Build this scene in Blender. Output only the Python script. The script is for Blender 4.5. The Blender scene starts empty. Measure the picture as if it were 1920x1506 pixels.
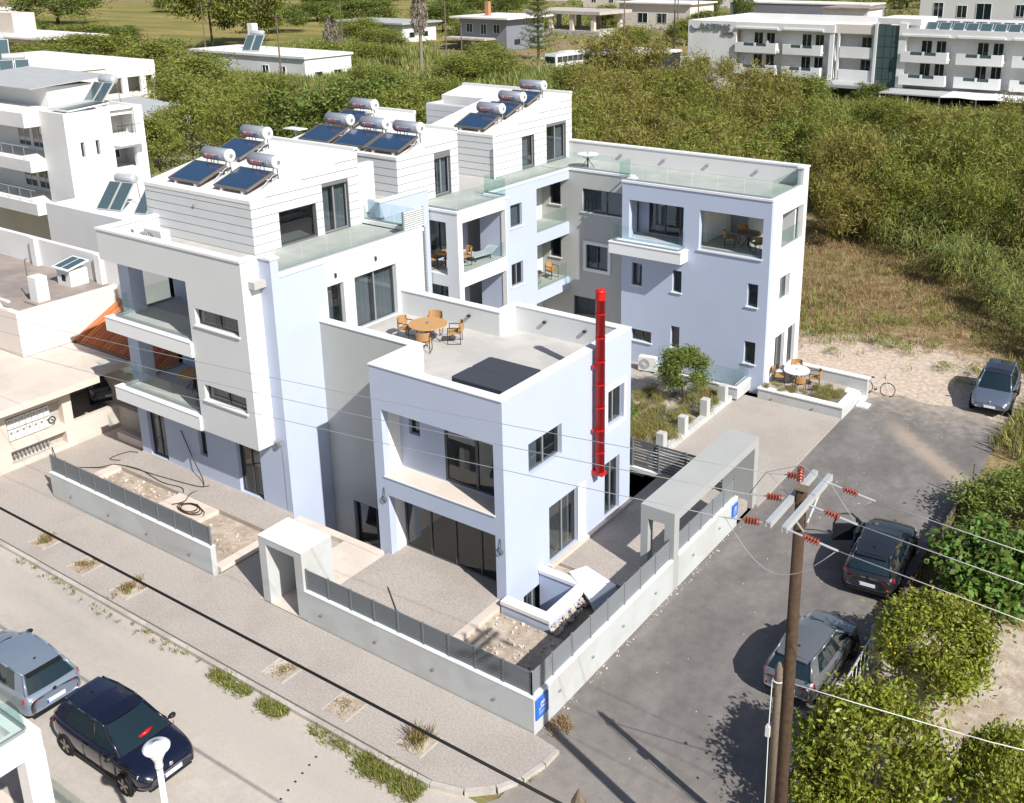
import bpy, math, random
import numpy as np
from mathutils import Vector, Matrix
random.seed(7)
RNG = np.random.default_rng(11)
S = bpy.context.scene
COL = S.collection
R = math.radians

# ------------------------------------------------------------------ camera, sky, sun, exposure
cd = bpy.data.cameras.new('camera'); cam = bpy.data.objects.new('camera', cd); COL.objects.link(cam); S.camera = cam
CR = Vector((0.83237897, 0.55419284, -0.00394419)); CF = Vector((-0.53050283, 0.7946979, -0.29499489))
CU = CR.cross(CF).normalized(); CR = CF.cross(CU).normalized()
cam.matrix_world = Matrix(((CR.x, CU.x, -CF.x, 13.4756), (CR.y, CU.y, -CF.y, -18.1791), (CR.z, CU.z, -CF.z, 20.0), (0, 0, 0, 1)))
cd.sensor_fit = 'HORIZONTAL'; cd.sensor_width = 36.0; cd.lens = 36.0 * 1918.408 / 1920
cd.shift_x = -(1075.68 - 960) / 1920; cd.shift_y = (506.05 - 753) / 1920
cd.clip_start = 0.1; cd.clip_end = 5000

SUN_AZ, SUN_EL = -18.1, 41.3
SD = Vector((math.cos(R(SUN_EL)) * math.cos(R(SUN_AZ)), math.cos(R(SUN_EL)) * math.sin(R(SUN_AZ)), math.sin(R(SUN_EL))))
W = bpy.data.worlds.new('World'); S.world = W; W.use_nodes = True
nt = W.node_tree; bg = nt.nodes['Background']; sky = nt.nodes.new('ShaderNodeTexSky')
sky.sky_type = 'NISHITA'; sky.sun_disc = False; sky.sun_elevation = R(SUN_EL); sky.sun_rotation = R(108.1)
sky.altitude = 50; sky.air_density = 1.0; sky.dust_density = 1.2; sky.ozone_density = 1.0
nt.links.new(sky.outputs[0], bg.inputs[0]); bg.inputs[1].default_value = 0.08
sl = bpy.data.lights.new('sun', 'SUN'); sl.energy = 5.0; sl.angle = R(0.53); sl.color = (1.0, 0.97, 0.92)
sun = bpy.data.objects.new('sun', sl); COL.objects.link(sun); sun.rotation_euler = SD.to_track_quat('Z', 'Y').to_euler()
sun.location = (40, -20, 60)
S.view_settings.view_transform = 'Standard'; S.view_settings.look = 'None'
S.view_settings.gamma = 1.0; S.view_settings.use_curve_mapping = False; S.view_settings.exposure = 0.30
S.render.engine = 'CYCLES'
S.cycles.max_bounces = 8; S.cycles.diffuse_bounces = 3; S.cycles.glossy_bounces = 3
S.cycles.transmission_bounces = 4; S.cycles.transparent_max_bounces = 12; S.cycles.caustics_reflective = False; S.cycles.caustics_refractive = False
try:
    S.cycles.use_denoising = True; S.cycles.denoiser = 'OPENIMAGEDENOISE'
except Exception: pass

# ------------------------------------------------------------------ materials
MAT = {}
def M(name, col, rough=0.85, spec=0.3, metal=0.0, var=0.0, vscale=1.5, bump=0.0, bscale=40.0, dirt=None, coat=0.0, second=None, sfac=(0.45, 0.6), sscale=0.4, island=0.0, trans=0.0):
    m = bpy.data.materials.new(name); m.use_nodes = True; n = m.node_tree.nodes; l = m.node_tree.links
    p = n['Principled BSDF']; p.inputs['Roughness'].default_value = rough; p.inputs['Metallic'].default_value = metal
    p.inputs['Specular IOR Level'].default_value = spec
    if coat: p.inputs['Coat Weight'].default_value = coat; p.inputs['Coat Roughness'].default_value = 0.03
    c = (*col, 1.0); p.inputs['Base Color'].default_value = c
    out = None
    if var or second or bump:
        tc = n.new('ShaderNodeTexCoord')
    if second:
        nz = n.new('ShaderNodeTexNoise'); nz.inputs['Scale'].default_value = sscale; nz.inputs['Detail'].default_value = 6; nz.inputs['Roughness'].default_value = 0.62
        l.new(tc.outputs['Object'], nz.inputs['Vector'])
        mr = n.new('ShaderNodeMapRange'); mr.inputs[1].default_value = sfac[0]; mr.inputs[2].default_value = sfac[1]; mr.interpolation_type = 'SMOOTHSTEP'
        l.new(nz.outputs[0], mr.inputs[0])
        mx = n.new('ShaderNodeMix'); mx.data_type = 'RGBA'; mx.inputs[6].default_value = c; mx.inputs[7].default_value = (*second, 1)
        l.new(mr.outputs[0], mx.inputs[0]); out = mx.outputs[2]
    if var:
        nz = n.new('ShaderNodeTexNoise'); nz.inputs['Scale'].default_value = vscale; nz.inputs['Detail'].default_value = 8; nz.inputs['Roughness'].default_value = 0.65
        l.new(tc.outputs['Object'], nz.inputs['Vector'])
        mr = n.new('ShaderNodeMapRange'); mr.inputs[1].default_value = 0.25; mr.inputs[2].default_value = 0.75; mr.inputs[3].default_value = 1 - var; mr.inputs[4].default_value = 1 + var
        l.new(nz.outputs[0], mr.inputs[0])
        hs = n.new('ShaderNodeHueSaturation'); l.new(mr.outputs[0], hs.inputs['Value'])
        if out: l.new(out, hs.inputs['Color'])
        else: hs.inputs['Color'].default_value = c
        out = hs.outputs[0]
    if island:
        ge = n.new('ShaderNodeNewGeometry'); mr = n.new('ShaderNodeMapRange'); mr.inputs[3].default_value = 1 - island; mr.inputs[4].default_value = 1 + island
        l.new(ge.outputs['Random Per Island'], mr.inputs[0])
        hs = n.new('ShaderNodeHueSaturation'); l.new(mr.outputs[0], hs.inputs['Value'])
        m2 = n.new('ShaderNodeMapRange'); m2.inputs[3].default_value = 0.5 - island * 0.09; m2.inputs[4].default_value = 0.5 + island * 0.05
        l.new(ge.outputs['Random Per Island'], m2.inputs[0]); l.new(m2.outputs[0], hs.inputs['Hue'])
        if out: l.new(out, hs.inputs['Color'])
        else: hs.inputs['Color'].default_value = c
        out = hs.outputs[0]
    if out: l.new(out, p.inputs['Base Color'])
    if bump:
        nz = n.new('ShaderNodeTexNoise'); nz.inputs['Scale'].default_value = bscale; nz.inputs['Detail'].default_value = 4
        l.new(tc.outputs['Object'], nz.inputs['Vector'])
        b = n.new('ShaderNodeBump'); b.inputs['Strength'].default_value = bump; b.inputs['Distance'].default_value = 0.02
        l.new(nz.outputs[0], b.inputs['Height']); l.new(b.outputs[0], p.inputs['Normal'])
    if trans:
        t = n.new('ShaderNodeBsdfTranslucent'); mix = n.new('ShaderNodeMixShader'); mix.inputs[0].default_value = trans
        if out: l.new(out, t.inputs[0])
        else: t.inputs[0].default_value = c
        l.new(p.outputs[0], mix.inputs[1]); l.new(t.outputs[0], mix.inputs[2]); l.new(mix.outputs[0], n['Material Output'].inputs[0])
    MAT[name] = m; return m

def glass(name, tint, base=0.05, rough=0.02, gain=1.0):
    m = bpy.data.materials.new(name); m.use_nodes = True; n = m.node_tree.nodes; l = m.node_tree.links
    n.remove(n['Principled BSDF'])
    tr = n.new('ShaderNodeBsdfTransparent'); tr.inputs[0].default_value = (*tint, 1)
    gl = n.new('ShaderNodeBsdfGlossy'); gl.inputs['Roughness'].default_value = rough
    fr = n.new('ShaderNodeLayerWeight'); fr.inputs[0].default_value = 0.5
    pw = n.new('ShaderNodeMath'); pw.operation = 'POWER'; pw.inputs[1].default_value = 4.0; l.new(fr.outputs['Facing'], pw.inputs[0])
    ma = n.new('ShaderNodeMath'); ma.operation = 'MULTIPLY_ADD'; ma.inputs[1].default_value = gain; ma.inputs[2].default_value = base; ma.use_clamp = True
    mx = n.new('ShaderNodeMixShader'); l.new(pw.outputs[0], ma.inputs[0]); l.new(ma.outputs[0], mx.inputs[0]); l.new(tr.outputs[0], mx.inputs[1]); l.new(gl.outputs[0], mx.inputs[2])
    l.new(mx.outputs[0], n['Material Output'].inputs[0]); MAT[name] = m; return m

M('lavender', (0.475, 0.53, 0.66), 0.9, 0.15, var=0.035, vscale=0.6, bump=0.12, bscale=60)
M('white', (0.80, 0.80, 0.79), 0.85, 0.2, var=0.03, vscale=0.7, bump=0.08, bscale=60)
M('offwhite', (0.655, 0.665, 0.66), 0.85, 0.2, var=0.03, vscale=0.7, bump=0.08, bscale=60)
M('siding', (0.63, 0.64, 0.645), 0.8, 0.25, var=0.025, vscale=2.0)
M('joint', (0.16, 0.16, 0.16), 0.9)
M('wallgrey', (0.52, 0.535, 0.53), 0.88, 0.2, var=0.04, vscale=0.5, bump=0.12, bscale=50, second=(0.485, 0.485, 0.465), sscale=0.6)
M('courtgrey', (0.47, 0.475, 0.45), 0.9, 0.2, var=0.05, vscale=0.6, bump=0.1)
M('portal', (0.395, 0.40, 0.385), 0.9, 0.2, var=0.05, vscale=0.8, bump=0.1)
M('coping', (0.78, 0.79, 0.80), 0.7, 0.3, var=0.02)
M('roofwhite', (0.79, 0.775, 0.76), 0.9, 0.2, var=0.05, vscale=0.5, second=(0.72, 0.69, 0.65), sscale=0.35)
M('terrtile', (0.46, 0.445, 0.425), 0.75, 0.3, var=0.07, vscale=0.8, second=(0.52, 0.495, 0.465), sscale=0.7)
M('aluframe', (0.25, 0.265, 0.275), 0.45, 0.5, var=0.03)
M('darkframe', (0.06, 0.065, 0.075), 0.4, 0.5)
M('fence', (0.155, 0.17, 0.18), 0.5, 0.45, var=0.04)
M('fencelight', (0.21, 0.225, 0.235), 0.5, 0.45, var=0.04)
M('curtain', (0.55, 0.57, 0.60), 0.95, 0.1, trans=0.25)
M('curtaindark', (0.30, 0.32, 0.36), 0.95, 0.1)
M('interior', (0.55, 0.54, 0.52), 0.9)
M('floorin', (0.33, 0.30, 0.27), 0.6)
glass('pane', (0.66, 0.70, 0.715), 0.06, 0.015, 0.9)
glass('rail', (0.90, 0.95, 0.935), 0.015, 0.01, 0.45)
M('paver', (0.415, 0.372, 0.335), 0.95, 0.15, var=0.30, vscale=16.0, bump=0.4, bscale=50, second=(0.385, 0.34, 0.305), sscale=0.35)
M('concrete', (0.50, 0.465, 0.42), 0.95, 0.15, var=0.1, vscale=3.0, bump=0.2, bscale=40, second=(0.42, 0.385, 0.34), sscale=0.8)
M('plaster', (0.66, 0.575, 0.50), 0.95, 0.15, var=0.06, vscale=1.5, second=(0.60, 0.52, 0.455), sscale=0.5)
M('pinkwall', (0.74, 0.66, 0.60), 0.9, 0.15, var=0.04, vscale=0.8)
M('nwhite', (0.79, 0.785, 0.775), 0.88, 0.2, var=0.05, vscale=0.5, second=(0.72, 0.71, 0.69), sscale=0.25)
M('roofbrown', (0.34, 0.29, 0.255), 0.95, 0.15, var=0.16, vscale=1.2, second=(0.27, 0.23, 0.21), sscale=0.4)
M('rooftile', (0.50, 0.17, 0.07), 0.85, 0.2, island=0.25)
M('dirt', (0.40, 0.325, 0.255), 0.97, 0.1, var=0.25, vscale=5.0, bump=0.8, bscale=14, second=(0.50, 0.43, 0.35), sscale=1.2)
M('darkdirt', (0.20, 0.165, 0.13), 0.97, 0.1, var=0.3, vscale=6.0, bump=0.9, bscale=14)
M('rubble', (0.52, 0.46, 0.40), 0.95, 0.1, island=0.35)
M('red', (0.56, 0.010, 0.009), 0.35, 0.5)
M('wood', (0.50, 0.285, 0.12), 0.7, 0.3, var=0.15, vscale=8)
M('rattan', (0.42, 0.235, 0.095), 0.75, 0.3, var=0.2, vscale=20)
M('blackmetal', (0.03, 0.032, 0.036), 0.5, 0.4)
M('greymetal', (0.42, 0.43, 0.44), 0.4, 0.5, metal=0.6)
M('tank', (0.24, 0.255, 0.295), 0.5, 0.4, metal=0.15, var=0.03)
M('tankcap', (0.66, 0.66, 0.65), 0.5, 0.4)
M('labelwhite', (0.8, 0.8, 0.8), 0.5)
M('printred', (0.55, 0.03, 0.03), 0.5)
M('printblue', (0.02, 0.05, 0.30), 0.5)
M('absorber', (0.022, 0.055, 0.115), 0.14, 0.8, var=0.06, vscale=1.0, coat=0.6)
M('absorbgreen', (0.07, 0.11, 0.12), 0.14, 0.8, coat=0.6)
M('collframe', (0.20, 0.165, 0.135), 0.5, 0.5, metal=0.3)
M('spa', (0.050, 0.056, 0.072), 0.8, 0.3, var=0.25, vscale=30, bump=0.3, bscale=30)
M('signblue', (0.028, 0.16, 0.62), 0.45, 0.5)
M('polewood', (0.075, 0.048, 0.032), 0.9, 0.15, var=0.35, vscale=9, bump=0.4, bscale=30)
M('oldwood', (0.17, 0.135, 0.10), 0.9, 0.15, var=0.3, vscale=12, bump=0.4)
M('galv', (0.56, 0.575, 0.58), 0.5, 0.5, metal=0.35, var=0.06, vscale=5)
M('porcelain', (0.27, 0.045, 0.025), 0.22, 0.6)
M('wire', (0.30, 0.31, 0.32), 0.6, 0.4)
M('wirewhite', (0.72, 0.72, 0.70), 0.6)
M('cable', (0.012, 0.012, 0.013), 0.7, 0.2)
M('tyre', (0.018, 0.018, 0.018), 0.85, 0.2)
M('rim', (0.30, 0.28, 0.26), 0.35, 0.6, metal=0.7)
M('rimdark', (0.06, 0.06, 0.065), 0.4, 0.5, metal=0.5)
M('carglass', (0.010, 0.022, 0.028), 0.05, 0.7, coat=0.8)
M('blacktrim', (0.015, 0.015, 0.016), 0.5, 0.3)
M('paintblack', (0.006, 0.0075, 0.022), 0.22, 0.5, coat=1.0)
M('paintgrey', (0.20, 0.245, 0.31), 0.3, 0.5, metal=0.15, coat=0.9)
M('paintsuv', (0.17, 0.205, 0.27), 0.28, 0.5, metal=0.5, coat=1.0)
M('paintdark', (0.020, 0.022, 0.028), 0.3, 0.5, metal=0.2, coat=0.9)
M('paintsilver', (0.21, 0.22, 0.235), 0.32, 0.5, metal=0.5, coat=0.8)
M('paintwhite', (0.70, 0.70, 0.70), 0.35, 0.5, coat=0.6)
M('taillight', (0.30, 0.008, 0.012), 0.15, 0.6, coat=0.8)
M('headlight', (0.50, 0.52, 0.55), 0.1, 0.7, coat=1.0)
M('plate', (0.78, 0.79, 0.80), 0.4)
M('euband', (0.02, 0.08, 0.5), 0.4)
M('acwhite', (0.72, 0.71, 0.68), 0.5, 0.4)
M('bark', (0.13, 0.095, 0.065), 0.95, 0.1, var=0.25, vscale=8)
M('palmbark', (0.26, 0.22, 0.18), 0.95, 0.1, var=0.25, vscale=8)
M('lemonleaf', (0.250, 0.285, 0.035), 0.45, 0.45, island=0.55, trans=0.35)
M('figleaf', (0.120, 0.200, 0.035), 0.5, 0.4, island=0.50, trans=0.30)
M('oliveleaf', (0.170, 0.220, 0.045), 0.6, 0.3, island=0.50, trans=0.33)
M('tamarisk', (0.270, 0.275, 0.060), 0.7, 0.2, island=0.50, trans=0.38)
M('tamariskbrown', (0.290, 0.235, 0.075), 0.7, 0.2, island=0.45, trans=0.38)
M('darktree', (0.115, 0.150, 0.036), 0.7, 0.2, island=0.50, trans=0.30)
M('greentree', (0.190, 0.250, 0.050), 0.65, 0.25, island=0.50, trans=0.35)
M('reedleaf', (0.250, 0.300, 0.085), 0.6, 0.3, island=0.50, trans=0.38)
M('reedyellow', (0.340, 0.325, 0.110), 0.7, 0.2, island=0.45, trans=0.38)
M('drygrass', (0.370, 0.265, 0.135), 0.9, 0.1, island=0.45, trans=0.35)
M('greengrass', (0.250, 0.285, 0.070), 0.8, 0.2, island=0.50, trans=0.35)
M('brownweed', (0.310, 0.225, 0.110), 0.9, 0.1, island=0.45, trans=0.30)
M('yellowfruit', (0.62, 0.42, 0.03), 0.5, 0.4)
M('lavbush', (0.220, 0.260, 0.220), 0.8, 0.2, island=0.40, trans=0.25)
M('jeans', (0.05, 0.10, 0.23), 0.9)
M('skin', (0.42, 0.23, 0.15), 0.6)
M('shirt', (0.55, 0.50, 0.45), 0.9)
M('terracotta', (0.42, 0.20, 0.12), 0.9, var=0.1)
M('greentarp', (0.05, 0.16, 0.06), 0.8, var=0.2, vscale=2)
M('corrugated', (0.42, 0.43, 0.43), 0.7, 0.3, var=0.12, vscale=1.5)
M('darkvoid', (0.02, 0.02, 0.022), 0.9)

# ------------------------------------------------------------------ mesh helpers
class MB:
    def __init__(s): s.v = []; s.f = []; s.mi = []; s.m = 0; s.T = None
    def av(s, p):
        if s.T is not None: p = s.T @ Vector(p)
        s.v.append((p[0], p[1], p[2])); return len(s.v) - 1
    def face(s, pts):
        s.f.append([s.av(p) for p in pts]); s.mi.append(s.m); return s
    def box(s, x0, y0, z0, x1, y1, z1):
        if x0 > x1: x0, x1 = x1, x0
        if y0 > y1: y0, y1 = y1, y0
        if z0 > z1: z0, z1 = z1, z0
        i = [s.av(p) for p in ((x0, y0, z0), (x1, y0, z0), (x1, y1, z0), (x0, y1, z0), (x0, y0, z1), (x1, y0, z1), (x1, y1, z1), (x0, y1, z1))]
        for q in ((0, 3, 2, 1), (4, 5, 6, 7), (0, 1, 5, 4), (1, 2, 6, 5), (2, 3, 7, 6), (3, 0, 4, 7)):
            s.f.append([i[k] for k in q]); s.mi.append(s.m)
        return s
    def prism(s, pts, z0, z1):        # counter-clockwise outline in xy
        n = len(pts); a = [s.av((p[0], p[1], z0)) for p in pts]; b = [s.av((p[0], p[1], z1)) for p in pts]
        s.f.append(a[::-1]); s.f.append(b); s.mi += [s.m] * 2
        for k in range(n):
            j = (k + 1) % n; s.f.append([a[k], a[j], b[j], b[k]]); s.mi.append(s.m)
        return s
    def extr(s, pts, d):              # planar 3d outline extruded by vector d
        n = len(pts); a = [s.av(p) for p in pts]; b = [s.av((p[0] + d[0], p[1] + d[1], p[2] + d[2])) for p in pts]
        s.f.append(a); s.f.append(b[::-1]); s.mi += [s.m] * 2
        for k in range(n):
            j = (k + 1) % n; s.f.append([a[j], a[k], b[k], b[j]]); s.mi.append(s.m)
        return s
    def tube(s, pts, r, n=6, caps=True):
        pts = [Vector(p) for p in pts]; rr = r if isinstance(r, (list, tuple)) else [r] * len(pts); rings = []
        for i, p in enumerate(pts):
            d = (pts[min(i + 1, len(pts) - 1)] - pts[max(i - 1, 0)]).normalized()
            a = Vector((0, 0, 1)) if abs(d.z) < 0.9 else Vector((1, 0, 0))
            u = d.cross(a).normalized(); w = d.cross(u)
            rings.append([s.av(p + (u * math.cos(2 * math.pi * k / n) + w * math.sin(2 * math.pi * k / n)) * rr[i]) for k in range(n)])
        for i in range(len(pts) - 1):
            for k in range(n):
                j = (k + 1) % n; s.f.append([rings[i][k], rings[i + 1][k], rings[i + 1][j], rings[i][j]]); s.mi.append(s.m)
        if caps: s.f.append(rings[0][:]); s.f.append(rings[-1][::-1]); s.mi += [s.m] * 2
        return s
    def lathe(s, prof, n=16, origin=(0, 0, 0), axis='z'):
        rings = []
        for r, h in prof:
            ring = []
            for k in range(n):
                c, q = math.cos(2 * math.pi * k / n) * r, math.sin(2 * math.pi * k / n) * r
                p = {'z': (c, q, h), 'x': (h, c, q), 'y': (q, h, c)}[axis]
                ring.append(s.av((p[0] + origin[0], p[1] + origin[1], p[2] + origin[2])))
            rings.append(ring)
        for i in range(len(prof) - 1):
            for k in range(n):
                j = (k + 1) % n; s.f.append([rings[i][k], rings[i][j], rings[i + 1][j], rings[i + 1][k]]); s.mi.append(s.m)
        s.f.append(rings[0][::-1]); s.f.append(rings[-1][:]); s.mi += [s.m] * 2
        return s
    def build(s, name, mat, parent=None, smooth=False, auto=None):
        me = bpy.data.meshes.new(name); me.from_pydata(s.v, [], s.f)
        mats = mat if isinstance(mat, (list, tuple)) else [mat]
        for m in mats: me.materials.append(MAT[m])
        if len(mats) > 1: me.polygons.foreach_set('material_index', s.mi)
        if smooth: me.polygons.foreach_set('use_smooth', [True] * len(me.polygons))
        me.update()
        o = bpy.data.objects.new(name, me); COL.objects.link(o)
        if parent is not None: attach(o, parent)
        return o
def attach(o, parent):
    o.parent = parent
    L = parent.get('_L')
    if L is not None: o.matrix_parent_inverse = Matrix.Translation((-L[0], -L[1], -L[2]))
def tag(o, label, cat, group=None, kind=None):
    if label: o['label'] = label
    if cat: o['category'] = cat
    if group: o['group'] = group
    if kind: o['kind'] = kind
    return o
def thing(name, label, cat, loc=(0, 0, 0), group=None, world=True, rz=0.0):
    o = bpy.data.objects.new(name, None); COL.objects.link(o); o.location = loc; o.rotation_euler = (0, 0, rz); o.empty_display_size = 0.2
    tag(o, label, cat, group)
    if world: o['_L'] = tuple(loc)
    return o
def copy_tree(o, parent=None):
    c = o.copy(); COL.objects.link(c)
    if parent is not None: c.parent = parent
    for ch in o.children: copy_tree(ch, c)
    return c
def struct(name, mb, mat, parent=None):
    o = mb.build(name, mat, parent)
    if parent is None: o['kind'] = 'structure'
    return o
def npmesh(name, verts, faces, mat, parent=None, mi=None):
    me = bpy.data.meshes.new(name); nv, nf = len(verts), len(faces); k = faces.shape[1]
    me.vertices.add(nv); me.vertices.foreach_set('co', np.ascontiguousarray(verts, dtype=np.float32).ravel())
    me.loops.add(nf * k); me.loops.foreach_set('vertex_index', np.ascontiguousarray(faces, dtype=np.int32).ravel())
    me.polygons.add(nf); me.polygons.foreach_set('loop_start', np.arange(0, nf * k, k, dtype=np.int32))
    mats = mat if isinstance(mat, (list, tuple)) else [mat]
    for m in mats: me.materials.append(MAT[m])
    if mi is not None: me.polygons.foreach_set('material_index', mi.astype(np.int32))
    me.update(calc_edges=True)
    if name is None: return me
    o = bpy.data.objects.new(name, me); COL.objects.link(o)
    if parent is not None: attach(o, parent)
    return o
def ab(axis, c, sgn):
    """map (u, d, z) on a wall plane to world; d = metres outwards"""
    if axis == 'x': return lambda u, d, z: (c + sgn * d, u, z)
    return lambda u, d, z: (u, c + sgn * d, z)
def fbox(mb, F, u0, d0, z0, u1, d1, z1):
    a, b = F(u0, d0, z0), F(u1, d1, z1); mb.box(*a, *b)
def wall(parent, axis, c, sgn, u0, u1, z0, z1, holes=(), mat='white', t=0.28, name='wall'):
    """a wall slab of thickness t behind the plane, with rectangular openings (u0,u1,z0,z1)"""
    F = ab(axis, c, sgn); us = sorted({u0, u1, *[h[0] for h in holes], *[h[1] for h in holes]}); zs = sorted({z0, z1, *[h[2] for h in holes], *[h[3] for h in holes]})
    us = [u for u in us if u0 <= u <= u1]; zs = [z for z in zs if z0 <= z <= z1]
    nu, nz = len(us) - 1, len(zs) - 1
    def solid(i, k):
        if not (0 <= i < nu and 0 <= k < nz): return False
        uc, zc = (us[i] + us[i + 1]) / 2, (zs[k] + zs[k + 1]) / 2
        return not any(h[0] < uc < h[1] and h[2] < zc < h[3] for h in holes)
    mb = MB()
    for i in range(nu):
        for k in range(nz):
            if not solid(i, k): continue
            a, b, p, q = us[i], us[i + 1], zs[k], zs[k + 1]
            mb.face([F(a, 0, p), F(b, 0, p), F(b, 0, q), F(a, 0, q)]); mb.face([F(a, -t, q), F(b, -t, q), F(b, -t, p), F(a, -t, p)])
            if not solid(i - 1, k): mb.face([F(a, 0, p), F(a, 0, q), F(a, -t, q), F(a, -t, p)])
            if not solid(i + 1, k): mb.face([F(b, 0, q), F(b, 0, p), F(b, -t, p), F(b, -t, q)])
            if not solid(i, k - 1): mb.face([F(b, 0, p), F(a, 0, p), F(a, -t, p), F(b, -t, p)])
            if not solid(i, k + 1): mb.face([F(a, 0, q), F(b, 0, q), F(b, -t, q), F(a, -t, q)])
    return mb.build(name, mat, parent)
def window(parent, axis, c, sgn, u0, u1, z0, z1, n=2, recess=0.14, curtain=None, sill=False, trim=0, frame='aluframe', name='window', fw=0.055, cmat='curtain'):
    F = ab(axis, c, sgn); mb = MB(); d0, d1 = -recess - 0.06, -recess
    e = 0.004
    fbox(mb, F, u0 + e, d0, z0 + e, u1 - e, d1, z0 + fw); fbox(mb, F, u0 + e, d0, z1 - fw, u1 - e, d1, z1 - e)
    fbox(mb, F, u0 + e, d0, z0 + fw, u0 + fw, d1, z1 - fw); fbox(mb, F, u1 - fw, d0, z0 + fw, u1 - e, d1, z1 - fw)
    w = (u1 - u0 - 2 * fw) / n
    for i in range(1, n):
        um = u0 + fw + w * i; fbox(mb, F, um - fw * 0.55, d0 - 0.01, z0 + fw, um + fw * 0.55, d1 + 0.006, z1 - fw)
    o = mb.build(name, frame, parent)
    for i in range(n):
        p = MB(); fbox(p, F, u0 + fw + w * i, d0 + 0.022, z0 + fw, u0 + fw + w * (i + 1), d0 + 0.034, z1 - fw); p.build('pane', 'pane', o)
    if curtain:
        for a, b in curtain:
            ua, ub = u0 + (u1 - u0) * a, u0 + (u1 - u0) * b; k = max(6, int((ub - ua) / 0.07)); cm = MB()
            for i in range(k):
                q0, q1 = ua + (ub - ua) * i / k, ua + (ub - ua) * (i + 1) / k
                s0, s1 = 0.03 * math.sin(i * 1.9), 0.03 * math.sin((i + 1) * 1.9)
                cm.face([F(q0, d0 - 0.11 + s0, z0 + 0.02), F(q1, d0 - 0.11 + s1, z0 + 0.02), F(q1, d0 - 0.11 + s1, z1 - 0.02), F(q0, d0 - 0.11 + s0, z1 - 0.02)])
            cm.build('curtain', cmat, o, smooth=True)
    if sill:
        sm = MB(); fbox(sm, F, u0 - 0.06, -recess + 0.005, z0 - 0.05, u1 + 0.06, 0.06, z0 - 0.002); sm.build('sill', 'coping', o)
    if trim:
        tm = MB(); q = 0.05
        fbox(tm, F, u0 - trim, 0.003, z1, u1 + trim, q, z1 + trim); fbox(tm, F, u0 - trim, 0.003, z0 - trim, u1 + trim, q, z0)
        fbox(tm, F, u0 - trim, 0.003, z0, u0, q, z1); fbox(tm, F, u1, 0.003, z0, u1 + trim, q, z1); tm.build('surround', 'coping', o)
    return o
def railing(parent, pts, z0, h=0.85, pw=1.15, chan=0.07, name='railing'):
    """frameless glass railing on a dark channel: one panel object per pane"""
    ch = MB(); segs = []
    for a, b in zip(pts[:-1], pts[1:]):
        d = Vector((b[0] - a[0], b[1] - a[1])); L = d.length; d /= L; nrm = Vector((-d.y, d.x)); hw = 0.03
        ax, ay = a[0] + d.x * 0.035, a[1] + d.y * 0.035; bx, by = b[0] - d.x * 0.035, b[1] - d.y * 0.035
        ch.prism([(ax - nrm.x * hw, ay - nrm.y * hw), (ax + nrm.x * hw, ay + nrm.y * hw), (bx + nrm.x * hw, by + nrm.y * hw), (bx - nrm.x * hw, by - nrm.y * hw)][::-1], z0, z0 + chan)
        k = max(1, round(L / pw))
        for i in range(k):
            s0, s1 = L * i / k + 0.02, L * (i + 1) / k - 0.02
            segs.append(((a[0] + d.x * s0, a[1] + d.y * s0), (a[0] + d.x * s1, a[1] + d.y * s1), nrm))
    o = ch.build(name, 'aluframe', parent)
    for p, q, nrm in segs:
        g = MB(); t = 0.007
        g.prism([(p[0] + nrm.x * t, p[1] + nrm.y * t), (p[0] - nrm.x * t, p[1] - nrm.y * t), (q[0] - nrm.x * t, q[1] - nrm.y * t), (q[0] + nrm.x * t, q[1] + nrm.y * t)], z0 + chan, z0 + h)
        g.build('glass_panel', 'rail', o)
    return o
def boxpart(parent, name, mat, *b):
    o = None
    for k in range(0, len(b), 6):
        m = MB(); m.box(*b[k:k + 6]); q = m.build(name, mat, parent); o = o or q
    return o
def clip_top(poly, f):
    """clip a (u,z) polygon to z <= f(u), f linear"""
    out = []
    for i in range(len(poly)):
        a, b = poly[i], poly[(i + 1) % len(poly)]; da, db = f(a[0]) - a[1], f(b[0]) - b[1]
        if da >= 0: out.append(a)
        if (da > 0) != (db > 0) and abs(da - db) > 1e-9:
            t = da / (da - db); out.append((a[0] + (b[0] - a[0]) * t, a[1] + (b[1] - a[1]) * t))
    return out
def siding(parent, axis, c, sgn, u0, u1, z0, top, holes=(), pitch=0.345, gap=0.028, t=0.03):
    """separate horizontal boards, proud of the wall, cut round the openings and under a sloping top"""
    F = ab(axis, c, sgn); z = z0; zmax = max(top(u0), top(u1))
    while z < zmax - 0.02:
        a, b = z, min(z + pitch - gap, zmax); cuts = sorted((max(u0, h[0]), min(u1, h[1])) for h in holes if h[2] < b - 0.02 and h[3] > a + 0.02); spans = []; u = u0
        for p, q in cuts:
            if p > u + 0.01: spans.append((u, p))
            u = max(u, q)
        if u < u1 - 0.01: spans.append((u, u1))
        for p, q in spans:
            poly = clip_top([(p, a), (q, a), (q, b), (p, b)], top)
            if len(poly) < 3: continue
            ar = 0
            for i in range(len(poly)): x0_, y0_ = poly[i]; x1_, y1_ = poly[(i + 1) % len(poly)]; ar += x0_ * y1_ - x1_ * y0_
            if abs(ar) < 0.01: continue
            m = MB(); pt = [F(x, t, y) for x, y in poly]; d = Vector(F(0, 0, 0)) - Vector(F(0, t - 0.002, 0))
            m.extr(pt, d); m.build('siding_board', 'siding', parent)
        z += pitch
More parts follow.
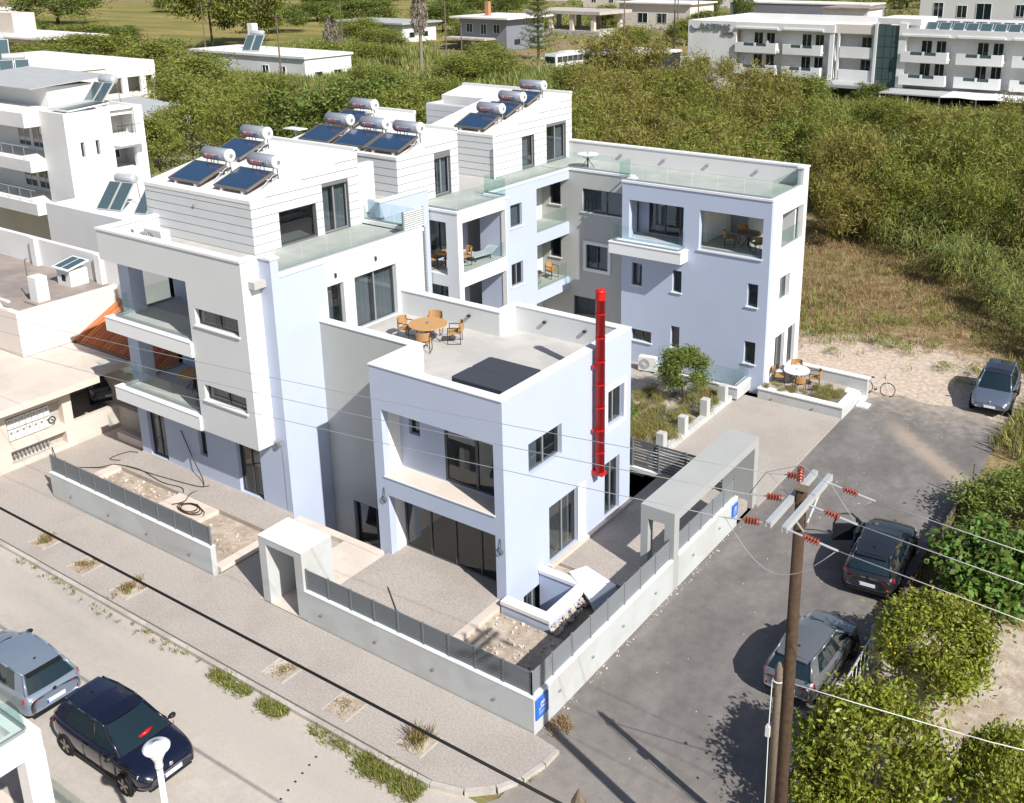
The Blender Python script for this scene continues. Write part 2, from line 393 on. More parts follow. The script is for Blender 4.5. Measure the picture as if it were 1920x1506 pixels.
# ================================================================== the setting
def posmat(name, build):
    m = bpy.data.materials.new(name); m.use_nodes = True; n = m.node_tree.nodes; l = m.node_tree.links
    p = n['Principled BSDF']; p.inputs['Roughness'].default_value = 0.95; p.inputs['Specular IOR Level'].default_value = 0.15
    tc = n.new('ShaderNodeTexCoord'); sx = n.new('ShaderNodeSeparateXYZ'); l.new(tc.outputs['Object'], sx.inputs[0])
    def noise(scale, detail=6, rough=0.6, vec=None, stretch=None):
        z = n.new('ShaderNodeTexNoise'); z.inputs['Scale'].default_value = scale; z.inputs['Detail'].default_value = detail; z.inputs['Roughness'].default_value = rough
        if stretch:
            mp = n.new('ShaderNodeMapping'); mp.inputs['Scale'].default_value = stretch; l.new(tc.outputs['Object'], mp.inputs[0]); l.new(mp.outputs[0], z.inputs['Vector'])
        else: l.new(tc.outputs['Object'], z.inputs['Vector'])
        return z.outputs[0]
    def math_(op, a, b=None, c=None):
        q = n.new('ShaderNodeMath'); q.operation = op
        for i, v in enumerate((a, b, c)):
            if v is None: continue
            if isinstance(v, (int, float)): q.inputs[i].default_value = v
            else: l.new(v, q.inputs[i])
        return q.outputs[0]
    def ramp(v, a, b, lo=0.0, hi=1.0):
        q = n.new('ShaderNodeMapRange'); q.interpolation_type = 'SMOOTHSTEP'; l.new(v, q.inputs[0])
        q.inputs[1].default_value = a; q.inputs[2].default_value = b; q.inputs[3].default_value = lo; q.inputs[4].default_value = hi; return q.outputs[0]
    def mix(f, a, b):
        q = n.new('ShaderNodeMix'); q.data_type = 'RGBA'
        if isinstance(f, (int, float)): q.inputs[0].default_value = f
        else: l.new(f, q.inputs[0])
        for i, v in ((6, a), (7, b)):
            if isinstance(v, tuple): q.inputs[i].default_value = (*v, 1)
            else: l.new(v, q.inputs[i])
        return q.outputs[2]
    def value(c, v):
        q = n.new('ShaderNodeHueSaturation'); l.new(v, q.inputs['Value'])
        if isinstance(c, tuple): q.inputs['Color'].default_value = (*c, 1)
        else: l.new(c, q.inputs['Color'])
        return q.outputs[0]
    def bump(v, s, d=0.03):
        q = n.new('ShaderNodeBump'); q.inputs['Strength'].default_value = s; q.inputs['Distance'].default_value = d; l.new(v, q.inputs['Height']); l.new(q.outputs[0], p.inputs['Normal'])
    c = build(dict(x=sx.outputs[0], y=sx.outputs[1], noise=noise, math=math_, ramp=ramp, mix=mix, value=value, bump=bump))
    l.new(c, p.inputs['Base Color']); MAT[name] = m
def g_ground(k):
    n1 = k['noise'](0.06, 7, 0.62); n2 = k['noise'](0.9, 8, 0.7); n3 = k['noise'](5.0, 6, 0.7)
    c = k['mix'](k['ramp'](n1, 0.42, 0.6), (0.30, 0.225, 0.125), (0.215, 0.205, 0.075))
    c = k['mix'](k['ramp'](n2, 0.45, 0.62), c, (0.225, 0.155, 0.080))
    # pale bare earth of the empty lot behind the drive
    dx = k['math']('MULTIPLY', k['math']('ADD', k['x'], -1.0), 0.115); dy = k['math']('MULTIPLY', k['math']('ADD', k['y'], -29.3), 0.17)
    r = k['math']('SQRT', k['math']('ADD', k['math']('MULTIPLY', dx, dx), k['math']('MULTIPLY', dy, dy)))
    f = k['ramp'](k['math']('ADD', r, k['math']('MULTIPLY_ADD', n2, 1.1, -0.55)), 0.75, 1.15, 1.0, 0.0)
    c = k['mix'](f, c, (0.53, 0.43, 0.345))
    k['bump'](n3, 0.6, 0.05)
    return k['value'](c, k['ramp'](n3, 0.3, 0.7, 0.74, 1.26))
posmat('ground', g_ground)
def g_street(k):
    n1 = k['noise'](0.5, 7, 0.65, stretch=(0.16, 1.0, 1.0)); n2 = k['noise'](3.5, 7, 0.7); n3 = k['noise'](30, 4, 0.6)
    c = k['mix'](k['ramp'](n1, 0.40, 0.66), (0.505, 0.45, 0.395), (0.415, 0.378, 0.345))
    yb = k['ramp'](k['math']('ABSOLUTE', k['math']('ADD', k['y'], 4.1)), 0.0, 1.6, 0.55, 0.0)
    c = k['mix'](k['math']('MULTIPLY', yb, k['ramp'](n2, 0.3, 0.7)), c, (0.385, 0.345, 0.315))
    k['bump'](n3, 0.25, 0.02)
    c = k['value'](c, k['ramp'](n2, 0.25, 0.75, 0.92, 1.08))
    return k['value'](c, k['ramp'](n3, 0.3, 0.7, 0.94, 1.06))
posmat('street', g_street)
def g_drive(k):
    n1 = k['noise'](0.55, 7, 0.65, stretch=(1.0, 0.45, 1.0)); n2 = k['noise'](2.6, 8, 0.72); n3 = k['noise'](38, 4, 0.6)
    c = k['mix'](k['ramp'](n1, 0.40, 0.66), (0.165, 0.152, 0.143), (0.222, 0.204, 0.192))
    dust = k['ramp'](k['math']('ADD', k['y'], k['math']('MULTIPLY_ADD', n1, 7.0, -3.5)), -5.0, 2.6, 1.0, 0.0)
    c = k['mix'](k['math']('MULTIPLY', dust, 0.92), c, (0.36, 0.315, 0.27))
    far = k['ramp'](k['math']('ADD', k['y'], k['math']('MULTIPLY_ADD', n2, 6.0, -3.0)), 24.0, 29.0, 0.0, 0.75)
    c = k['mix'](far, c, (0.44, 0.37, 0.30))
    d = k['math']('ABSOLUTE', k['math']('ADD', k['math']('MULTIPLY', k['x'], 0.9), k['math']('ADD', k['y'], -26.1)))
    st = k['math']('MULTIPLY', k['ramp'](k['math']('ADD', d, k['math']('MULTIPLY_ADD', n2, 2.4, -1.2)), 0.1, 1.1, 0.8, 0.0), k['ramp'](k['x'], 1.2, 3.2))
    c = k['mix'](st, c, (0.40, 0.325, 0.26))
    k['bump'](n3, 0.3, 0.02)
    c = k['value'](c, k['ramp'](n2, 0.25, 0.75, 0.86, 1.14))
    return k['value'](c, k['ramp'](n3, 0.3, 0.7, 0.9, 1.1))
posmat('asphalt', g_drive)
def g_field(k):
    n1 = k['noise'](0.05, 6, 0.6, stretch=(0.4, 1.6, 1.0)); n3 = k['noise'](1.5, 6, 0.7)
    c = k['mix'](k['ramp'](n1, 0.38, 0.62), (0.30, 0.235, 0.085), (0.175, 0.175, 0.045))
    return k['value'](c, k['ramp'](n3, 0.3, 0.7, 0.8, 1.2))
posmat('field', g_field)
def sheet(name, mat, polys, z, parent=None):
    m = MB()
    for p in polys: m.face([(x, y, z) for x, y in p])
    return struct(name, m, mat, parent)
def rect(x0, y0, x1, y1): return [(x0, y0), (x1, y0), (x1, y1), (x0, y1)]
X0, X1, Y0, Y1 = -900, 500, -160, 1100
sheet('ground', 'ground', [rect(X0, Y0, X1, 0.06), rect(X0, 0.06, -23.0, 26), rect(-0.02, 0.06, X1, 26), rect(X0, 26, X1, Y1)], -0.16)
sheet('main_street', 'street', [rect(-260, -34, 200, -2.6)], -0.115)
sheet('dry_field', 'field', [rect(-420, 120, -150, 330)], -0.14)
sheet('driveway', 'asphalt', [[(-0.02, -0.2), (0.5, -0.4), (0.5, -2.2), (-1.4, -5.2), (7.0, -5.2), (6.3, -2.5), (6.25, 3), (6.3, 9), (6.35, 16), (6.55, 22), (6.35, 26.6), (4.9, 28.0), (3.0, 27.3), (1.5, 27.6), (0.5, 26.6), (-0.02, 26.4)]], -0.105)
sheet('side_street', 'asphalt', [[(-96, 28), (-60, 20), (-60, 34), (-92, 70), (-99, 70)]], -0.12)
KP = [(-1.2, -2.75), (-0.35, -2.5), (0.25, -1.98), (0.6, -1.4), (0.76, -0.7), (0.78, -0.12)]
m = MB(); m.prism([(-90, -2.80), *KP, (0.02, -0.03), (-90, -0.03)], -0.14, 0.0); pav = struct('sidewalk', m, 'paver')
# kerb stones, one by one
kl = [(-46 + i * 1.0, -2.82) for i in range(46)]
kp = [(-90, -2.82), *[(a, b) for a, b in kl if a < -1.3], *[(x + 0.01, y - 0.03) for x, y in KP]]
kr = thing('kerb', None, None, (0, 0, 0)); kr['kind'] = 'structure'
for a, b in zip(kp[:-1], kp[1:]):
    d = Vector((b[0] - a[0], b[1] - a[1])); L = d.length; d /= L; nn = Vector((d.y, -d.x)); g = 0.006
    k = MB(); p = [(a[0] + d.x * g + nn.x * 0.14, a[1] + d.y * g + nn.y * 0.14), (b[0] - d.x * g + nn.x * 0.14, b[1] - d.y * g + nn.y * 0.14), (b[0] - d.x * g, b[1] - d.y * g), (a[0] + d.x * g, a[1] + d.y * g)]
    k.prism(p, -0.14, 0.012 + random.uniform(-0.004, 0.004)); k.build('kerb_stone', 'concrete', kr)
PITS = [(-20.1, -1.95), (-17.5, -2.05), (-15.0, -2.05), (-7.65, -1.97), (-5.0, -2.08), (-2.4, -1.95)]
for x, y in PITS:
    sheet('soil_patch', 'dirt', [rect(x - 0.42, y - 0.40, x + 0.42, y + 0.40)], 0.006, pav)
    k = MB(); k.box(x - 0.47, y - 0.45, -0.05, x - 0.42, y + 0.45, 0.02); k.box(x + 0.42, y - 0.45, -0.05, x + 0.47, y + 0.45, 0.02); k.build('pit_edge', 'concrete', pav)
# drain studs across the street
st = thing('drain_studs', None, None, (0, 0, 0)); st['kind'] = 'structure'
for i in range(8):
    f = i / 7; x, y = -4.35 + 0.45 * f, -3.75 - 2.05 * f
    boxpart(st, 'stud', 'blacktrim', x - 0.032, y - 0.025, -0.12, x + 0.032, y + 0.025, -0.108)
# house plot: slabs, soil, light wells
def slab(name, mat, x0, y0, x1, y1, z0, z1, parent=None): m = MB(); m.box(x0, y0, z0, x1, y1, z1); return struct(name, m, mat, parent)
slab('plot_base_soil', 'dirt', -23.0, 0.2, -13.2, 2.65, -0.3, 0.03)
slab('front_walk', 'paver', -23.05, 2.66, -13.9, 4.02, -0.2, 0.2)
slab('concrete_apron', 'plaster', -23.0, 1.7, -22.55, 2.655, -0.2, 0.19)
slab('concrete_pad', 'plaster', -18.75, 1.7, -16.45, 2.655, -0.2, 0.19)
slab('plinth_strip', 'plaster', -13.55, 0.22, -13.2, 2.655, -0.2, 0.2)
slab('side_paving_strip', 'paver', -26.3, -0.03, -23.05, 5.2, -0.2, 0.002)
slab('entrance_paving', 'paver', -13.2, -0.03, -10.98, 3.72, -0.2, 0.004)
slab('entrance_strip', 'plaster', -13.55, 3.72, -9.3, 4.02, -0.5, 0.2)
slab('gate_slab', 'plaster', -10.98, 1.22, -9.12, 3.72, -0.2, 0.17)
slab('gate_floor', 'plaster', -10.98, 0.0, -8.9, 1.22, -0.2, 0.012)
slab('yard_paving', 'paver', -9.12, 1.22, -4.3, 4.72, -0.2, 0.2)
slab('yard_paving_strip', 'paver', -8.82, 0.2, -4.3, 1.22, -0.2, 0.199)
slab('yard_edge', 'plaster', -4.3, 0.2, -4.02, 3.98, -0.2, 0.21)
slab('corner_soil', 'dirt', -4.02, 0.2, -0.2, 3.62, -0.3, 0.03)
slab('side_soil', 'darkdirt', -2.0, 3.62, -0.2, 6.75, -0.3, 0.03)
slab('side_soil_strip', 'dirt', -3.95, 6.05, -2.0, 6.75, -0.3, 0.10)
slab('side_paving', 'paver', -3.94, 6.76, -0.2, 14.3, -0.2, 0.2)
slab('court_paving', 'paver', -4.85, 14.31, 0.12, 23.4, -0.2, 0.0)
slab('garden_soil', 'dirt', -9.4, 14.31, -4.86, 22.0, -0.3, 0.10)
slab('gravel_path', 'paver', -11.8, 22.01, -4.9, 24.0, -0.3, 0.08)
slab('inner_court', 'paver', -16.5, 11.66, -9.41, 25.0, -0.3, 0.06)
slab('pit_floor', 'concrete', -13.87, 4.02, -9.45, 6.0, -2.3, -2.0)
slab('well_floor', 'concrete', -3.95, 4.0, -2.4, 5.72, -1.9, -1.7)
# open dig along the raised walk: broken edge stones
def stones(name, label, n, xr, yr, zr, sz, mat='rubble', kind='stuff'):
    m = MB()
    for _ in range(n):
        x, y, z, s = random.uniform(*xr), random.uniform(*yr), random.uniform(*zr), random.uniform(*sz)
        m.T = Matrix.Translation((x, y, z)) @ Matrix.Rotation(random.uniform(0, 6.3), 4, 'Z') @ Matrix.Rotation(random.uniform(-.5, .5), 4, 'X') @ Matrix.Diagonal((1, random.uniform(.6, 1), random.uniform(.4, .8), 1))
        q = [random.uniform(.6, 1) * s for _ in range(8)]
        i = [m.av(p) for p in ((-q[0], -q[0], -q[0]), (q[1], -q[1], -q[1]), (q[2], q[2], -q[2]), (-q[3], q[3], -q[3]), (-q[4], -q[4], q[4]), (q[5], -q[5], q[5]), (q[6], q[6], q[6]), (-q[7], q[7], q[7]))]
        for f in ((0, 3, 2, 1), (4, 5, 6, 7), (0, 1, 5, 4), (1, 2, 6, 5), (2, 3, 7, 6), (3, 0, 4, 7)): m.f.append([i[k] for k in f]); m.mi.append(0)
    m.T = None; o = m.build(name, mat); tag(o, label, 'rubble', kind=kind); return o
stones('rubble', 'loose stones scattered in the dug strip behind the fence', 230, (-22.8, -13.7), (0.4, 2.6), (0.03, 0.08), (0.02, 0.07))
stones('rubble', 'broken render and stones in the corner yard below the light well', 260, (-4.0, -0.3), (0.3, 3.6), (0.03, 0.07), (0.015, 0.06))
stones('rubble', 'crumbled edge of earth along the light well kerb', 110, (-2.05, -1.8), (3.6, 6.1), (0.05, 0.22), (0.03, 0.10))
stones('rubble', 'white chips lying on the asphalt of the drive', 70, (0.1, 5.0), (-0.5, 26.0), (-0.10, -0.095), (0.008, 0.028))
stones('rubble', 'grit gathered along the foot of the drive wall', 160, (0.02, 0.22), (0.2, 13.5), (-0.10, -0.09), (0.008, 0.03))
# ================================================================== boundary walls, fences, gateways
def fence(parent, axis, c, sgn, us, z0, z1, mat, slats=7):
    F = ab(axis, c, sgn)
    for u in us:
        m = MB(); fbox(m, F, u - 0.03, 0.02, z0, u + 0.03, 0.08, z1 + 0.02); m.build('fence_post', mat, parent)
    h = (z1 - z0 - 0.02) / slats
    for a, b in zip(us[:-1], us[1:]):
        m = MB()
        for k in range(slats): fbox(m, F, a + 0.032, 0.035, z0 + 0.03 + k * h, b - 0.032, 0.06, z0 + 0.03 + k * h + h * 0.86)
        m.build('fence_panel', mat, parent)
def wall_lights(parent, axis, c, sgn, us, z):
    F = ab(axis, c, sgn)
    for u in us:
        m = MB(); fbox(m, F, u - 0.045, 0.0, z - 0.025, u + 0.045, 0.05, z + 0.025); m.build('wall_light', 'greymetal', parent)
fp = lambda a, b, n: [a + (b - a) * i / n for i in range(n + 1)]
bw = thing('boundary_wall', 'grey rendered street wall with slatted fence standing before the white block', 'wall', (-18.2, 0.1, 0))
boxpart(bw, 'wall_base', 'wallgrey', -22.95, 0.0, -0.12, -13.35, 0.2, 1.0)
boxpart(bw, 'wall_cap', 'coping', -22.96, -0.01, 1.0, -13.34, 0.21, 1.035)
fence(bw, 'y', 0.17, -1, fp(-22.9, -13.45, 10), 1.035, 1.73, 'fence')
wall_lights(bw, 'y', 0.0, -1, [-21.6, -19.2, -16.9, -14.5], 0.42)
bw = thing('boundary_wall', 'grey corner wall with slatted fence running from the street gateway round into the drive', 'wall', (-0.1, 0.1, 0))
boxpart(bw, 'wall_base', 'wallgrey', -8.8, 0.0, -0.12, 0.0, 0.2, 1.06, -0.2, 0.2, -0.12, 0.0, 7.8, 1.06)
boxpart(bw, 'wall_cap', 'coping', -8.8, -0.01, 1.06, 0.01, 0.21, 1.09, -0.21, 0.21, 1.06, 0.01, 7.8, 1.09)
fence(bw, 'y', 0.17, -1, fp(-8.77, -0.13, 9), 1.09, 1.80, 'fence')
fence(bw, 'x', -0.17, 1, fp(0.12, 7.75, 8), 1.09, 1.82, 'fencelight', 6)
wall_lights(bw, 'y', 0.0, -1, [-8.05, -5.75, -3.5, -1.3], 0.52)
wall_lights(bw, 'x', 0.0, 1, [1.2, 2.9, 4.6, 6.6], 0.55)
bw = thing('boundary_wall', 'short grey drive wall with slatted fence between the portal legs', 'wall', (-0.1, 10.4, 0))
boxpart(bw, 'wall_base', 'wallgrey', -0.2, 8.15, -0.12, 0.0, 12.72, 1.06)
boxpart(bw, 'wall_cap', 'coping', -0.21, 8.15, 1.06, 0.01, 12.73, 1.09)
fence(bw, 'x', -0.17, 1, fp(8.2, 12.62, 5), 1.09, 1.80, 'fencelight', 6)
wall_lights(bw, 'x', 0.0, 1, [9.2, 11.2], 0.55)
bw = thing('slat_fence', 'dark open slatted fence closing the side yard beside the planted garden', 'fence', (-3.5, 14.2, 0))
for i, x in enumerate(fp(-6.5, -0.5, 5)):
    boxpart(bw, 'fence_post', 'fence', x - 0.035, 14.12, 0.1, x + 0.035, 14.19, 1.42)
for k in range(9): boxpart(bw, 'slat', 'fence', -6.5, 14.19, 0.22 + k * 0.132, -0.5, 14.21, 0.315 + k * 0.132)
boxpart(bw, 'plinth', 'coping', -6.5, 14.08, 0.0, -0.5, 14.28, 0.16)
g = thing('street_gateway', 'pale boxy concrete gateway standing in the street wall', 'gateway', (-9.8, 0.6, 0))
boxpart(g, 'gateway_leg', 'wallgrey', -10.78, 0.0, 0.0, -10.45, 1.25, 2.17); boxpart(g, 'gateway_leg', 'wallgrey', -9.14, 0.0, 0.0, -8.8, 1.25, 2.17)
boxpart(g, 'lintel', 'wallgrey', -10.78, 0.0, 2.17, -8.8, 1.25, 2.40)
boxpart(g, 'cap', 'coping', -10.79, -0.01, 2.40, -8.79, 1.26, 2.412)
boxpart(g, 'rear_wall', 'wallgrey', -10.45, 1.05, 0.0, -9.8, 1.25, 2.17)
g = thing('drive_portal', 'long grey concrete portal roofing the way in from the drive', 'portal', (-0.6, 11, 0))
boxpart(g, 'portal_roof', 'portal', -1.25, 7.8, 2.45, 0.0, 14.42, 2.78)
wall(g, 'y', 7.8, -1, -1.25, 0.0, -0.1, 2.45, [(-0.98, -0.36, -0.1, 2.3)], 'portal', t=0.34, name='front_legs')
boxpart(g, 'far_leg', 'portal', -1.25, 14.08, -0.1, 0.0, 14.42, 2.45)
# blue signs with white print
def blue_sign(label, y0, y1, z0, z1, full):
    t = thing('sign_board', label, 'sign', (0.02, (y0 + y1) / 2, z0))
    boxpart(t, 'board', 'signblue', 0.012, y0, z0, 0.05, y1, z1)
    w, h = y1 - y0, z1 - z0; m = MB(); X = 0.0535
    def P(u, v): return (X, y0 + u * w, z0 + v * h)
    def stroke(a, b, t_):
        d = Vector((b[0] - a[0], (b[1] - a[1]) * h / w)); d.normalize(); nx, ny = -d.y * t_, d.x * t_ * w / h
        m.face([P(a[0] + nx, a[1] + ny), P(a[0] - nx, a[1] - ny), P(b[0] - nx, b[1] - ny), P(b[0] + nx, b[1] + ny)])
    pts = [(0.36, 0.58), (0.42, 0.80), (0.53, 0.64), (0.64, 0.84), (0.68, 0.60)]
    for a, b in zip(pts[:-1], pts[1:]): stroke(a, b, 0.035)
    for i in range(7): stroke((0.22 + i * 0.085, 0.40 + 0.06 * math.sin(i * 0.5)), (0.265 + i * 0.085, 0.50 + 0.06 * math.sin(i * 0.5)), 0.025)
    for i in range(9): stroke((0.20 + i * 0.07, 0.30), (0.245 + i * 0.07, 0.30), 0.022)
    for i in range(8): stroke((0.22 + i * 0.072, 0.20), (0.26 + i * 0.072, 0.20), 0.018)
    m.build('print', 'labelwhite', t)
blue_sign('blue square sign with white lettering on the wall corner at the street', 0.06, 0.62, 0.36, 0.98, True)
blue_sign('small blue sign with white lettering beside the drive portal', 12.22, 12.66, 0.42, 0.92, False)

# ================================================================== front lavender block (roof terrace)
B = thing('terrace_block', 'low lavender corner block with a roof terrace and a tall red flue', 'building', (-6.7, 7.8, 0))
wall(B, 'y', 4.0, -1, -9.45, -3.95, 0.0, 7.165, [(-9.02, -4.33, 3.2, 5.65), (-8.92, -4.34, 0.0, 2.5)], 'lavender', t=0.3)
wall(B, 'x', -3.95, 1, 4.3, 11.65, -1.7, 7.165, [(5.3, 7.17, 4.12, 5.22), (6.39, 8.12, 0.3, 2.44), (9.87, 10.9, 0.3, 2.48), (10.0, 11.13, 3.88, 5.27), (4.9, 6.08, -1.45, -0.12)], 'lavender', t=0.3)
boxpart(B, 'plinth', 'plaster', -3.95, 6.3, 0.2, -3.78, 11.66, 0.30)
wall(B, 'x', -9.45, -1, 4.3, 6.0, -2.0, 7.165, [], 'lavender', t=0.3)
wall(B, 'y', 6.0, -1, -13.86, -9.46, -2.0, 7.165, [(-12.8, -9.7, -1.7, 0.15)], 'courtgrey', t=0.3)
window(B, 'y', 6.0, -1, -12.8, -9.7, -1.7, 0.15, 3, frame='darkframe')
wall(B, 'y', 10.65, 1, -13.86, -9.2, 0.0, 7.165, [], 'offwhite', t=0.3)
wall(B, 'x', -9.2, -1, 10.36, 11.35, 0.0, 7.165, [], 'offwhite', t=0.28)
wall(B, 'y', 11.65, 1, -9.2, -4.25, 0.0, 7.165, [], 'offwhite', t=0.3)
# copings
for b in ((-9.48, 3.97, -3.94, 4.36), (-9.48, 4.36, -9.09, 6.36), (-13.86, 5.97, -9.48, 6.36), (-4.31, 4.36, -3.94, 11.66), (-9.2, 11.29, -4.31, 11.66), (-9.2, 10.29, -8.86, 11.29), (-13.86, 10.29, -9.2, 10.66)):
    boxpart(B, 'coping', 'coping', b[0], b[1], 7.165, b[2], b[3], 7.2)
for b in ((-9.15, 4.302, -4.252, 4.32), (-9.148, 4.32, -9.13, 6.30), (-13.86, 6.302, -9.13, 6.32), (-4.27, 4.32, -4.252, 11.33), (-8.9, 11.31, -4.27, 11.33), (-8.92, 10.34, -8.9, 11.31), (-13.86, 10.32, -8.92, 10.338)):
    boxpart(B, 'parapet_lining', 'offwhite', b[0], b[1], 6.2, b[2], b[3], 7.165)
boxpart(B, 'roof_terrace_floor', 'terrtile', -9.15, 4.302, 5.95, -4.252, 6.302, 6.215)
boxpart(B, 'roof_terrace_floor', 'terrtile', -13.86, 6.302, 5.95, -4.252, 10.34, 6.22)
boxpart(B, 'roof_terrace_floor', 'terrtile', -8.92, 10.34, 5.95, -4.252, 11.34, 6.217)
boxpart(B, 'floor_slab', 'floorin', -9.14, 4.31, 2.9, -4.26, 11.3, 3.18, -9.14, 4.31, 0.0, -4.26, 11.3, 0.18)
boxpart(B, 'partition', 'interior', -9.14, 7.9, 0.18, -4.26, 8.0, 2.9, -9.14, 7.9, 3.18, -4.26, 8.0, 5.94)
# first-floor recess
wall(B, 'y', 4.85, -1, -9.02, -4.33, 3.2, 5.65, [(-8.6, -8.12, 4.55, 5.35), (-7.05, -4.36, 3.24, 5.45)], 'lavender', t=0.2, name='recess_wall')
boxpart(B, 'recess_jamb', 'white', -9.14, 4.3, 3.18, -9.02, 5.05, 5.70); boxpart(B, 'recess_jamb', 'white', -4.33, 4.3, 3.18, -4.26, 5.05, 5.70)
boxpart(B, 'recess_floor', 'plaster', -9.02, 4.002, 3.18, -4.33, 4.85, 3.205)
boxpart(B, 'recess_ceiling', 'lavender', -9.02, 4.3, 5.65, -4.33, 5.05, 5.72)
boxpart(B, 'sill_strip', 'coping', -9.05, 3.97, 3.165, -4.31, 4.0, 3.206)
window(B, 'y', 4.85, -1, -7.05, -4.36, 3.24, 5.45, 2, recess=0.02, frame='darkframe', fw=0.09)
window(B, 'y', 4.85, -1, -8.6, -8.12, 4.55, 5.35, 1, frame='darkframe')
# ground-floor glass front
window(B, 'y', 4.72, -1, -8.88, -4.36, 0.2, 2.5, 4, recess=0.0, frame='darkframe', fw=0.07, name='glass_front')
boxpart(B, 'jamb', 'white', -9.14, 4.3, 0.18, -8.92, 4.8, 2.6, -4.34, 4.3, 0.18, -4.26, 4.8, 2.6)
boxpart(B, 'lintel', 'lavender', -9.14, 4.3, 2.5, -4.26, 4.8, 2.6)
# drive-side openings
window(B, 'x', -3.95, 1, 5.3, 7.17, 4.12, 5.22, 2, recess=0.12, curtain=[(0, .45)])
window(B, 'x', -3.95, 1, 6.39, 8.12, 0.3, 2.44, 2, recess=0.1, name='patio_door')
window(B, 'x', -3.95, 1, 9.87, 10.9, 0.3, 2.48, 2, recess=0.1, name='patio_door', curtain=[(.1, .5)])
window(B, 'x', -3.95, 1, 10.0, 11.13, 3.88, 5.27, 2, recess=0.12, trim=0.16, curtain=[(0, .5)])
window(B, 'x', -3.95, 1, 4.9, 6.08, -1.45, -0.12, 2, recess=0.1, curtain=[(.4, 1)])
boxpart(B, 'white_reveal_strip', 'white', -3.948, 8.12, 0.302, -3.925, 8.6, 2.44)
# light well
LW = thing('light_well', 'white-rimmed sunken light well at the lavender corner', 'light well', (-3, 4.8, 0))
boxpart(LW, 'rim', 'coping', -3.95, 3.66, 0.33, -2.05, 4.02, 0.45, -2.42, 4.02, 0.33, -2.05, 5.72, 0.45, -3.93, 5.72, 0.33, -2.05, 6.04, 0.45)
boxpart(LW, 'well_wall', 'lavender', -3.95, 3.70, -1.9, -2.09, 3.98, 0.33, -2.38, 3.98, -1.9, -2.09, 5.76, 0.33, -3.93, 5.76, -1.9, -2.09, 6.0, 0.33)
# red flue
fl = thing('flue_pipe', 'tall red metal flue pipe fixed to the lavender wall', 'flue', (-3.68, 9.1, 2.5))
m = MB(); m.lathe([(0.165, 2.62), (0.165, 9.0), (0.168, 9.0), (0.185, 9.03), (0.16, 9.06), (0.185, 9.09), (0.16, 9.12), (0.185, 9.15), (0.16, 9.18), (0.185, 9.21), (0.16, 9.24), (0.185, 9.27), (0.185, 9.33), (0.14, 9.37), (0.02, 9.37)], 20, (-3.68, 9.12, 0)); m.build('pipe', 'red', fl, smooth=True)
for z in (3.4, 4.25, 5.1, 5.95, 6.8, 7.65, 8.5):
    m = MB(); m.lathe([(0.165, z), (0.178, z + 0.006), (0.178, z + 0.03), (0.165, z + 0.036)], 20, (-3.68, 9.12, 0)); m.build('joint_ring', 'red', fl)
m = MB(); m.box(-3.95, 8.98, 2.52, -3.5, 9.26, 2.66); m.build('elbow', 'red', fl)
for z in (4.2, 6.6): boxpart(fl, 'bracket', 'red', -3.95, 8.93, z, -3.8, 8.96, z + 0.05, -3.86, 8.9, z - 0.02, -3.80, 8.98, z + 0.07)
wl = MB()
# small lights on terrace parapets
for x, y in ((-7.5, 11.29), (-5.7, 11.29)): boxpart(B, 'wall_light', 'blackmetal', x - 0.06, y - 0.1, 6.75, x + 0.06, y, 6.83)
boxpart(B, 'wall_light', 'blackmetal', -10.4, 10.2, 6.75, -10.28, 10.3, 6.83)

# ================================================================== left white block
A = thing('apartment_block', 'white three-storey street block with open corner loggias and a boarded penthouse', 'building', (-18.4, 7.5, 0))
xl = -13.87
wall(A, 'x', xl, 1, 4.0, 6.4, -2.0, 9.30, [], 'lavender', t=0.3)
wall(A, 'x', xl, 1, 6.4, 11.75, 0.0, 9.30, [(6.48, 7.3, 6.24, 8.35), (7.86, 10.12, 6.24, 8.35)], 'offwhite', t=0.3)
window(A, 'x', xl, 1, 6.48, 7.3, 6.24, 8.35, 1, recess=0.12, name='terrace_door', curtain=[(.1, .6)])
window(A, 'x', xl, 1, 7.86, 10.12, 6.24, 8.35, 2, recess=0.14, name='terrace_door', curtain=[(.05, .45), (.5, 1)])
for y, z in ((6.9, 8.62), (9.0, 8.75)): boxpart(A, 'wall_light', 'blackmetal', xl, y - 0.03, z, xl + 0.08, y + 0.03, z + 0.16)
boxpart(A, 'coping', 'coping', xl - 0.3, 4.34, 9.30, xl + 0.04, 11.79, 9.45)
boxpart(A, 'coping', 'coping', -16.9, 11.4, 9.30, xl - 0.3, 11.79, 9.45)
railing(A, [(xl - 0.12, 4.36), (xl - 0.12, 11.5), (-16.85, 11.5)], 9.45, 0.82)
boxpart(A, 'corner_pier', 'lavender', -14.17, 4.0, 2.9, -14.169, 4.3, 9.3)
boxpart(A, 'corner_pier', 'lavender', -14.17, 4.0, 9.30, xl + 0.001, 4.34, 9.98)
boxpart(A, 'front_return', 'lavender', -14.5, 4.0, 2.9, -14.17, 4.28, 9.98)
boxpart(A, 'coping', 'coping', -14.54, 3.96, 9.98, xl + 0.04, 4.38, 10.06)
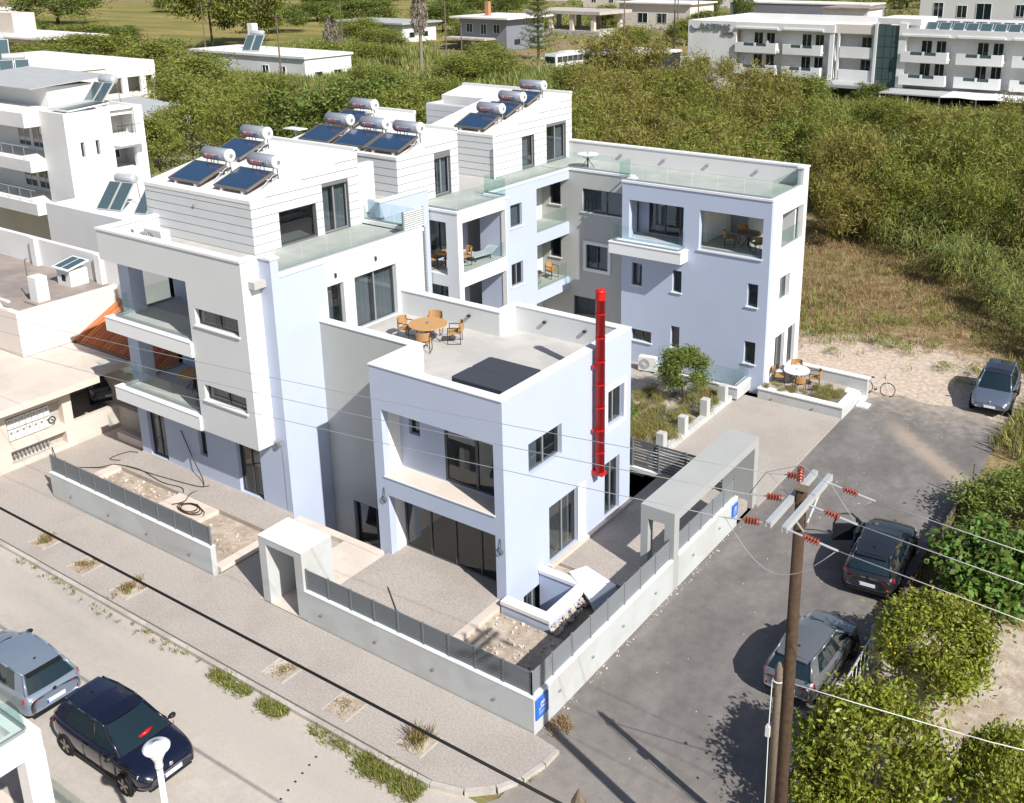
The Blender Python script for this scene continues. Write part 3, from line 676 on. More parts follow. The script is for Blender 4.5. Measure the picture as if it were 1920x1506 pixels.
# ground floor front
wall(A, 'y', 4.02, -1, -23.05, -14.17, 0.0, 2.9, [(-22.45, -21.3, 0.2, 2.4), (-19.15, -18.68, 1.12, 2.2), (-16.85, -15.5, 0.2, 2.4)], 'lavender', t=0.28)
window(A, 'y', 4.02, -1, -22.45, -21.3, 0.2, 2.4, 2, frame='darkframe', name='front_door', curtain=[(.5, .95)])
window(A, 'y', 4.02, -1, -19.15, -18.68, 1.12, 2.2, 1, frame='darkframe')
window(A, 'y', 4.02, -1, -16.85, -15.5, 0.2, 2.4, 2, frame='darkframe', name='front_door', curtain=[(.55, .95)])
# white upper box
wall(A, 'y', 3.24, -1, -22.88, -14.5, 2.9, 9.98, [(-22.88, -17.65, 6.42, 8.78), (-22.88, -17.65, 3.44, 5.88), (-17.3, -14.92, 7.2, 7.85), (-17.26, -14.92, 4.25, 4.88)], 'offwhite', t=0.26)
window(A, 'y', 3.24, -1, -17.3, -14.92, 7.2, 7.85, 2, recess=0.16, sill=True, curtain=[(0, .3), (.52, .98)], frame='darkframe')
window(A, 'y', 3.24, -1, -17.26, -14.92, 4.25, 4.88, 2, recess=0.16, sill=True, curtain=[(.1, .4), (.52, .98)], frame='darkframe')
boxpart(A, 'box_side', 'white', -14.76, 3.5, 2.9, -14.501, 4.0, 9.98)
boxpart(A, 'box_underside', 'white', -22.88, 3.5, 2.88, -14.76, 4.3, 3.0)
boxpart(A, 'coping', 'coping', -22.92, 3.2, 9.98, -14.46, 3.56, 10.06, -14.82, 3.56, 9.98, -14.46, 3.96, 10.06, -22.92, 3.56, 9.98, -22.56, 11.79, 10.06)
for z in (5.86, 2.90):
    boxpart(A, 'balcony_ledge', 'white', -22.96, 3.14, z, -17.64, 3.5, z + 0.56)
    boxpart(A, 'ledge_cap', 'coping', -22.98, 3.12, z + 0.56, -17.64, 3.5, z + 0.585)
    railing(A, [(-22.6, 4.0), (-22.6, 3.4), (-17.7, 3.4)], z + 0.585, 0.85, pw=1.6)
    boxpart(A, 'loggia_floor', 'terrtile', -22.9, 3.5, z + 0.3, -17.65, 6.2, z + 0.55)
    boxpart(A, 'loggia_column', 'lavender', -23.05, 4.02, z + 0.55, -22.35, 4.62, z + 2.92)
    wall(A, 'y', 6.2, -1, -23.05, -17.4, z + 0.3, z + 2.95, [(-19.9, -18.2, z + 0.58, z + 2.65)], 'lavender', t=0.2, name='loggia_wall')
    window(A, 'y', 6.2, -1, -19.9, -18.2, z + 0.58, z + 2.65, 2, recess=0.05, name='loggia_door', curtain=[(0, .5)])
    wall(A, 'x', -17.65, -1, 3.5, 6.2, z + 0.3, z + 2.95, [(5.0, 5.9, z + 0.58, z + 2.6)], 'lavender', t=0.2, name='loggia_side')
    railing(A, [(-22.7, 4.65), (-22.7, 6.15)], z + 0.55, 0.85)
boxpart(A, 'loggia_ceiling', 'white', -22.88, 3.5, 8.78, -17.65, 6.2, 9.0, -22.88, 3.5, 5.80, -17.65, 6.2, 5.87)
boxpart(A, 'party_wall', 'offwhite', -23.05, 6.2, 0.0, -22.77, 11.75, 9.98)
boxpart(A, 'party_wall', 'offwhite', -22.77, 11.47, 0.0, -14.17, 11.75, 9.2)
boxpart(A, 'parapet', 'offwhite', -22.88, 3.5, 9.0, -22.6, 6.2, 9.98)
boxpart(A, 'roof_terrace_floor', 'terrtile', -22.6, 3.5, 9.0, -14.17, 11.4, 9.25)
boxpart(A, 'floor_slab', 'floorin', -17.4, 3.52, 5.9, -14.8, 11.4, 6.2); boxpart(A, 'floor_slab', 'floorin', -17.4, 3.52, 3.01, -14.8, 11.4, 3.3); boxpart(A, 'floor_slab', 'floorin', -23.0, 4.32, 0.0, -14.2, 11.4, 0.18); boxpart(A, 'partition', 'interior', -14.85, 4.35, 0.2, -14.8, 11.4, 9.0)
boxpart(A, 'parapet_lining', 'offwhite', -22.6, 3.502, 9.25, -14.76, 3.52, 9.98)
# penthouse 1
def penthouse(P, x0, x1, y0, y1, z0, zf, zb, holes, rim=True, left_siding=False):
    top = lambda y: zf + (zb - zf) * (y - y0) / (y1 - y0); k = (zb - zf) / (y1 - y0)
    F = ab('x', x1, 1)
    wall(P, 'y', y0, -1, x0, x1, z0, zf - 0.12, [], 'joint', t=0.22, name='penthouse_wall')
    # side wall with openings, straight part then sloped cap
    zc = min(zf, zb) - 0.12
    wall(P, 'x', x1, 1, y0 + 0.22, y1, z0, zc, holes, 'joint', t=0.22, name='penthouse_wall')
    wall(P, 'x', x0, -1, y0 + 0.22, y1, z0, zc, [], 'siding', t=0.22, name='penthouse_wall')
    m = MB(); m.extr([(x1, y0, zc), (x1, y1, zc), (x1, y1, zb - 0.1), (x1, y0, zf - 0.1)], (-0.22, 0, 0)); m.build('gable', 'joint', P)
    m = MB(); m.extr([(x0 + 0.22, y0, zc), (x0 + 0.22, y1, zc), (x0 + 0.22, y1, zb - 0.1), (x0 + 0.22, y0, zf - 0.1)], (-0.22, 0, 0)); m.build('gable', 'siding', P)
    boxpart(P, 'penthouse_wall', 'siding', x0, y1 - 0.2, z0, x1 - 0.22, y1 - 0.002, zb - 0.1)
    m = MB(); m.extr([(x0 - 0.02, y0 - 0.05, zf - 0.13), (x0 - 0.02, y1, zb - 0.13), (x0 - 0.02, y1, zb), (x0 - 0.02, y0 - 0.05, zf)], (x1 - x0 + 0.07, 0, 0)); m.build('pitched_roof', 'roofwhite', P)
    if rim:
        boxpart(P, 'roof_rim', 'offwhite', x0 - 0.02, y1 - 0.22, zb - 0.06, x1 + 0.05, y1 + 0.04, zb + 0.09)
    siding(P, 'y', y0, -1, x0, x1 + 0.03, z0 + 0.02, lambda u: zf - 0.135)
    siding(P, 'x', x1, 1, y0, y1, z0 + 0.02, lambda u: top(u) - 0.135, holes)
penthouse(A, -23.28, -16.91, 5.83, 11.35, 9.25, 11.33, 12.40, [(7.08, 8.96, 9.30, 10.62), (9.32, 10.75, 9.26, 11.18)])
window(A, 'x', -16.91, 1, 7.08, 8.96, 9.30, 10.62, 1, recess=0.12, frame='darkframe')
window(A, 'x', -16.91, 1, 9.32, 10.75, 9.26, 11.18, 2, recess=0.12, name='terrace_door', curtain=[(.05, .4), (.5, 1)])
boxpart(A, 'stair_wall', 'offwhite', -17.2, 11.36, 9.25, -16.91, 12.28, 11.76)
m = MB(); m.lathe([(0.06, 0), (0.06, 0.12)], 10, (-20.2, 5.75, 10.75), 'y'); m.build('vent', 'greymetal', A)
# ================================================================== middle block
C = thing('apartment_block', 'middle block with white boxed loggias, a pitched roof and four solar heaters', 'building', (-19, 17, 0))
boxpart(C, 'stair_tower', 'lavender', -20.0, 11.76, 0.0, -15.95, 14.5, 9.6)
boxpart(C, 'stair_parapet', 'lavender', -16.2, 11.12 + 0.4, 9.6, -15.95, 14.5, 10.24, -16.9, 11.8, 9.6, -16.2, 12.0, 10.24)
boxpart(C, 'coping', 'coping', -16.24, 11.5, 10.24, -15.91, 14.54, 10.31)
boxpart(C, 'upper_landing', 'terrtile', -20.0, 12.0, 9.602, -16.2, 14.5, 9.75)
lv = boxpart(C, 'louvre_frame', 'aluframe', -14.05, 10.78, 9.45, -13.98, 10.83, 10.26, -14.05, 11.95, 5.9, -13.98, 12.0, 10.26)
for i in range(9): boxpart(lv, 'louvre_slat', 'offwhite', -14.10, 10.83, 9.50 + i * 0.085, -13.95, 11.95, 9.545 + i * 0.085)
for i in range(38): boxpart(lv, 'louvre_slat', 'aluframe', -14.09, 11.79, 5.95 + i * 0.092, -13.93, 12.03, 5.995 + i * 0.092)
# white loggia box
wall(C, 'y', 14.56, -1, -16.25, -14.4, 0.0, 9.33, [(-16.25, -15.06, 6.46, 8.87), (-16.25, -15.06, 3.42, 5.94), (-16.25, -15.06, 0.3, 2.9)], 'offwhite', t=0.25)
wall(C, 'x', -14.4, 1, 14.81, 18.0, 0.0, 9.33, [(14.88, 17.96, 6.58, 8.86), (14.88, 17.97, 3.5, 5.94), (14.88, 17.97, 0.3, 2.95)], 'white', t=0.25)
wall(C, 'y', 18.25, 1, -15.95, -14.4, 0.0, 9.33, [], 'lavender', t=0.25)
for z in (6.2, 3.15, 0.0): boxpart(C, 'loggia_floor', 'terrtile', -16.9, 14.81, z, -14.65, 18.0, z + 0.32)
boxpart(C, 'loggia_ceiling', 'white', -16.9, 14.81, 8.87, -14.65, 18.0, 9.28)
wall(C, 'x', -16.9, 1, 14.5, 18.25, 0.0, 9.28, [(15.6, 17.3, 6.54, 8.6), (15.6, 17.3, 3.5, 5.6)], 'lavender', t=0.25, name='loggia_wall')
window(C, 'x', -16.9, 1, 15.6, 17.3, 6.54, 8.6, 2, frame='darkframe', name='loggia_door'); window(C, 'x', -16.9, 1, 15.6, 17.3, 3.5, 5.6, 2, frame='darkframe', name='loggia_door')
boxpart(C, 'coping', 'coping', -16.25, 14.52, 9.33, -14.36, 14.85, 9.43, -14.69, 14.85, 9.33, -14.36, 18.29, 9.43, -15.7, 17.96, 9.33, -14.69, 18.29, 9.43)
railing(C, [(-16.2, 14.66), (-14.5, 14.66), (-14.5, 18.14), (-15.75, 18.14), (-15.75, 20.2), (-15.75, 25.2), (-12.05, 25.2), (-12.05, 24.12)], 9.43, 0.82)
for z in (6.52, 3.47): railing(C, [(-14.5, 14.9), (-14.5, 17.95)], z + 0.03, 0.75, pw=1.5)
# lavender court wall
wall(C, 'x', -15.67, 1, 18.25, 25.07, 0.0, 9.33, [(22.17, 25.07, 6.55, 8.85), (22.17, 25.07, 3.52, 5.92), (22.05, 25.07, 0.1, 2.85), (20.0, 20.93, 7.3, 8.43), (20.0, 20.95, 4.3, 5.46)], 'lavender', t=0.25)
window(C, 'x', -15.67, 1, 20.0, 20.93, 7.3, 8.43, 1, recess=0.08, curtain=[(0, 1)], sill=True); window(C, 'x', -15.67, 1, 20.0, 20.95, 4.3, 5.46, 2, recess=0.08, curtain=[(.5, .8)], sill=True)
for z in (6.2, 3.2, 0.0): boxpart(C, 'loggia_floor', 'terrtile', -17.4, 21.9, z, -15.92, 25.06, z + 0.32)
for z in (6.55, 3.52): railing(C, [(-15.78, 22.2), (-15.78, 25.0)], z, 0.8, pw=1.4)
wall(C, 'x', -17.4, 1, 18.2, 25.06, 0.0, 9.28, [(22.6, 24.3, 6.6, 8.6), (22.6, 24.3, 3.55, 5.6)], 'offwhite', t=0.25, name='loggia_wall')
window(C, 'x', -17.4, 1, 22.6, 24.3, 6.6, 8.6, 2, frame='darkframe', name='loggia_door'); window(C, 'x', -17.4, 1, 22.6, 24.3, 3.55, 5.6, 2, frame='darkframe', name='loggia_door')
boxpart(C, 'loggia_side', 'offwhite', -17.4, 21.7, 0.0, -15.92, 21.9, 9.2)
boxpart(C, 'coping', 'coping', -15.97, 18.29, 9.33, -15.63, 25.07, 9.43)
boxpart(C, 'roof_terrace_floor', 'terrtile', -25.2, 14.5, 9.0, -16.25, 25.06, 9.30)
boxpart(C, 'roof_terrace_floor', 'terrtile', -16.25, 14.85, 9.28, -14.69, 17.96, 9.303, -16.25, 18.0, 9.0, -15.97, 25.06, 9.302)
boxpart(C, 'party_wall', 'offwhite', -25.2, 14.5, 0.0, -24.95, 25.0, 9.0, -24.95, 14.5, 0.0, -20.0, 14.75, 9.0)
penthouse(C, -24.5, -17.31, 14.06 + 0.02, 18.18, 9.30, 11.58, 12.23, [(16.5, 17.64, 9.36, 11.1)])
window(C, 'x', -17.31, 1, 16.5, 17.64, 9.36, 11.1, 2, recess=0.12, name='terrace_door', curtain=[(.4, 1)])
m = MB(); m.extr([(-25.1, 18.24, 9.3), (-25.1, 19.9, 9.3), (-25.1, 19.9, 12.50), (-25.1, 18.24, 12.24)], (3.7, 0, 0)); m.build('rear_roof_step', 'roofwhite', C)
boxpart(C, 'roof_rim', 'offwhite', -25.12, 19.7, 12.4, -21.38, 19.94, 12.58)
m = MB(); m.tube([(-20.9, 16.6, 12.0), (-20.9, 16.6, 12.75), (-20.95, 16.5, 12.92), (-21.15, 16.35, 12.95), (-21.25, 16.3, 12.85)], 0.07, 8); m.build('vent_pipe', 'galv', C, smooth=True)
boxpart(C, 'skylight', 'offwhite', -25.9, 15.3, 11.9, -24.8, 15.9, 11.95, -25.35, 15.55, 9.3, -25.25, 15.65, 11.9)
# ================================================================== rear wing
D = thing('apartment_block', 'lavender rear wing with glazed roof terrace and tall garden front beside the empty lot', 'building', (-8, 26, 0))
wall(D, 'y', 24.01, -1, -11.8, -3.93, -0.1, 9.33, [(-11.4, -8.39, 6.57, 8.49), (-7.55, -4.32, 6.57, 8.48), (-11.2, -10.62, 4.16, 5.32), (-8.91, -8.41, 4.2, 5.3), (-4.95, -4.42, 4.2, 5.32), (-11.18, -10.03, 1.24, 1.83), (-8.93, -8.44, 1.3, 2.42), (-4.98, -4.41, 1.35, 2.45)], 'lavender', t=0.28)
for a, b, p, q in ((-11.2, -10.62, 4.16, 5.32), (-8.91, -8.41, 4.2, 5.3), (-4.95, -4.42, 4.2, 5.32), (-8.93, -8.44, 1.3, 2.42), (-4.98, -4.41, 1.35, 2.45)):
    window(D, 'y', 24.01, -1, a, b, p, q, 1, sill=True, curtain=[(0, 1)], frame='darkframe', cmat='curtaindark')
window(D, 'y', 24.01, -1, -11.18, -10.03, 1.24, 1.83, 2, sill=True, frame='darkframe')
wall(D, 'x', -3.93, 1, 24.29, 28.02, -0.1, 9.33, [(25.28, 27.9, 6.75, 8.48), (25.3, 26.5, 4.17, 5.4), (25.22, 26.4, 0.4, 2.42), (26.8, 27.75, 0.4, 2.45)], 'white', t=0.28)
window(D, 'x', -3.93, 1, 25.3, 26.5, 4.17, 5.4, 2, trim=0.16, curtain=[(0, 1)]); window(D, 'x', -3.93, 1, 25.22, 26.4, 0.4, 2.42, 2, name='patio_door', curtain=[(0, .5)]); window(D, 'x', -3.93, 1, 26.8, 27.75, 0.4, 2.45, 1, name='patio_door')
boxpart(D, 'garden_face', 'wallgrey', -4.6, 23.98, -0.1, -4.05, 24.008, 0.001)
# balcony box
boxpart(D, 'balcony', 'white', -12.1, 23.25, 5.87, -8.1, 24.0, 6.42)
boxpart(D, 'balcony_cap', 'coping', -12.13, 23.22, 6.42, -8.07, 24.0, 6.47)
railing(D, [(-11.95, 24.0), (-11.95, 23.4), (-8.3, 23.4), (-8.3, 24.0)], 6.47, 0.85, pw=1.3)
# loggia rooms
boxpart(D, 'loggia_floor', 'terrtile', -11.6, 24.28, 6.2, -4.2, 27.9, 6.56)
wall(D, 'y', 25.3, -1, -11.6, -8.0, 6.56, 9.0, [(-11.0, -8.3, 6.6, 8.7)], 'lavender', t=0.15, name='loggia_wall')
window(D, 'y', 25.3, -1, -11.0, -8.3, 6.6, 8.7, 3, recess=0.02, name='loggia_door', frame='darkframe', curtain=[(.1, .35), (.6, .8)])
boxpart(D, 'loggia_divider', 'white', -8.2, 24.29, 6.56, -8.0, 25.15, 9.0, -8.0, 25.3, 6.56, -7.8, 27.5, 9.0)
wall(D, 'y', 27.5, -1, -8.0, -4.2, 6.56, 9.0, [(-7.6, -6.6, 6.6, 8.7)], 'offwhite', t=0.15, name='loggia_wall')
railing(D, [(-7.5, 24.2), (-4.4, 24.2)], 6.575, 0.8, pw=1.6); railing(D, [(-4.1, 25.3), (-4.1, 27.85)], 6.755, 0.8)
boxpart(D, 'sill_strip', 'coping', -7.6, 23.95, 6.5, -4.28, 24.0, 6.575)
boxpart(D, 'floor_slab', 'floorin', -11.6, 24.28, 3.1, -4.2, 28.0, 3.4, -11.6, 24.28, 0.0, -4.2, 28.0, 0.3)
boxpart(D, 'partition', 'interior', -11.6, 26.0, 0.3, -4.22, 26.1, 3.1, -11.6, 26.0, 3.4, -4.22, 26.1, 6.2)
wall(D, 'y', 25.07, -1, -17.4, -11.8, 0.0, 9.33, [(-14.84, -12.0, 7.22, 8.45), (-14.6, -13.25, 4.2, 5.5), (-15.4, -14.0, 0.3, 2.53), (-16.9, -16.2, 7.4, 8.7), (-16.9, -16.2, 4.5, 5.7)], 'courtgrey', t=0.25)
window(D, 'y', 25.07, -1, -14.84, -12.0, 7.22, 8.45, 2, recess=0.1, sill=True, curtain=[(0, .48), (.52, 1)], cmat='curtaindark', frame='darkframe')
window(D, 'y', 25.07, -1, -14.6, -13.25, 4.2, 5.5, 2, recess=0.06, trim=0.17, curtain=[(0, .45), (.8, 1)], frame='darkframe')
window(D, 'y', 25.07, -1, -15.4, -14.0, 0.3, 2.53, 1, recess=0.08, frame='darkframe', name='shutter_door', curtain=[(0, 1)], cmat='curtaindark')
for z in (7.4, 4.5): window(D, 'y', 25.07, -1, -16.9, -16.2, z, z + 1.25, 1, recess=0.06, sill=True, frame='darkframe')
wall(D, 'x', -11.8, -1, 24.29, 25.07, 0.0, 9.33, [], 'lavender', t=0.25)
boxpart(D, 'roof_terrace_floor', 'terrtile', -17.66, 25.08, 9.0, -4.2, 28.02, 9.30, -11.8, 24.29, 9.0, -4.2, 25.08, 9.301)
boxpart(D, 'coping', 'coping', -11.84, 23.97, 9.33, -3.89, 24.3, 9.43, -4.22, 24.3, 9.33, -3.89, 27.58, 9.43, -15.63, 25.03, 9.33, -11.84, 25.36, 9.43, -11.84, 24.3, 9.33, -11.52, 25.03, 9.43)
railing(D, [(-12.05, 24.12), (-4.05, 24.12), (-4.05, 27.6)], 9.43, 0.82, pw=1.3)
boxpart(D, 'rear_parapet', 'offwhite', -25.15, 28.02, 0.0, -3.93, 28.3, 10.21)
boxpart(D, 'rear_parapet', 'offwhite', -4.21, 27.6, 9.33, -3.93, 28.02, 10.21)
boxpart(D, 'coping', 'coping', -17.6, 27.98, 10.21, -3.89, 28.34, 10.29, -4.25, 27.56, 10.21, -3.89, 27.98, 10.29)
boxpart(D, 'roof_terrace_floor', 'roofwhite', -25.1, 25.08, 9.0, -17.66, 28.02, 9.28)
for x in (-14.3, -11.7, -9.2, -6.5): boxpart(D, 'wall_light', 'greymetal', x - 0.08, 27.92, 9.72, x + 0.08, 28.02, 9.80)
penthouse(D, -22.1, -17.68, 21.34, 28.31, 9.30, 11.48, 12.79, [(23.7, 24.8, 9.4, 11.05), (25.9, 27.75, 9.36, 11.24)])
window(D, 'x', -17.68, 1, 23.7, 24.8, 9.4, 11.05, 1, recess=0.1, curtain=[(0, .75)]); window(D, 'x', -17.68, 1, 25.9, 27.75, 9.36, 11.24, 2, recess=0.1, name='terrace_door', curtain=[(.5, 1)])
m = MB(); m.extr([(-25.15, 26.25, 9.3), (-25.15, 28.31, 9.3), (-25.15, 28.31, 12.79), (-25.15, 26.25, 12.40)], (3.03, 0, 0)); m.build('rear_roof_step', 'roofwhite', D)
boxpart(D, 'roof_rim', 'offwhite', -25.17, 28.1, 12.7, -22.14, 28.35, 12.88)
boxpart(D, 'well_box', 'offwhite', -25.15, 24.93, 9.3, -22.12, 25.12, 12.1, -25.15, 25.12, 9.3, -24.95, 26.2, 12.1)
siding(D, 'y', 24.93, -1, -25.15, -22.12, 9.32, lambda u: 12.08)
m = MB(); m.tube([(-17.55, 21.25, 9.3), (-17.55, 21.25, 10.9)], 0.05, 8); m.build('downpipe', 'coping', D)
# garden court edging
gw = thing('garden_wall', 'low grey garden wall with square stub posts along the paved court', 'wall', (-4.9, 18, 0))
boxpart(gw, 'kerb_wall', 'wallgrey', -5.05, 15.0, 0.0, -4.75, 22.4, 0.28)
for y in (15.85, 17.75, 19.85, 21.7): boxpart(gw, 'stub_post', 'wallgrey', -5.06, y - 0.17, 0.28, -4.72, y + 0.17, 1.05)
gw = thing('stair_well_rim', 'low white rim with glass railing round the sunken stair by the rear wing', 'railing', (-6.4, 23, 0))
boxpart(gw, 'rim', 'wallgrey', -8.3, 22.5, 0.08, -4.55, 22.75, 0.62, -4.80, 22.75, 0.08, -4.55, 24.0, 0.62, -8.3, 22.75, 0.08, -8.05, 24.0, 0.62)
boxpart(gw, 'cap', 'coping', -8.33, 22.47, 0.62, -4.52, 22.78, 0.68, -4.83, 22.78, 0.62, -4.52, 23.99, 0.68, -8.33, 22.78, 0.62, -8.02, 23.99, 0.68)
railing(gw, [(-8.18, 23.95), (-8.18, 22.62), (-4.67, 22.62), (-4.67, 23.95)], 0.68, 0.85)
# rear ground-floor terrace and planter
pt = thing('planter_terrace', 'raised ground-floor terrace with planter walls and steps at the rear wing', 'terrace', (-1.9, 25, 0))
boxpart(pt, 'terrace_floor', 'paver', -3.92, 24.0, -0.1, -0.6, 27.6, 0.28)
boxpart(pt, 'planter_wall', 'wallgrey', -3.92, 23.42, -0.12, 0.15, 23.72, 0.46, -0.15, 23.72, -0.12, 0.15, 25.65, 0.46)
boxpart(pt, 'planter_cap', 'coping', -3.95, 23.38, 0.46, 0.19, 23.76, 0.52, -0.19, 23.76, 0.46, 0.19, 25.68, 0.52)
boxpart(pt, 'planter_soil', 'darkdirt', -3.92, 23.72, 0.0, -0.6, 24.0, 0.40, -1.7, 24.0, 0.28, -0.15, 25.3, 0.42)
boxpart(pt, 'end_wall', 'wallgrey', -3.2, 26.4, -0.12, 0.3, 26.65, 0.82)
boxpart(pt, 'end_cap', 'coping', -3.22, 26.37, 0.82, 0.34, 26.68, 0.88)
for i in range(3): boxpart(pt, 'step', 'coping', -0.6 + i * 0.32, 25.70, -0.12, -0.28 + i * 0.32, 26.38, 0.24 - i * 0.11)
boxpart(pt, 'pad', 'coping', 0.2, 25.2, -0.12, 0.75, 25.75, -0.03)
wall_lights(pt, 'y', 23.42, -1, [-3.2, -1.2], 0.12)
# ================================================================== solar water heaters
def text_obj(body, size, mat, parent, M4, extrude=0.003, name='lettering', bold=False):
    c = bpy.data.curves.new(name, 'FONT'); c.body = body; c.size = size; c.extrude = extrude; c.align_x = 'CENTER'; c.align_y = 'CENTER'; c.resolution_u = 2
    tmp = bpy.data.objects.new(name, c); COL.objects.link(tmp); bpy.context.view_layer.update()
    me = bpy.data.meshes.new_from_object(tmp.evaluated_get(bpy.context.evaluated_depsgraph_get())); bpy.data.objects.remove(tmp); me.materials.clear(); me.materials.append(MAT[mat])
    o = bpy.data.objects.new(name, me); COL.objects.link(o); o.parent = parent; o.matrix_local = M4
    L = parent.get('_L')
    if L is not None: o.matrix_local = Matrix.Translation((-L[0], -L[1], -L[2])) @ M4
    return o
def heater(label, loc, tilt=20.0, group='solar water heaters on the white roofs'):
    t = thing('solar_water_heater', label, 'solar heater', loc, group, world=False)
    T = Matrix.Rotation(R(tilt), 4, 'X'); w, d = 1.94, 1.42
    m = MB(); m.T = T
    m.box(-w / 2, 0, 0.0, w / 2, 0.05, 0.1); m.box(-w / 2, d - 0.05, 0.0, w / 2, d, 0.1); m.box(-w / 2, 0.05, 0.0, -w / 2 + 0.05, d - 0.05, 0.1); m.box(w / 2 - 0.05, 0.05, 0, w / 2, d - 0.05, 0.1); m.box(-w / 2 + 0.05, 0.05, 0.0, w / 2 - 0.05, d - 0.05, 0.03)
    c = m.build('collector', 'collframe', t)
    m = MB(); m.T = T; m.box(-w / 2 + 0.05, 0.05, 0.075, w / 2 - 0.05, d - 0.05, 0.088); m.build('collector_glass', 'absorber', c)
    yb, zb = d * math.cos(R(tilt)), d * math.sin(R(tilt)); ty, tz = yb + 0.22, zb + 0.40; r = 0.265; L = 1.5; ox = 0.18
    m = MB(); m.lathe([(r * .9, -L / 2), (r, -L / 2 + 0.04), (r, L / 2 - 0.05)], 22, (ox, ty, tz), 'x'); tk = m.build('tank', 'tank', t, smooth=True)
    m = MB(); m.lathe([(r * 1.02, L / 2 - 0.05), (r * 1.02, L / 2 + 0.0), (r * .86, L / 2 + 0.05), (r * .4, L / 2 + 0.055), (r * .34, L / 2 + 0.075), (0.02, L / 2 + 0.075)], 22, (ox, ty, tz), 'x'); m.build('end_cap', 'tankcap', tk, smooth=False)
    m = MB(); m.lathe([(r * .3, 0), (r * .3, 0.012)], 16, (ox + L / 2 + 0.075, ty, tz), 'x'); m.build('end_hub', 'tank', tk)
    # printed label, curved on the front of the tank
    m = MB(); n = 5; a0, a1 = R(174), R(210)
    for i in range(n):
        p, q = a0 + (a1 - a0) * i / n, a0 + (a1 - a0) * (i + 1) / n; rr = r + 0.004
        m.face([(ox - 0.52, ty + math.cos(p) * rr, tz + math.sin(p) * rr), (ox - 0.52, ty + math.cos(q) * rr, tz + math.sin(q) * rr), (ox + 0.50, ty + math.cos(q) * rr, tz + math.sin(q) * rr), (ox + 0.50, ty + math.cos(p) * rr, tz + math.sin(p) * rr)])
    m.build('label_strip', 'labelwhite', tk)
    am = R(192); base = Matrix.Translation((0, ty + math.cos(am) * (r + 0.010), tz + math.sin(am) * (r + 0.010))) @ Matrix.Rotation(R(90) + R(12), 4, 'X')
    text_obj('SUPER', 0.21, 'printred', tk, base @ Matrix.Translation((ox - 0.23, 0, 0))); text_obj('NET', 0.205, 'printblue', tk, base @ Matrix.Translation((ox + 0.27, 0, 0)))
    k = math.tan(R(11)); 
    for x in (-0.42, 0.0, 0.75):
        m = MB(); m.tube([(x, ty - 0.06, tz - r + 0.02), (x, yb - 0.02, -0.13 + k * yb)], 0.022, 5); m.tube([(x, ty + 0.1, tz - r + 0.03), (x, yb + 0.35, -0.13 + k * (yb + .35))], 0.022, 5); m.build('stand_leg', 'greymetal' if x < 0.5 else 'blackmetal', t)
    m = MB(); m.tube([(0.9, ty, tz - 0.2), (0.98, ty - .05, tz - 0.42), (0.99, yb - 0.1, zb - 0.05), (0.98, 0.6, 0.02), (0.9, 0.15, -0.1)], 0.018, 5); m.build('pipe', 'galv', t, smooth=True)
    for x in (-0.6, 0.6): boxpart(t, 'foot', 'coping', x - 0.05, 0.02, -0.13, x + 0.05, 0.14, 0.02)
    return t
H0 = heater('solar heater nearest the street corner of the front penthouse roof, left one', (-21.06, 6.08, 11.52))
HL = [('solar heater on the front penthouse roof, right one above the boarded edge', (-18.37, 6.15, 11.53)), ('solar heater at the back of the front penthouse roof', (-21.75, 8.62, 11.99)),
      ('leftmost solar heater in the front row on the middle roof', (-22.6, 14.2, 11.74)), ('solar heater in the centre of the front row on the middle roof', (-20.33, 14.2, 11.74)), ('solar heater at the right of the front row on the middle roof', (-18.25, 14.2, 11.74)), ('solar heater behind the row on the middle roof', (-23.35, 16.6, 12.1)),
      ('front solar heater of three in a line on the rear penthouse roof', (-19.25, 21.45, 11.64)), ('solar heater second of three in a line on the rear penthouse roof', (-19.35, 23.4, 12.0)), ('rearmost solar heater of three in a line on the rear penthouse roof', (-19.45, 25.4, 12.38))]
for lb, lo in HL:
    c = copy_tree(H0); c.location = lo; c['label'] = lb
# ================================================================== furniture
def chair(label, loc, rz, group, leg='blackmetal'):
    t = thing('rattan_chair', label, 'chair', loc, group, world=False, rz=rz)
    m = MB(); m.box(-0.25, -0.24, 0.40, 0.25, 0.24, 0.46); m.build('seat', 'rattan', t)
    m = MB(); n = 8
    for i in range(n):
        a, b = -1.0 + 2.0 * i / n, -1.0 + 2.0 * (i + 1) / n
        f = lambda u, z: (0.27 * math.sin(u * 1.15) / math.sin(1.15), -0.30 + 0.14 * abs(u) ** 2 - 0.10 * (z - 0.45), z)
        m.extr([f(a, 0.50), f(b, 0.50), f(b, 0.82), f(a, 0.82)], (0, -0.03, 0.0))
    m.build('backrest', 'rattan', t)
    for sx in (-1, 1):
        for y in (-0.24, 0.24):
            m = MB(); m.tube([(sx * 0.26, y, 0.0), (sx * 0.25, y * 0.95, 0.64 if y > 0 else 0.80)], 0.016, 5); m.build('leg', leg, t)
        m = MB(); m.tube([(sx * 0.25, 0.24, 0.64), (sx * 0.26, 0.0, 0.655), (sx * 0.26, -0.26, 0.655)], 0.018, 5); m.build('armrest', leg, t)
        m = MB(); m.tube([(sx * 0.26, -0.24, 0.02), (sx * 0.26, 0.24, 0.02)], 0.012, 5); m.build('runner', leg, t)
    return t
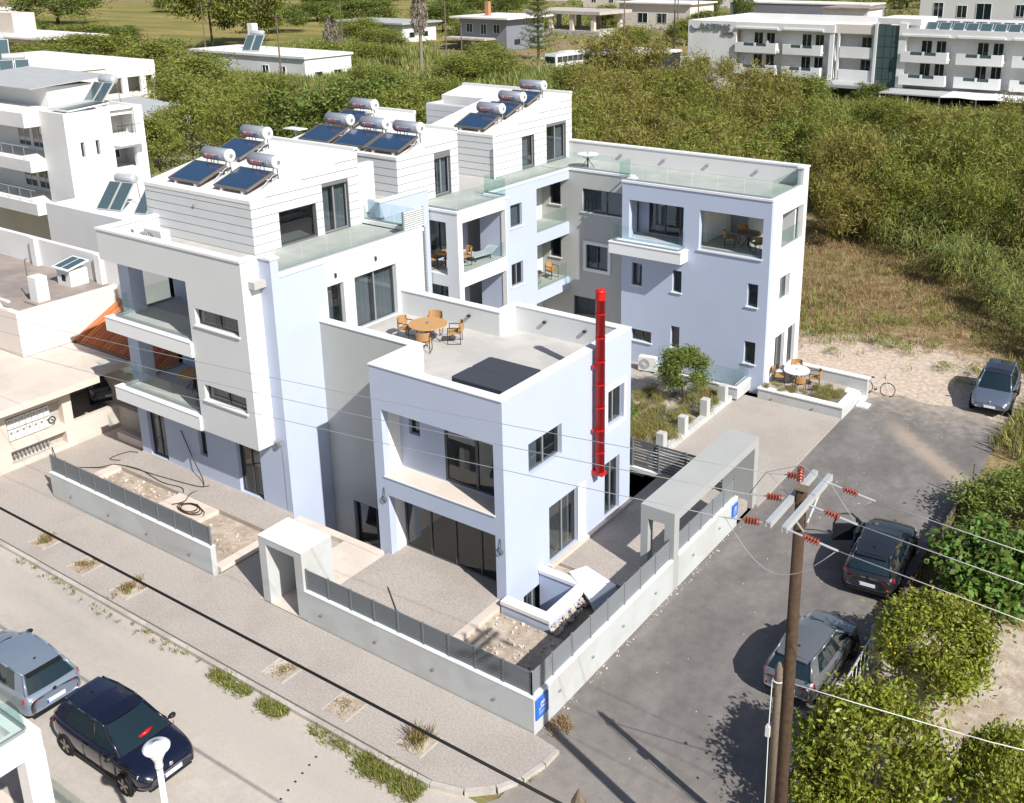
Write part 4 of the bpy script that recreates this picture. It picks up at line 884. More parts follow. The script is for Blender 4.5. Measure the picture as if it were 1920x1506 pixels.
def table(label, loc, r, h, top, group=None, n=20):
    t = thing('round_table', label, 'table', loc, group, world=False)
    m = MB(); m.lathe([(r - 0.02, h - 0.045), (r, h - 0.035), (r, h - 0.008), (r - 0.01, h)], n * 2); tp = m.build('table_top', top, t)
    if top == 'wood':
        for i in range(-3, 4):
            x = i * r * 0.27; q = math.sqrt(max(0, (r - .03) ** 2 - x * x)); boxpart(tp, 'board_gap', 'rattan', x - 0.004, -q, h, x + 0.004, q, h + 0.0015)
    m = MB(); m.lathe([(0.05, 0.03), (0.04, h - 0.05)], 10); m.build('pedestal', 'blackmetal', t)
    for k in range(4):
        a = k * math.pi / 2 + 0.6; m = MB(); m.tube([(0.03 * math.cos(a), 0.03 * math.sin(a), 0.45), (r * .62 * math.cos(a), r * .62 * math.sin(a), 0.0)], 0.018, 5); m.tube([(0.03 * math.cos(a), 0.03 * math.sin(a), 0.45), (r * .7 * math.cos(a), r * .7 * math.sin(a), h - 0.05)], 0.016, 5); m.build('leg', 'blackmetal', t)
    m = MB(); m.lathe([(0.02, h), (0.05, h + 0.03), (0.015, h + 0.05), (0.05, h + 0.09), (0.02, h + 0.1)], 8); m.build('ornament', 'greymetal', t)
    return t
table('round pale wooden table on the lavender roof terrace', (-10.78, 8.42, 6.22), 0.72, 0.74, 'wood')
CH = []
def put(label, x, y, z, tx, ty, group):
    rz = math.atan2(ty - y, tx - x) - math.pi / 2
    if not CH: CH.append(chair(label, (x, y, z), rz, group)); return
    c = copy_tree(CH[0]); c.location = (x, y, z); c.rotation_euler = (0, 0, rz); c['label'] = label; c['group'] = group
G1 = 'chairs round the roof terrace table'
put('rattan chair on the roof terrace, left side of the pale table', -11.72, 8.3, 6.22, -10.78, 8.42, G1); put('rattan chair on the roof terrace, in front of the pale table', -10.3, 7.62, 6.22, -10.78, 8.42, G1)
put('rattan chair on the roof terrace, right side of the pale table', -9.95, 8.95, 6.22, -10.78, 8.42, G1); put('rattan chair on the roof terrace, behind the pale table', -11.2, 9.25, 6.22, -10.78, 8.42, G1)
table('round pinkish table on the rear ground terrace by the planter', (-2.8, 25.35, 0.28), 0.62, 0.72, 'roofwhite'); G2 = 'chairs round the planter terrace table'
put('rattan chair on the rear ground terrace, beside the lavender corner', -3.52, 24.95, 0.28, -2.8, 25.35, G2); put('rattan chair on the rear ground terrace, nearest the planter grasses', -2.35, 24.6, 0.28, -2.8, 25.35, G2)
put('rattan chair on the rear ground terrace, nearest the steps', -2.0, 25.6, 0.28, -2.8, 25.35, G2); put('rattan chair on the rear ground terrace, against the end wall', -3.1, 26.1, 0.28, -2.8, 25.35, G2)
table('dark round table in the upper corner loggia of the rear wing', (-5.7, 25.6, 6.56), 0.6, 0.72, 'collframe'); G3 = 'chairs in the upper corner loggia'
put('rattan chair in the corner loggia, behind the dark table', -6.3, 26.3, 6.56, -5.7, 25.6, G3); put('rattan chair in the corner loggia, left of the dark table', -6.5, 25.2, 6.56, -5.7, 25.6, G3); put('rattan chair in the corner loggia, by the side opening', -5.0, 25.1, 6.56, -5.7, 25.6, G3)
table('round wooden table in the lower street loggia of the white block', (-20.0, 4.75, 3.45), 0.6, 0.72, 'wood'); G4 = 'chairs in the lower street loggia'
put('rattan chair in the lower street loggia, right of the wooden table', -19.0, 4.5, 3.45, -20.0, 4.75, G4); put('rattan chair in the lower street loggia, behind the wooden table', -20.2, 5.6, 3.45, -20.0, 4.75, G4)
table('small wooden table in the upper loggia of the middle block', (-15.85, 15.35, 6.52), 0.45, 0.72, 'wood', n=14); G5 = 'chairs in the middle block loggia'
put('rattan chair facing the open side of the middle loggia', -15.4, 16.15, 6.52, -15.85, 15.35, G5); put('rattan chair by the narrow front opening of the middle loggia', -16.3, 14.98, 6.52, -15.85, 15.35, G5)
G6 = 'chairs on the court balcony'
put('rattan chair on the lower court balcony, beside the grey wall', -16.35, 24.4, 3.52, -15.2, 24.2, G6); put('rattan chair on the lower court balcony, at the open end', -16.4, 22.9, 3.52, -15.2, 23.4, G6)
table('thin round metal table alone on the rear roof terrace', (-15.2, 26.15, 9.30), 0.55, 0.74, 'roofwhite')
t = thing('sun_lounger', 'pale sun lounger on the floor of the middle loggia', 'lounger', (-15.35, 17.2, 6.52), world=False, rz=R(80))
m = MB(); m.box(-0.6, -0.3, 0.22, 0.45, 0.3, 0.28); m.build('bed', 'curtain', t); m = MB(); m.extr([(0.45, -0.3, 0.22), (0.95, -0.3, 0.55), (0.95, -0.3, 0.60), (0.45, -0.3, 0.28)], (0, 0.6, 0)); m.build('backrest', 'curtain', t)
for x in (-0.5, 0.4):
    for y in (-0.26, 0.26): boxpart(t, 'leg', 'blackmetal', x - 0.02, y - 0.02, 0, x + 0.02, y + 0.02, 0.22)
# spa
t = thing('spa_tub', 'square hot tub under a dark quilted cover in the terrace corner', 'hot tub', (-5.4, 5.6, 6.22))
def rrect(x0, y0, x1, y1, r, n=6):
    p = []
    for cx, cy, a0 in ((x1 - r, y0 + r, -90), (x1 - r, y1 - r, 0), (x0 + r, y1 - r, 90), (x0 + r, y0 + r, 180)):
        for i in range(n + 1): a = R(a0 + 90 * i / n); p.append((cx + r * math.cos(a), cy + r * math.sin(a)))
    return p
m = MB(); m.prism(rrect(-6.38, 4.67, -4.40, 6.56, 0.16), 6.22, 7.04); m.build('tub', 'darkframe', t)
for a, b in ((4.60, 5.62), (5.63, 6.64)):
    m = MB(); m.prism(rrect(-6.45, a, -4.34, b, 0.10), 7.04, 7.20); m.build('cover_half', 'spa', t)
# air conditioners
def ac_unit(label, loc, rz):
    t = thing('air_conditioner', label, 'air conditioner', loc, 'outdoor air conditioners', world=False, rz=rz)
    m = MB(); m.box(-0.45, -0.17, 0.06, 0.45, 0.17, 0.78); b = m.build('casing', 'acwhite', t)
    m = MB(); m.lathe([(0.27, -0.175), (0.27, -0.19), (0.05, -0.195)], 20, (-0.13, 0, 0.42), 'y'); m.build('fan_guard', 'greymetal', b)
    for k in range(12):
        a = k * math.pi / 6; m = MB(); m.tube([(-0.13, -0.2, 0.42), (-0.13 + 0.26 * math.cos(a), -0.2, 0.42 + 0.26 * math.sin(a))], 0.008, 4); m.build('guard_rib', 'acwhite', b)
    for x in (-0.3, 0.3): boxpart(t, 'foot', 'blackmetal', x - 0.05, -0.2, 0.0, x + 0.05, 0.2, 0.06)
    m = MB(); m.tube([(0.45, 0, 0.3), (0.55, 0.05, 0.35), (0.6, 0.2, 0.3)], 0.03, 6); m.build('pipe', 'acwhite', t)
    return t
ac_unit('white air conditioner standing on the gravel beside the garden', (-9.75, 23.25, 0.08), R(10))
ac_unit('large white air conditioner on the street roof of the white block', (-20.35, 4.15, 9.25), R(0)).scale = (1.15, 1.15, 1.15)
ac_unit('smaller air conditioner behind the parapet of the white block, side on', (-21.35, 4.3, 9.25), R(75))
t = thing('floodlight', 'small floodlight at the lower edge of the white street box', 'floodlight', (-14.2, 3.95, 3.0))
boxpart(t, 'arm', 'greymetal', -14.48, 3.9, 2.98, -14.25, 3.98, 3.06); boxpart(t, 'lamp', 'greymetal', -14.25, 3.86, 2.96, -14.1, 4.02, 3.12)
# cables in the left yard
def cable(label, pts, r=0.02, mat='polewood', cat='cable', name='loose_cable', group=None):
    m = MB(); P = []
    for i in range(len(pts) - 1):
        p0, p1, p2, p3 = [Vector(pts[min(max(k, 0), len(pts) - 1)]) for k in (i - 1, i, i + 1, i + 2)]
        for s in range(6):
            u = s / 6; P.append(0.5 * ((2 * p1) + (-p0 + p2) * u + (2 * p0 - 5 * p1 + 4 * p2 - p3) * u * u + (-p0 + 3 * p1 - 3 * p2 + p3) * u ** 3))
    P.append(Vector(pts[-1])); m.tube(P, r, 5); return tag(m.build(name, mat, None, smooth=True), label, cat, group)
cable('thin brown cable trailing from the meter wall to the raised walk', [(-26.2, 1.9, 0.35), (-25.0, 1.6, 0.03), (-23.6, 2.2, 0.06), (-22.7, 2.7, 0.22), (-20.5, 3.0, 0.22), (-18.6, 3.3, 0.22), (-18.2, 3.6, 0.22)])
cable('brown cable looping down from the ground-floor wall onto the pad', [(-20.2, 3.98, 1.9), (-19.5, 3.9, 0.9), (-18.4, 3.5, 0.23), (-18.3, 2.8, 0.22), (-18.0, 2.3, 0.22), (-18.2, 1.9, 0.22)])
loop = [(-17.3 + 0.75 * math.cos(k * 0.7) * (1 - k * 0.02), 2.05 + 0.28 * math.sin(k * 0.7), 0.21 + 0.012 * k / 3) for k in range(30)]
cable('coil of brown cable lying on the pale concrete pad', loop, 0.018)
cable('brown cable lying along the raised walk by the white block', [(-22.4, 2.8, 0.22), (-21.5, 2.9, 0.22), (-20.0, 2.75, 0.22), (-19.0, 2.9, 0.22), (-18.6, 2.7, 0.22)])
cable('loop of cable curling on the sidewalk beside the left door', [(-23.3, 3.2, 0.02), (-23.9, 3.0, 0.02), (-23.8, 3.8, 0.02), (-23.2, 4.0, 0.02)])
for lb, x, z in (('loose wire ring hanging at the left jamb of the glass front', -9.1, 2.3), ('loose wire ring hanging at the right jamb of the glass front', -4.15, 2.0)):
    m = MB(); m.tube([(x, 3.99, z + 0.45), (x + 0.05, 3.95, z + 0.2), (x, 3.95, z + 0.1)], 0.012, 5); m.tube([(x + 0.11 * math.cos(a), 3.96, z + 0.11 * math.sin(a)) for a in np.linspace(0, 6.283, 13)], 0.014, 5); tag(m.build('wire_ring', 'blackmetal'), lb, 'wire')
t = thing('timber_pole', 'thin timber batten lying across the front yard paving', 'batten', (-6.5, 1.8, 0.2)); m = MB(); m.tube([(-7.7, 2.5, 0.22), (-5.0, 0.6, 0.24)], 0.02, 5); m.build('batten', 'polewood', t)
for i, (a, lb) in enumerate((((-9.75, 4.15), 'weathered plank leaning over the pit beside the lavender block, upper one'), ((-9.9, 4.45), 'weathered plank leaning over the pit beside the lavender block, lower one'))):
    m = MB(); m.T = Matrix.Translation((a[0], a[1], 0.1)) @ Matrix.Rotation(R(25), 4, 'Z') @ Matrix.Rotation(R(-14), 4, 'Y'); m.box(-0.9, -0.14, 0, 0.9, 0.14, 0.04); tag(m.build('plank', 'oldwood'), lb, 'plank')
t = thing('insulation_board', 'large white foam sheet lying over the soil by the light well', 'foam sheet', (-2.3, 6.0, 0.3))
m = MB(); m.extr([(-2.95, 6.1, 0.48), (-1.55, 5.25, 0.34), (-1.35, 6.45, 0.36), (-2.7, 6.75, 0.42)], (0.0, 0.0, 0.06)); m.build('sheet', 'labelwhite', t); m = MB(); m.extr([(-1.55, 5.25, 0.34), (-1.30, 5.2, 0.05), (-1.12, 6.35, 0.06), (-1.35, 6.45, 0.36)], (-0.03, 0.0, -0.03)); m.build('folded_flap', 'curtain', t)
# ================================================================== cars
def car(name, label, cat, paint, L, W, Hh, pos, rz, roof=None, wheelr=0.31, suv=0.0, rear_slope=0.12, open_door=False, rimmat='rim', group='cars parked on the street and drive'):
    t = thing(name, label, cat, pos, group, world=False, rz=rz); w2 = W / 2; s = Hh / 1.46; roof = roof or paint
    st = [(0.0, .40, .80, .80), (.015, .30, .90, .89), (.06, .25, .985, .955), (.16, .23, .99, .99), (.34, .22, .975, 1.0), (.52, .22, .955, 1.0), (.66, .22, .945, .995), (.74, .22, .925, .985), (.84, .23, .87, .965), (.92, .25, .80, .92), (.97, .28, .73, .84), (1.0, .36, .60, .70)]
    m = MB(); rings = []
    for f, zb, zt, wf in st:
        x = -L / 2 + f * L; zb = zb * s + suv * 0.06; zt = zt * s; w = w2 * wf; h = zt - zb
        half = [(0, zb), (.80 * w, zb), (.965 * w, zb + .10 * h), (1.0 * w, zb + .34 * h), (.995 * w, zb + .66 * h), (.955 * w, zt - .055), (.86 * w, zt - 0.004), (.45 * w, zt + .018), (0, zt + .026)]
        ring = [(x, y, z) for y, z in half] + [(x, -y, z) for y, z in half[-2:0:-1]]; rings.append([m.av(p) for p in ring])
    n = len(rings[0])
    for i in range(len(rings) - 1):
        for k in range(n):
            j = (k + 1) % n; m.f.append([rings[i][k], rings[i][j], rings[i + 1][j], rings[i + 1][k]]); m.mi.append(0)
    m.f.append(rings[0][:]); m.f.append(rings[-1][::-1]); m.mi += [0, 0]
    body = m.build('body', paint, t, smooth=True)
    md = body.modifiers.new('sub', 'SUBSURF'); md.levels = 1; md.render_levels = 2
    # greenhouse
    belt = .945 * s; top = Hh; xr0, xr1, xf1, xf0 = -L / 2 + .035 * L, -L / 2 + rear_slope * L, -L / 2 + .55 * L, -L / 2 + .745 * L
    wb, wt = w2 * .885, w2 * .665
    xs_b = [xr0, xr0 + .22 * L, -L / 2 + .5 * L, xf0]; xs_t = [xr1, xr1 + .16 * L, -L / 2 + .45 * L, xf1]
    wbs = [wb * .90, wb, wb, wb * .93]; wts = [wt * .92, wt, wt, wt * .97]; zts = [top - .075, top - .035, top - .03, top - .07]; zbs = [.955 * s, .965 * s, .945 * s, .915 * s]
    bl = [(xs_b[i], wbs[i], zbs[i]) for i in range(4)]; tl = [(xs_t[i], wts[i], zts[i]) for i in range(4)]
    for sg in (1, -1):
        m = MB()
        for i in range(3):
            q = [(bl[i][0], sg * bl[i][1], bl[i][2]), (bl[i + 1][0], sg * bl[i + 1][1], bl[i + 1][2]), (tl[i + 1][0], sg * tl[i + 1][1], tl[i + 1][2]), (tl[i][0], sg * tl[i][1], tl[i][2])]
            m.face(q if sg > 0 else q[::-1])
        m.build('side_glass', 'carglass', t)
    def screen(i, nm, bow):
        mm = MB(); k = 6; dirx = 1 if i == 3 else -1
        g = lambda u, v: ((bl[i][0] * (1 - v) + tl[i][0] * v) + dirx * bow * (1 - (2 * u - 1) ** 2), (2 * u - 1) * (bl[i][1] * (1 - v) + tl[i][1] * v), (bl[i][2] * (1 - v) + tl[i][2] * v) + 0.012 * (1 - (2 * u - 1) ** 2))
        for a in range(k): mm.face([g(a / k, 0), g((a + 1) / k, 0), g((a + 1) / k, 1), g(a / k, 1)])
        return mm.build(nm, 'carglass', t, smooth=True)
    screen(3, 'windscreen', 0.07); screen(0, 'rear_window', 0.05)
    m = MB(); nu, nv = 9, 8
    def rf(u, v):
        f = u * 3; i = min(2, int(f)); q = f - i; x = tl[i][0] * (1 - q) + tl[i + 1][0] * q; ww = tl[i][1] * (1 - q) + tl[i + 1][1] * q; z = tl[i][2] * (1 - q) + tl[i + 1][2] * q
        y = (2 * v - 1); return (x + (0.06 if u == 1 else (-0.05 if u == 0 else 0)) * (1 - y * y), y * ww * 1.03, z + 0.055 * (1 - y * y) * (0.55 + 0.45 * math.sin(math.pi * u)))
    for a in range(nu):
        for b in range(nv): m.face([rf(a / nu, b / nv), rf((a + 1) / nu, b / nv), rf((a + 1) / nu, (b + 1) / nv), rf(a / nu, (b + 1) / nv)])
    rfo = m.build('roof', roof, t, smooth=True)
    def strip(a, b, wd, nm, mt):
        a, b = Vector(a), Vector(b); mm = MB(); mm.tube([a, b], [wd, wd * .8], 6); return mm.build(nm, mt, t, smooth=True)
    for sg in (1, -1):
        pt = lambda l_, i, o=0.0: (l_[i][0], sg * (l_[i][1] + o), l_[i][2])
        strip(pt(bl, 3), pt(tl, 3), 0.045, 'pillar', paint); strip(pt(bl, 2), pt(tl, 2), 0.035, 'pillar', 'blacktrim'); strip(pt(bl, 0), pt(tl, 0), 0.05, 'pillar', paint)
        # broad rear quarter
        mm = MB(); e = 0.008; f = .55
        q = [(bl[0][0], sg * (bl[0][1] + e), bl[0][2]), (bl[0][0] * (1 - f) + bl[1][0] * f, sg * (bl[0][1] * (1 - f) + bl[1][1] * f + e), bl[0][2]), (tl[0][0] * .45 + tl[1][0] * .55, sg * (tl[0][1] * .45 + tl[1][1] * .55 + e), tl[0][2] * .45 + tl[1][2] * .55), (tl[0][0], sg * (tl[0][1] + e), tl[0][2])]
        mm.extr(q if sg > 0 else q[::-1], (0, -sg * 0.02, 0)); mm.build('rear_quarter', paint, t)
        for i in range(3):
            mm = MB(); mm.tube([pt(tl, i, 0.005), pt(tl, i + 1, 0.005)], 0.028, 5); mm.build('roof_rail', paint, t, smooth=True)
        # mirror, handles, sill
        xm = bl[3][0] - 0.18; mm = MB(); mm.T = Matrix.Translation((xm, sg * (w2 * .95 + 0.09), belt + 0.0)) @ Matrix.Diagonal((0.75, 1.25, 0.8, 1)); mm.lathe([(0.03, -0.05), (0.085, -0.04), (0.085, 0.03), (0.055, 0.09), (0.015, 0.11)], 10, (0, 0, 0), 'x'); mm.T = None; mm.tube([(xm, sg * (w2 * .84), belt - 0.02), (xm, sg * (w2 * .95 + 0.04), belt - 0.01)], 0.03, 5); mm.build('mirror', 'blacktrim' if paint != 'paintwhite' else paint, t, smooth=True)
        boxpart(t, 'sill', 'blacktrim', -L * .27, sg * w2 * .93 - 0.02, .20 * s + suv * .06, L * .26, sg * w2 * .985, .27 * s + suv * .06)
        for x in (-0.08 * L, 0.13 * L): boxpart(t, 'door_handle', paint, x - 0.09, sg * w2 * .985, .80 * s, x + 0.09, sg * (w2 * .995 + 0.018), .83 * s)
        for x in (-0.105 * L, 0.075 * L, 0.225 * L):
            boxpart(t, 'door_gap', 'blacktrim', x - 0.004, sg * w2 * .985, .34 * s, x + 0.004, sg * (w2 + 0.002), .88 * s)
        # lights
        mm = MB(); mm.extr([(-L / 2 + 0.01, sg * w2 * .48, .755 * s), (-L / 2 + 0.025, sg * w2 * .74, .70 * s), (-L / 2 + 0.21, sg * w2 * .935, .765 * s), (-L / 2 + 0.23, sg * w2 * .90, .905 * s), (-L / 2 + 0.06, sg * w2 * .76, .855 * s)], (-0.022, sg * 0.012, 0.008)); mm.build('tail_light', 'taillight', t)
        mm = MB(); mm.extr([(L / 2 - 0.05, sg * w2 * .44, .615 * s), (L / 2 - 0.12, sg * w2 * .75, .60 * s), (L / 2 - 0.34, sg * w2 * .885, .65 * s), (L / 2 - 0.34, sg * w2 * .855, .735 * s), (L / 2 - 0.13, sg * w2 * .66, .685 * s)], (0.018, sg * 0.010, 0.012)); mm.build('headlight', 'headlight', t)
        boxpart(t, 'fog_light', 'blacktrim', L / 2 - 0.15, sg * w2 * .62 - 0.1, .42 * s, L / 2 - 0.06, sg * w2 * .62 + 0.1, .49 * s)
        boxpart(t, 'reflector', 'taillight', -L / 2 - 0.005, sg * w2 * .70 - 0.02, .46 * s, -L / 2 + 0.06, sg * w2 * .70 + 0.02, .56 * s)
        for x in (-L / 2 + .185 * L, L / 2 - .195 * L):
            a = MB(); a.lathe([(wheelr + 0.055, 0), (wheelr + 0.055, 0.02)], 24, (x, sg * w2 * .972 - (0.02 if sg > 0 else 0.0), wheelr + 0.015), 'y'); a.build('wheel_arch', 'blacktrim', t)
            wm = MB(); y0 = sg * w2 * .80; prof = [(wheelr * .66, 0.0), (wheelr * .95, 0.0), (wheelr, 0.03), (wheelr, 0.16), (wheelr * .95, 0.195), (wheelr * .66, 0.195)]
            wm.lathe(prof if sg > 0 else [(r_, -h_) for r_, h_ in prof][::-1], 24, (x, y0, wheelr), 'y'); wo = wm.build('wheel', 'tyre', t, smooth=False)
            rm = MB(); yo = y0 + sg * 0.185; rm.lathe([(wheelr * .68, 0), (wheelr * .60, 0.004)] if sg > 0 else [(wheelr * .60, -0.004), (wheelr * .68, 0)], 20, (x, y0 + sg * 0.165, wheelr), 'y'); rm.build('hub_shadow', 'blacktrim', wo)
            rm = MB()
            for k in range(5):
                an = k * 2 * math.pi / 5 + 0.3; c_, s_ = math.cos(an), math.sin(an)
                rm.extr([(x + c_ * 0.02 - s_ * 0.03, yo, wheelr + s_ * 0.02 + c_ * 0.03), (x + c_ * 0.02 + s_ * 0.03, yo, wheelr + s_ * 0.02 - c_ * 0.03), (x + c_ * wheelr * .66 + s_ * 0.045, yo, wheelr + s_ * wheelr * .66 - c_ * 0.045), (x + c_ * wheelr * .66 - s_ * 0.045, yo, wheelr + s_ * wheelr * .66 + c_ * 0.045)], (0, sg * 0.012, 0))
            rm.lathe([(wheelr * .67, 0), (wheelr * .67, 0.012)], 20, (x, yo - (0.0 if sg > 0 else 0.012), wheelr), 'y') if False else None
            rm.build('rim', rimmat, wo)
    boxpart(t, 'grille', 'blacktrim', L / 2 - 0.12, -w2 * .42, .44 * s, L / 2 - 0.012, w2 * .42, .58 * s)
    boxpart(t, 'lower_bumper', 'blacktrim', L / 2 - 0.16, -w2 * .66, .26 * s + suv * .05, L / 2 - 0.05, w2 * .66, .36 * s, -L / 2 + 0.02, -w2 * .72, .27 * s + suv * .05, -L / 2 + 0.12, w2 * .72, .38 * s)
    for x, sg in ((L / 2 + 0.004, 1), (-L / 2 - 0.004, -1)):
        zc = .50 * s if sg > 0 else .56 * s
        p = boxpart(t, 'number_plate', 'plate', x - 0.015, -0.26, zc - 0.055, x + 0.015, 0.26, zc + 0.055); ue = -0.26 if sg > 0 else 0.22
        boxpart(p, 'plate_band', 'euband', x - 0.016, ue, zc - 0.054, x + 0.017, ue + 0.04, zc + 0.054)
    m = MB(); m.lathe([(0.06, 0), (0.05, 0.012)], 14, (L / 2 - 0.03, 0, .70 * s), 'x'); m.build('badge', 'greymetal', t)
    m = MB(); m.lathe([(0.055, -0.012), (0.06, 0)], 14, (-L / 2 + 0.012, 0, .83 * s), 'x'); m.build('badge', 'blacktrim', t)
    m = MB(); m.tube([(xr1 + 0.35, 0, top - 0.01), (xr1 + 0.28, 0, top + 0.07)], [0.035, 0.012], 6); m.build('antenna', 'blacktrim', t)
    m = MB(); m.extr([(xr1 - 0.02, -wt * .85, top - 0.06), (xr1 - 0.16, -wt * .82, top - 0.085), (xr1 - 0.16, wt * .82, top - 0.085), (xr1 - 0.02, wt * .85, top - 0.06)], (0, 0, -0.03)); m.build('spoiler', paint if paint != 'paintgrey' else 'blacktrim', t)
    m = MB(); m.tube([(bl[3][0] + 0.03, -0.5, bl[3][2] + 0.03), (bl[3][0] + 0.0, -0.05, bl[3][2] + 0.05)], 0.01, 4); m.tube([(bl[3][0] + 0.05, 0.1, bl[3][2] + 0.03), (bl[3][0] + 0.02, 0.55, bl[3][2] + 0.04)], 0.01, 4); m.build('wiper', 'blacktrim', t)
    if open_door:
        T = Matrix.Translation((L * .225, w2 * .97, 0)) @ Matrix.Rotation(R(-62), 4, 'Z'); m = MB(); m.T = T
        m.box(-1.08, -0.04, .30 * s, 0.0, 0.05, .93 * s); d = m.build('door', paint, t)
        m = MB(); m.T = T
        for a, b in (((-1.05, 0.0, .93 * s), (-0.92, -0.05, top - .10)), ((-0.92, -0.05, top - .10), (-0.45, -0.05, top - .12)), ((-0.45, -0.05, top - .12), (-0.02, 0.0, .93 * s))): m.tube([a, b], 0.03, 6)
        m.build('window_frame', 'blacktrim', d); m = MB(); m.T = T; m.face([(-1.05, 0.0, .93 * s), (-0.02, 0.0, .93 * s), (-0.45, -0.05, top - .12), (-0.92, -0.05, top - .10)]); m.build('door_glass', 'rail', d)
        m = MB(); m.T = T; m.lathe([(0.02, -0.03), (0.085, -0.02), (0.075, 0.08), (0.02, 0.1)], 10, (-0.2, 0.16, .98 * s), 'x'); m.build('mirror', 'blacktrim', d)
        boxpart(t, 'door_opening', 'darkvoid', -0.075 * L + 0.02, w2 * .975, .32 * s, L * .222, w2 * 1.003, .93 * s)
    return t
ZS = -0.115
car('parked_car', 'shiny black hatchback with a red thing on the dashboard, parked on the street', 'car', 'paintblack', 4.05, 1.75, 1.45, (-8.62, -6.42, ZS), R(0.5))
car('parked_car', 'blue-grey hatchback seen from behind at the left edge of the street', 'car', 'paintgrey', 4.06, 1.76, 1.44, (-13.6, -6.55, ZS), R(180.5), rimmat='rimdark')
car('parked_car', 'blue-grey crossover facing out at the far end of the drive', 'car', 'paintsuv', 4.15, 1.80, 1.55, (5.42, 29.45, -0.14), R(-86), roof='paintdark', suv=1, wheelr=0.34)
car('parked_car', 'dark hatchback with its driver door standing open on the drive', 'car', 'paintdark', 4.2, 1.78, 1.48, (5.26, 12.95, -0.10), R(95), open_door=True, rimmat='rimdark')
car('parked_car', 'silver hatchback by the leafy garden fence, seen from behind past the poles', 'car', 'paintsilver', 3.85, 1.66, 1.46, (5.22, 6.75, -0.10), R(88))
car('parked_car', 'pale car standing in the shade under the carport roof', 'car', 'paintsilver', 4.3, 1.78, 1.55, (-30.6, 7.3, -0.1), R(150), suv=1)
t = thing('dashboard_toy', 'small bright red object behind the black car windscreen', 'toy', (-7.9, -6.3, 0.85)); m = MB(); m.tube([(-7.75, -6.5, 0.905), (-7.72, -6.3, 0.935), (-7.78, -6.1, 0.925)], [0.03, 0.06, 0.02], 6); m.build('toy', 'red', t, smooth=True)
# ================================================================== bicycle
bk = thing('bicycle', 'black and white bicycle leaning at the end of the planter terrace wall', 'bicycle', (0.55, 27.05, -0.14), world=False, rz=R(8)); bk.rotation_euler = (R(-6), 0, R(8))
for x in (0.0 - 0.52, 0.52):
    m = MB(); m.tube([(x + 0.34 * math.cos(a), 0, 0.35 + 0.34 * math.sin(a)) for a in np.linspace(0, 2 * math.pi, 25)], 0.022, 6, caps=False); w_ = m.build('wheel', 'tyre', bk, smooth=True)
    m = MB()
    for k in range(12): a = k * math.pi / 6; m.tube([(x, 0, 0.35), (x + 0.33 * math.cos(a), 0, 0.35 + 0.33 * math.sin(a))], 0.004, 3)
    m.build('spokes', 'greymetal', w_)
m = MB()
for a, b in (((0.52, 0, .35), (0.38, 0, .80)), ((0.38, 0, .80), (-0.05, 0, .33)), ((0.38, 0, .76), (-0.20, 0, .72)), ((-0.20, 0, .82), (-0.05, 0, .33)), ((-0.05, 0, .33), (-0.52, 0, .35)), ((-0.18, 0, .70), (-0.52, 0, .35))): m.tube([a, b], 0.02, 6)
m.build('frame', 'paintwhite', bk)
m = MB(); m.lathe([(0.02, 0), (0.09, 0.02), (0.07, 0.05), (0.02, 0.06)], 10, (-0.21, 0, 0.83)); m.build('saddle', 'tyre', bk)
m = MB(); m.tube([(0.38, 0, .80), (0.36, 0, .95)], 0.016, 5); m.tube([(0.30, -0.28, .98), (0.36, 0, .95), (0.30, 0.28, .98)], 0.014, 5); m.build('handlebar', 'tyre', bk)
m = MB(); m.lathe([(0.09, -0.01), (0.09, 0.01)], 14, (-0.05, 0, 0.33), 'y'); m.build('chainring', 'tyre', bk)
# ================================================================== people
def person(label, loc, rz, joints, edges, rad, mats, group=None):
    t = thing('person', label, 'person', loc, group, world=False, rz=rz)
    def skin(name, keys, mat):
        idx = {k: i for i, k in enumerate(keys)}; me = bpy.data.meshes.new(name); me.from_pydata([joints[k] for k in keys], [(idx[a], idx[b]) for a, b in edges if a in idx and b in idx], []); me.materials.append(MAT[mat])
        o = bpy.data.objects.new(name, me); COL.objects.link(o); o.parent = t
        sk = o.modifiers.new('skin', 'SKIN'); sv = me.skin_vertices[0].data
        for k, i in idx.items(): sv[i].radius = rad[k]; sv[i].use_root = (i == 0)
        o.modifiers.new('sub', 'SUBSURF').render_levels = 1; me.polygons.foreach_set('use_smooth', [True] * len(me.polygons)); return o
    skin('body', list(joints.keys()), mats[0])
    if len(mats) > 1:
        m = MB(); lo = joints['hip']; ch = joints['chest']; m.tube([(lo[0], lo[1], lo[2] - 0.05), ((lo[0] + ch[0]) / 2, (lo[1] + ch[1]) / 2, (lo[2] + ch[2]) / 2), (ch[0], ch[1], ch[2] + 0.12)], [0.19, 0.17, 0.15], 10); m.build('clothing', mats[1], t, smooth=True)
        hd = joints['head']; m = MB(); m.lathe([(0.03, -0.02), (0.105, 0.02), (0.10, 0.10), (0.04, 0.15)], 10, hd); m.build('hair', 'bark', t, smooth=True)
    return t
J = dict(hip=(0, 0, .95), chest=(0, 0, 1.32), neck=(0, 0, 1.50), head=(0, .02, 1.64), ls=(-.19, 0, 1.42), le=(-.25, .1, 1.15), lh=(-.2, .32, 1.08), rs=(.19, 0, 1.42), re=(.25, .1, 1.15), rh=(.2, .32, 1.08), lk=(-.11, .02, .5), lf=(-.11, 0, .06), rk=(.11, .02, .5), rf=(.11, 0, .06))
ED = [('hip', 'chest'), ('chest', 'neck'), ('neck', 'head'), ('chest', 'ls'), ('ls', 'le'), ('le', 'lh'), ('chest', 'rs'), ('rs', 're'), ('re', 'rh'), ('hip', 'lk'), ('lk', 'lf'), ('hip', 'rk'), ('rk', 'rf')]
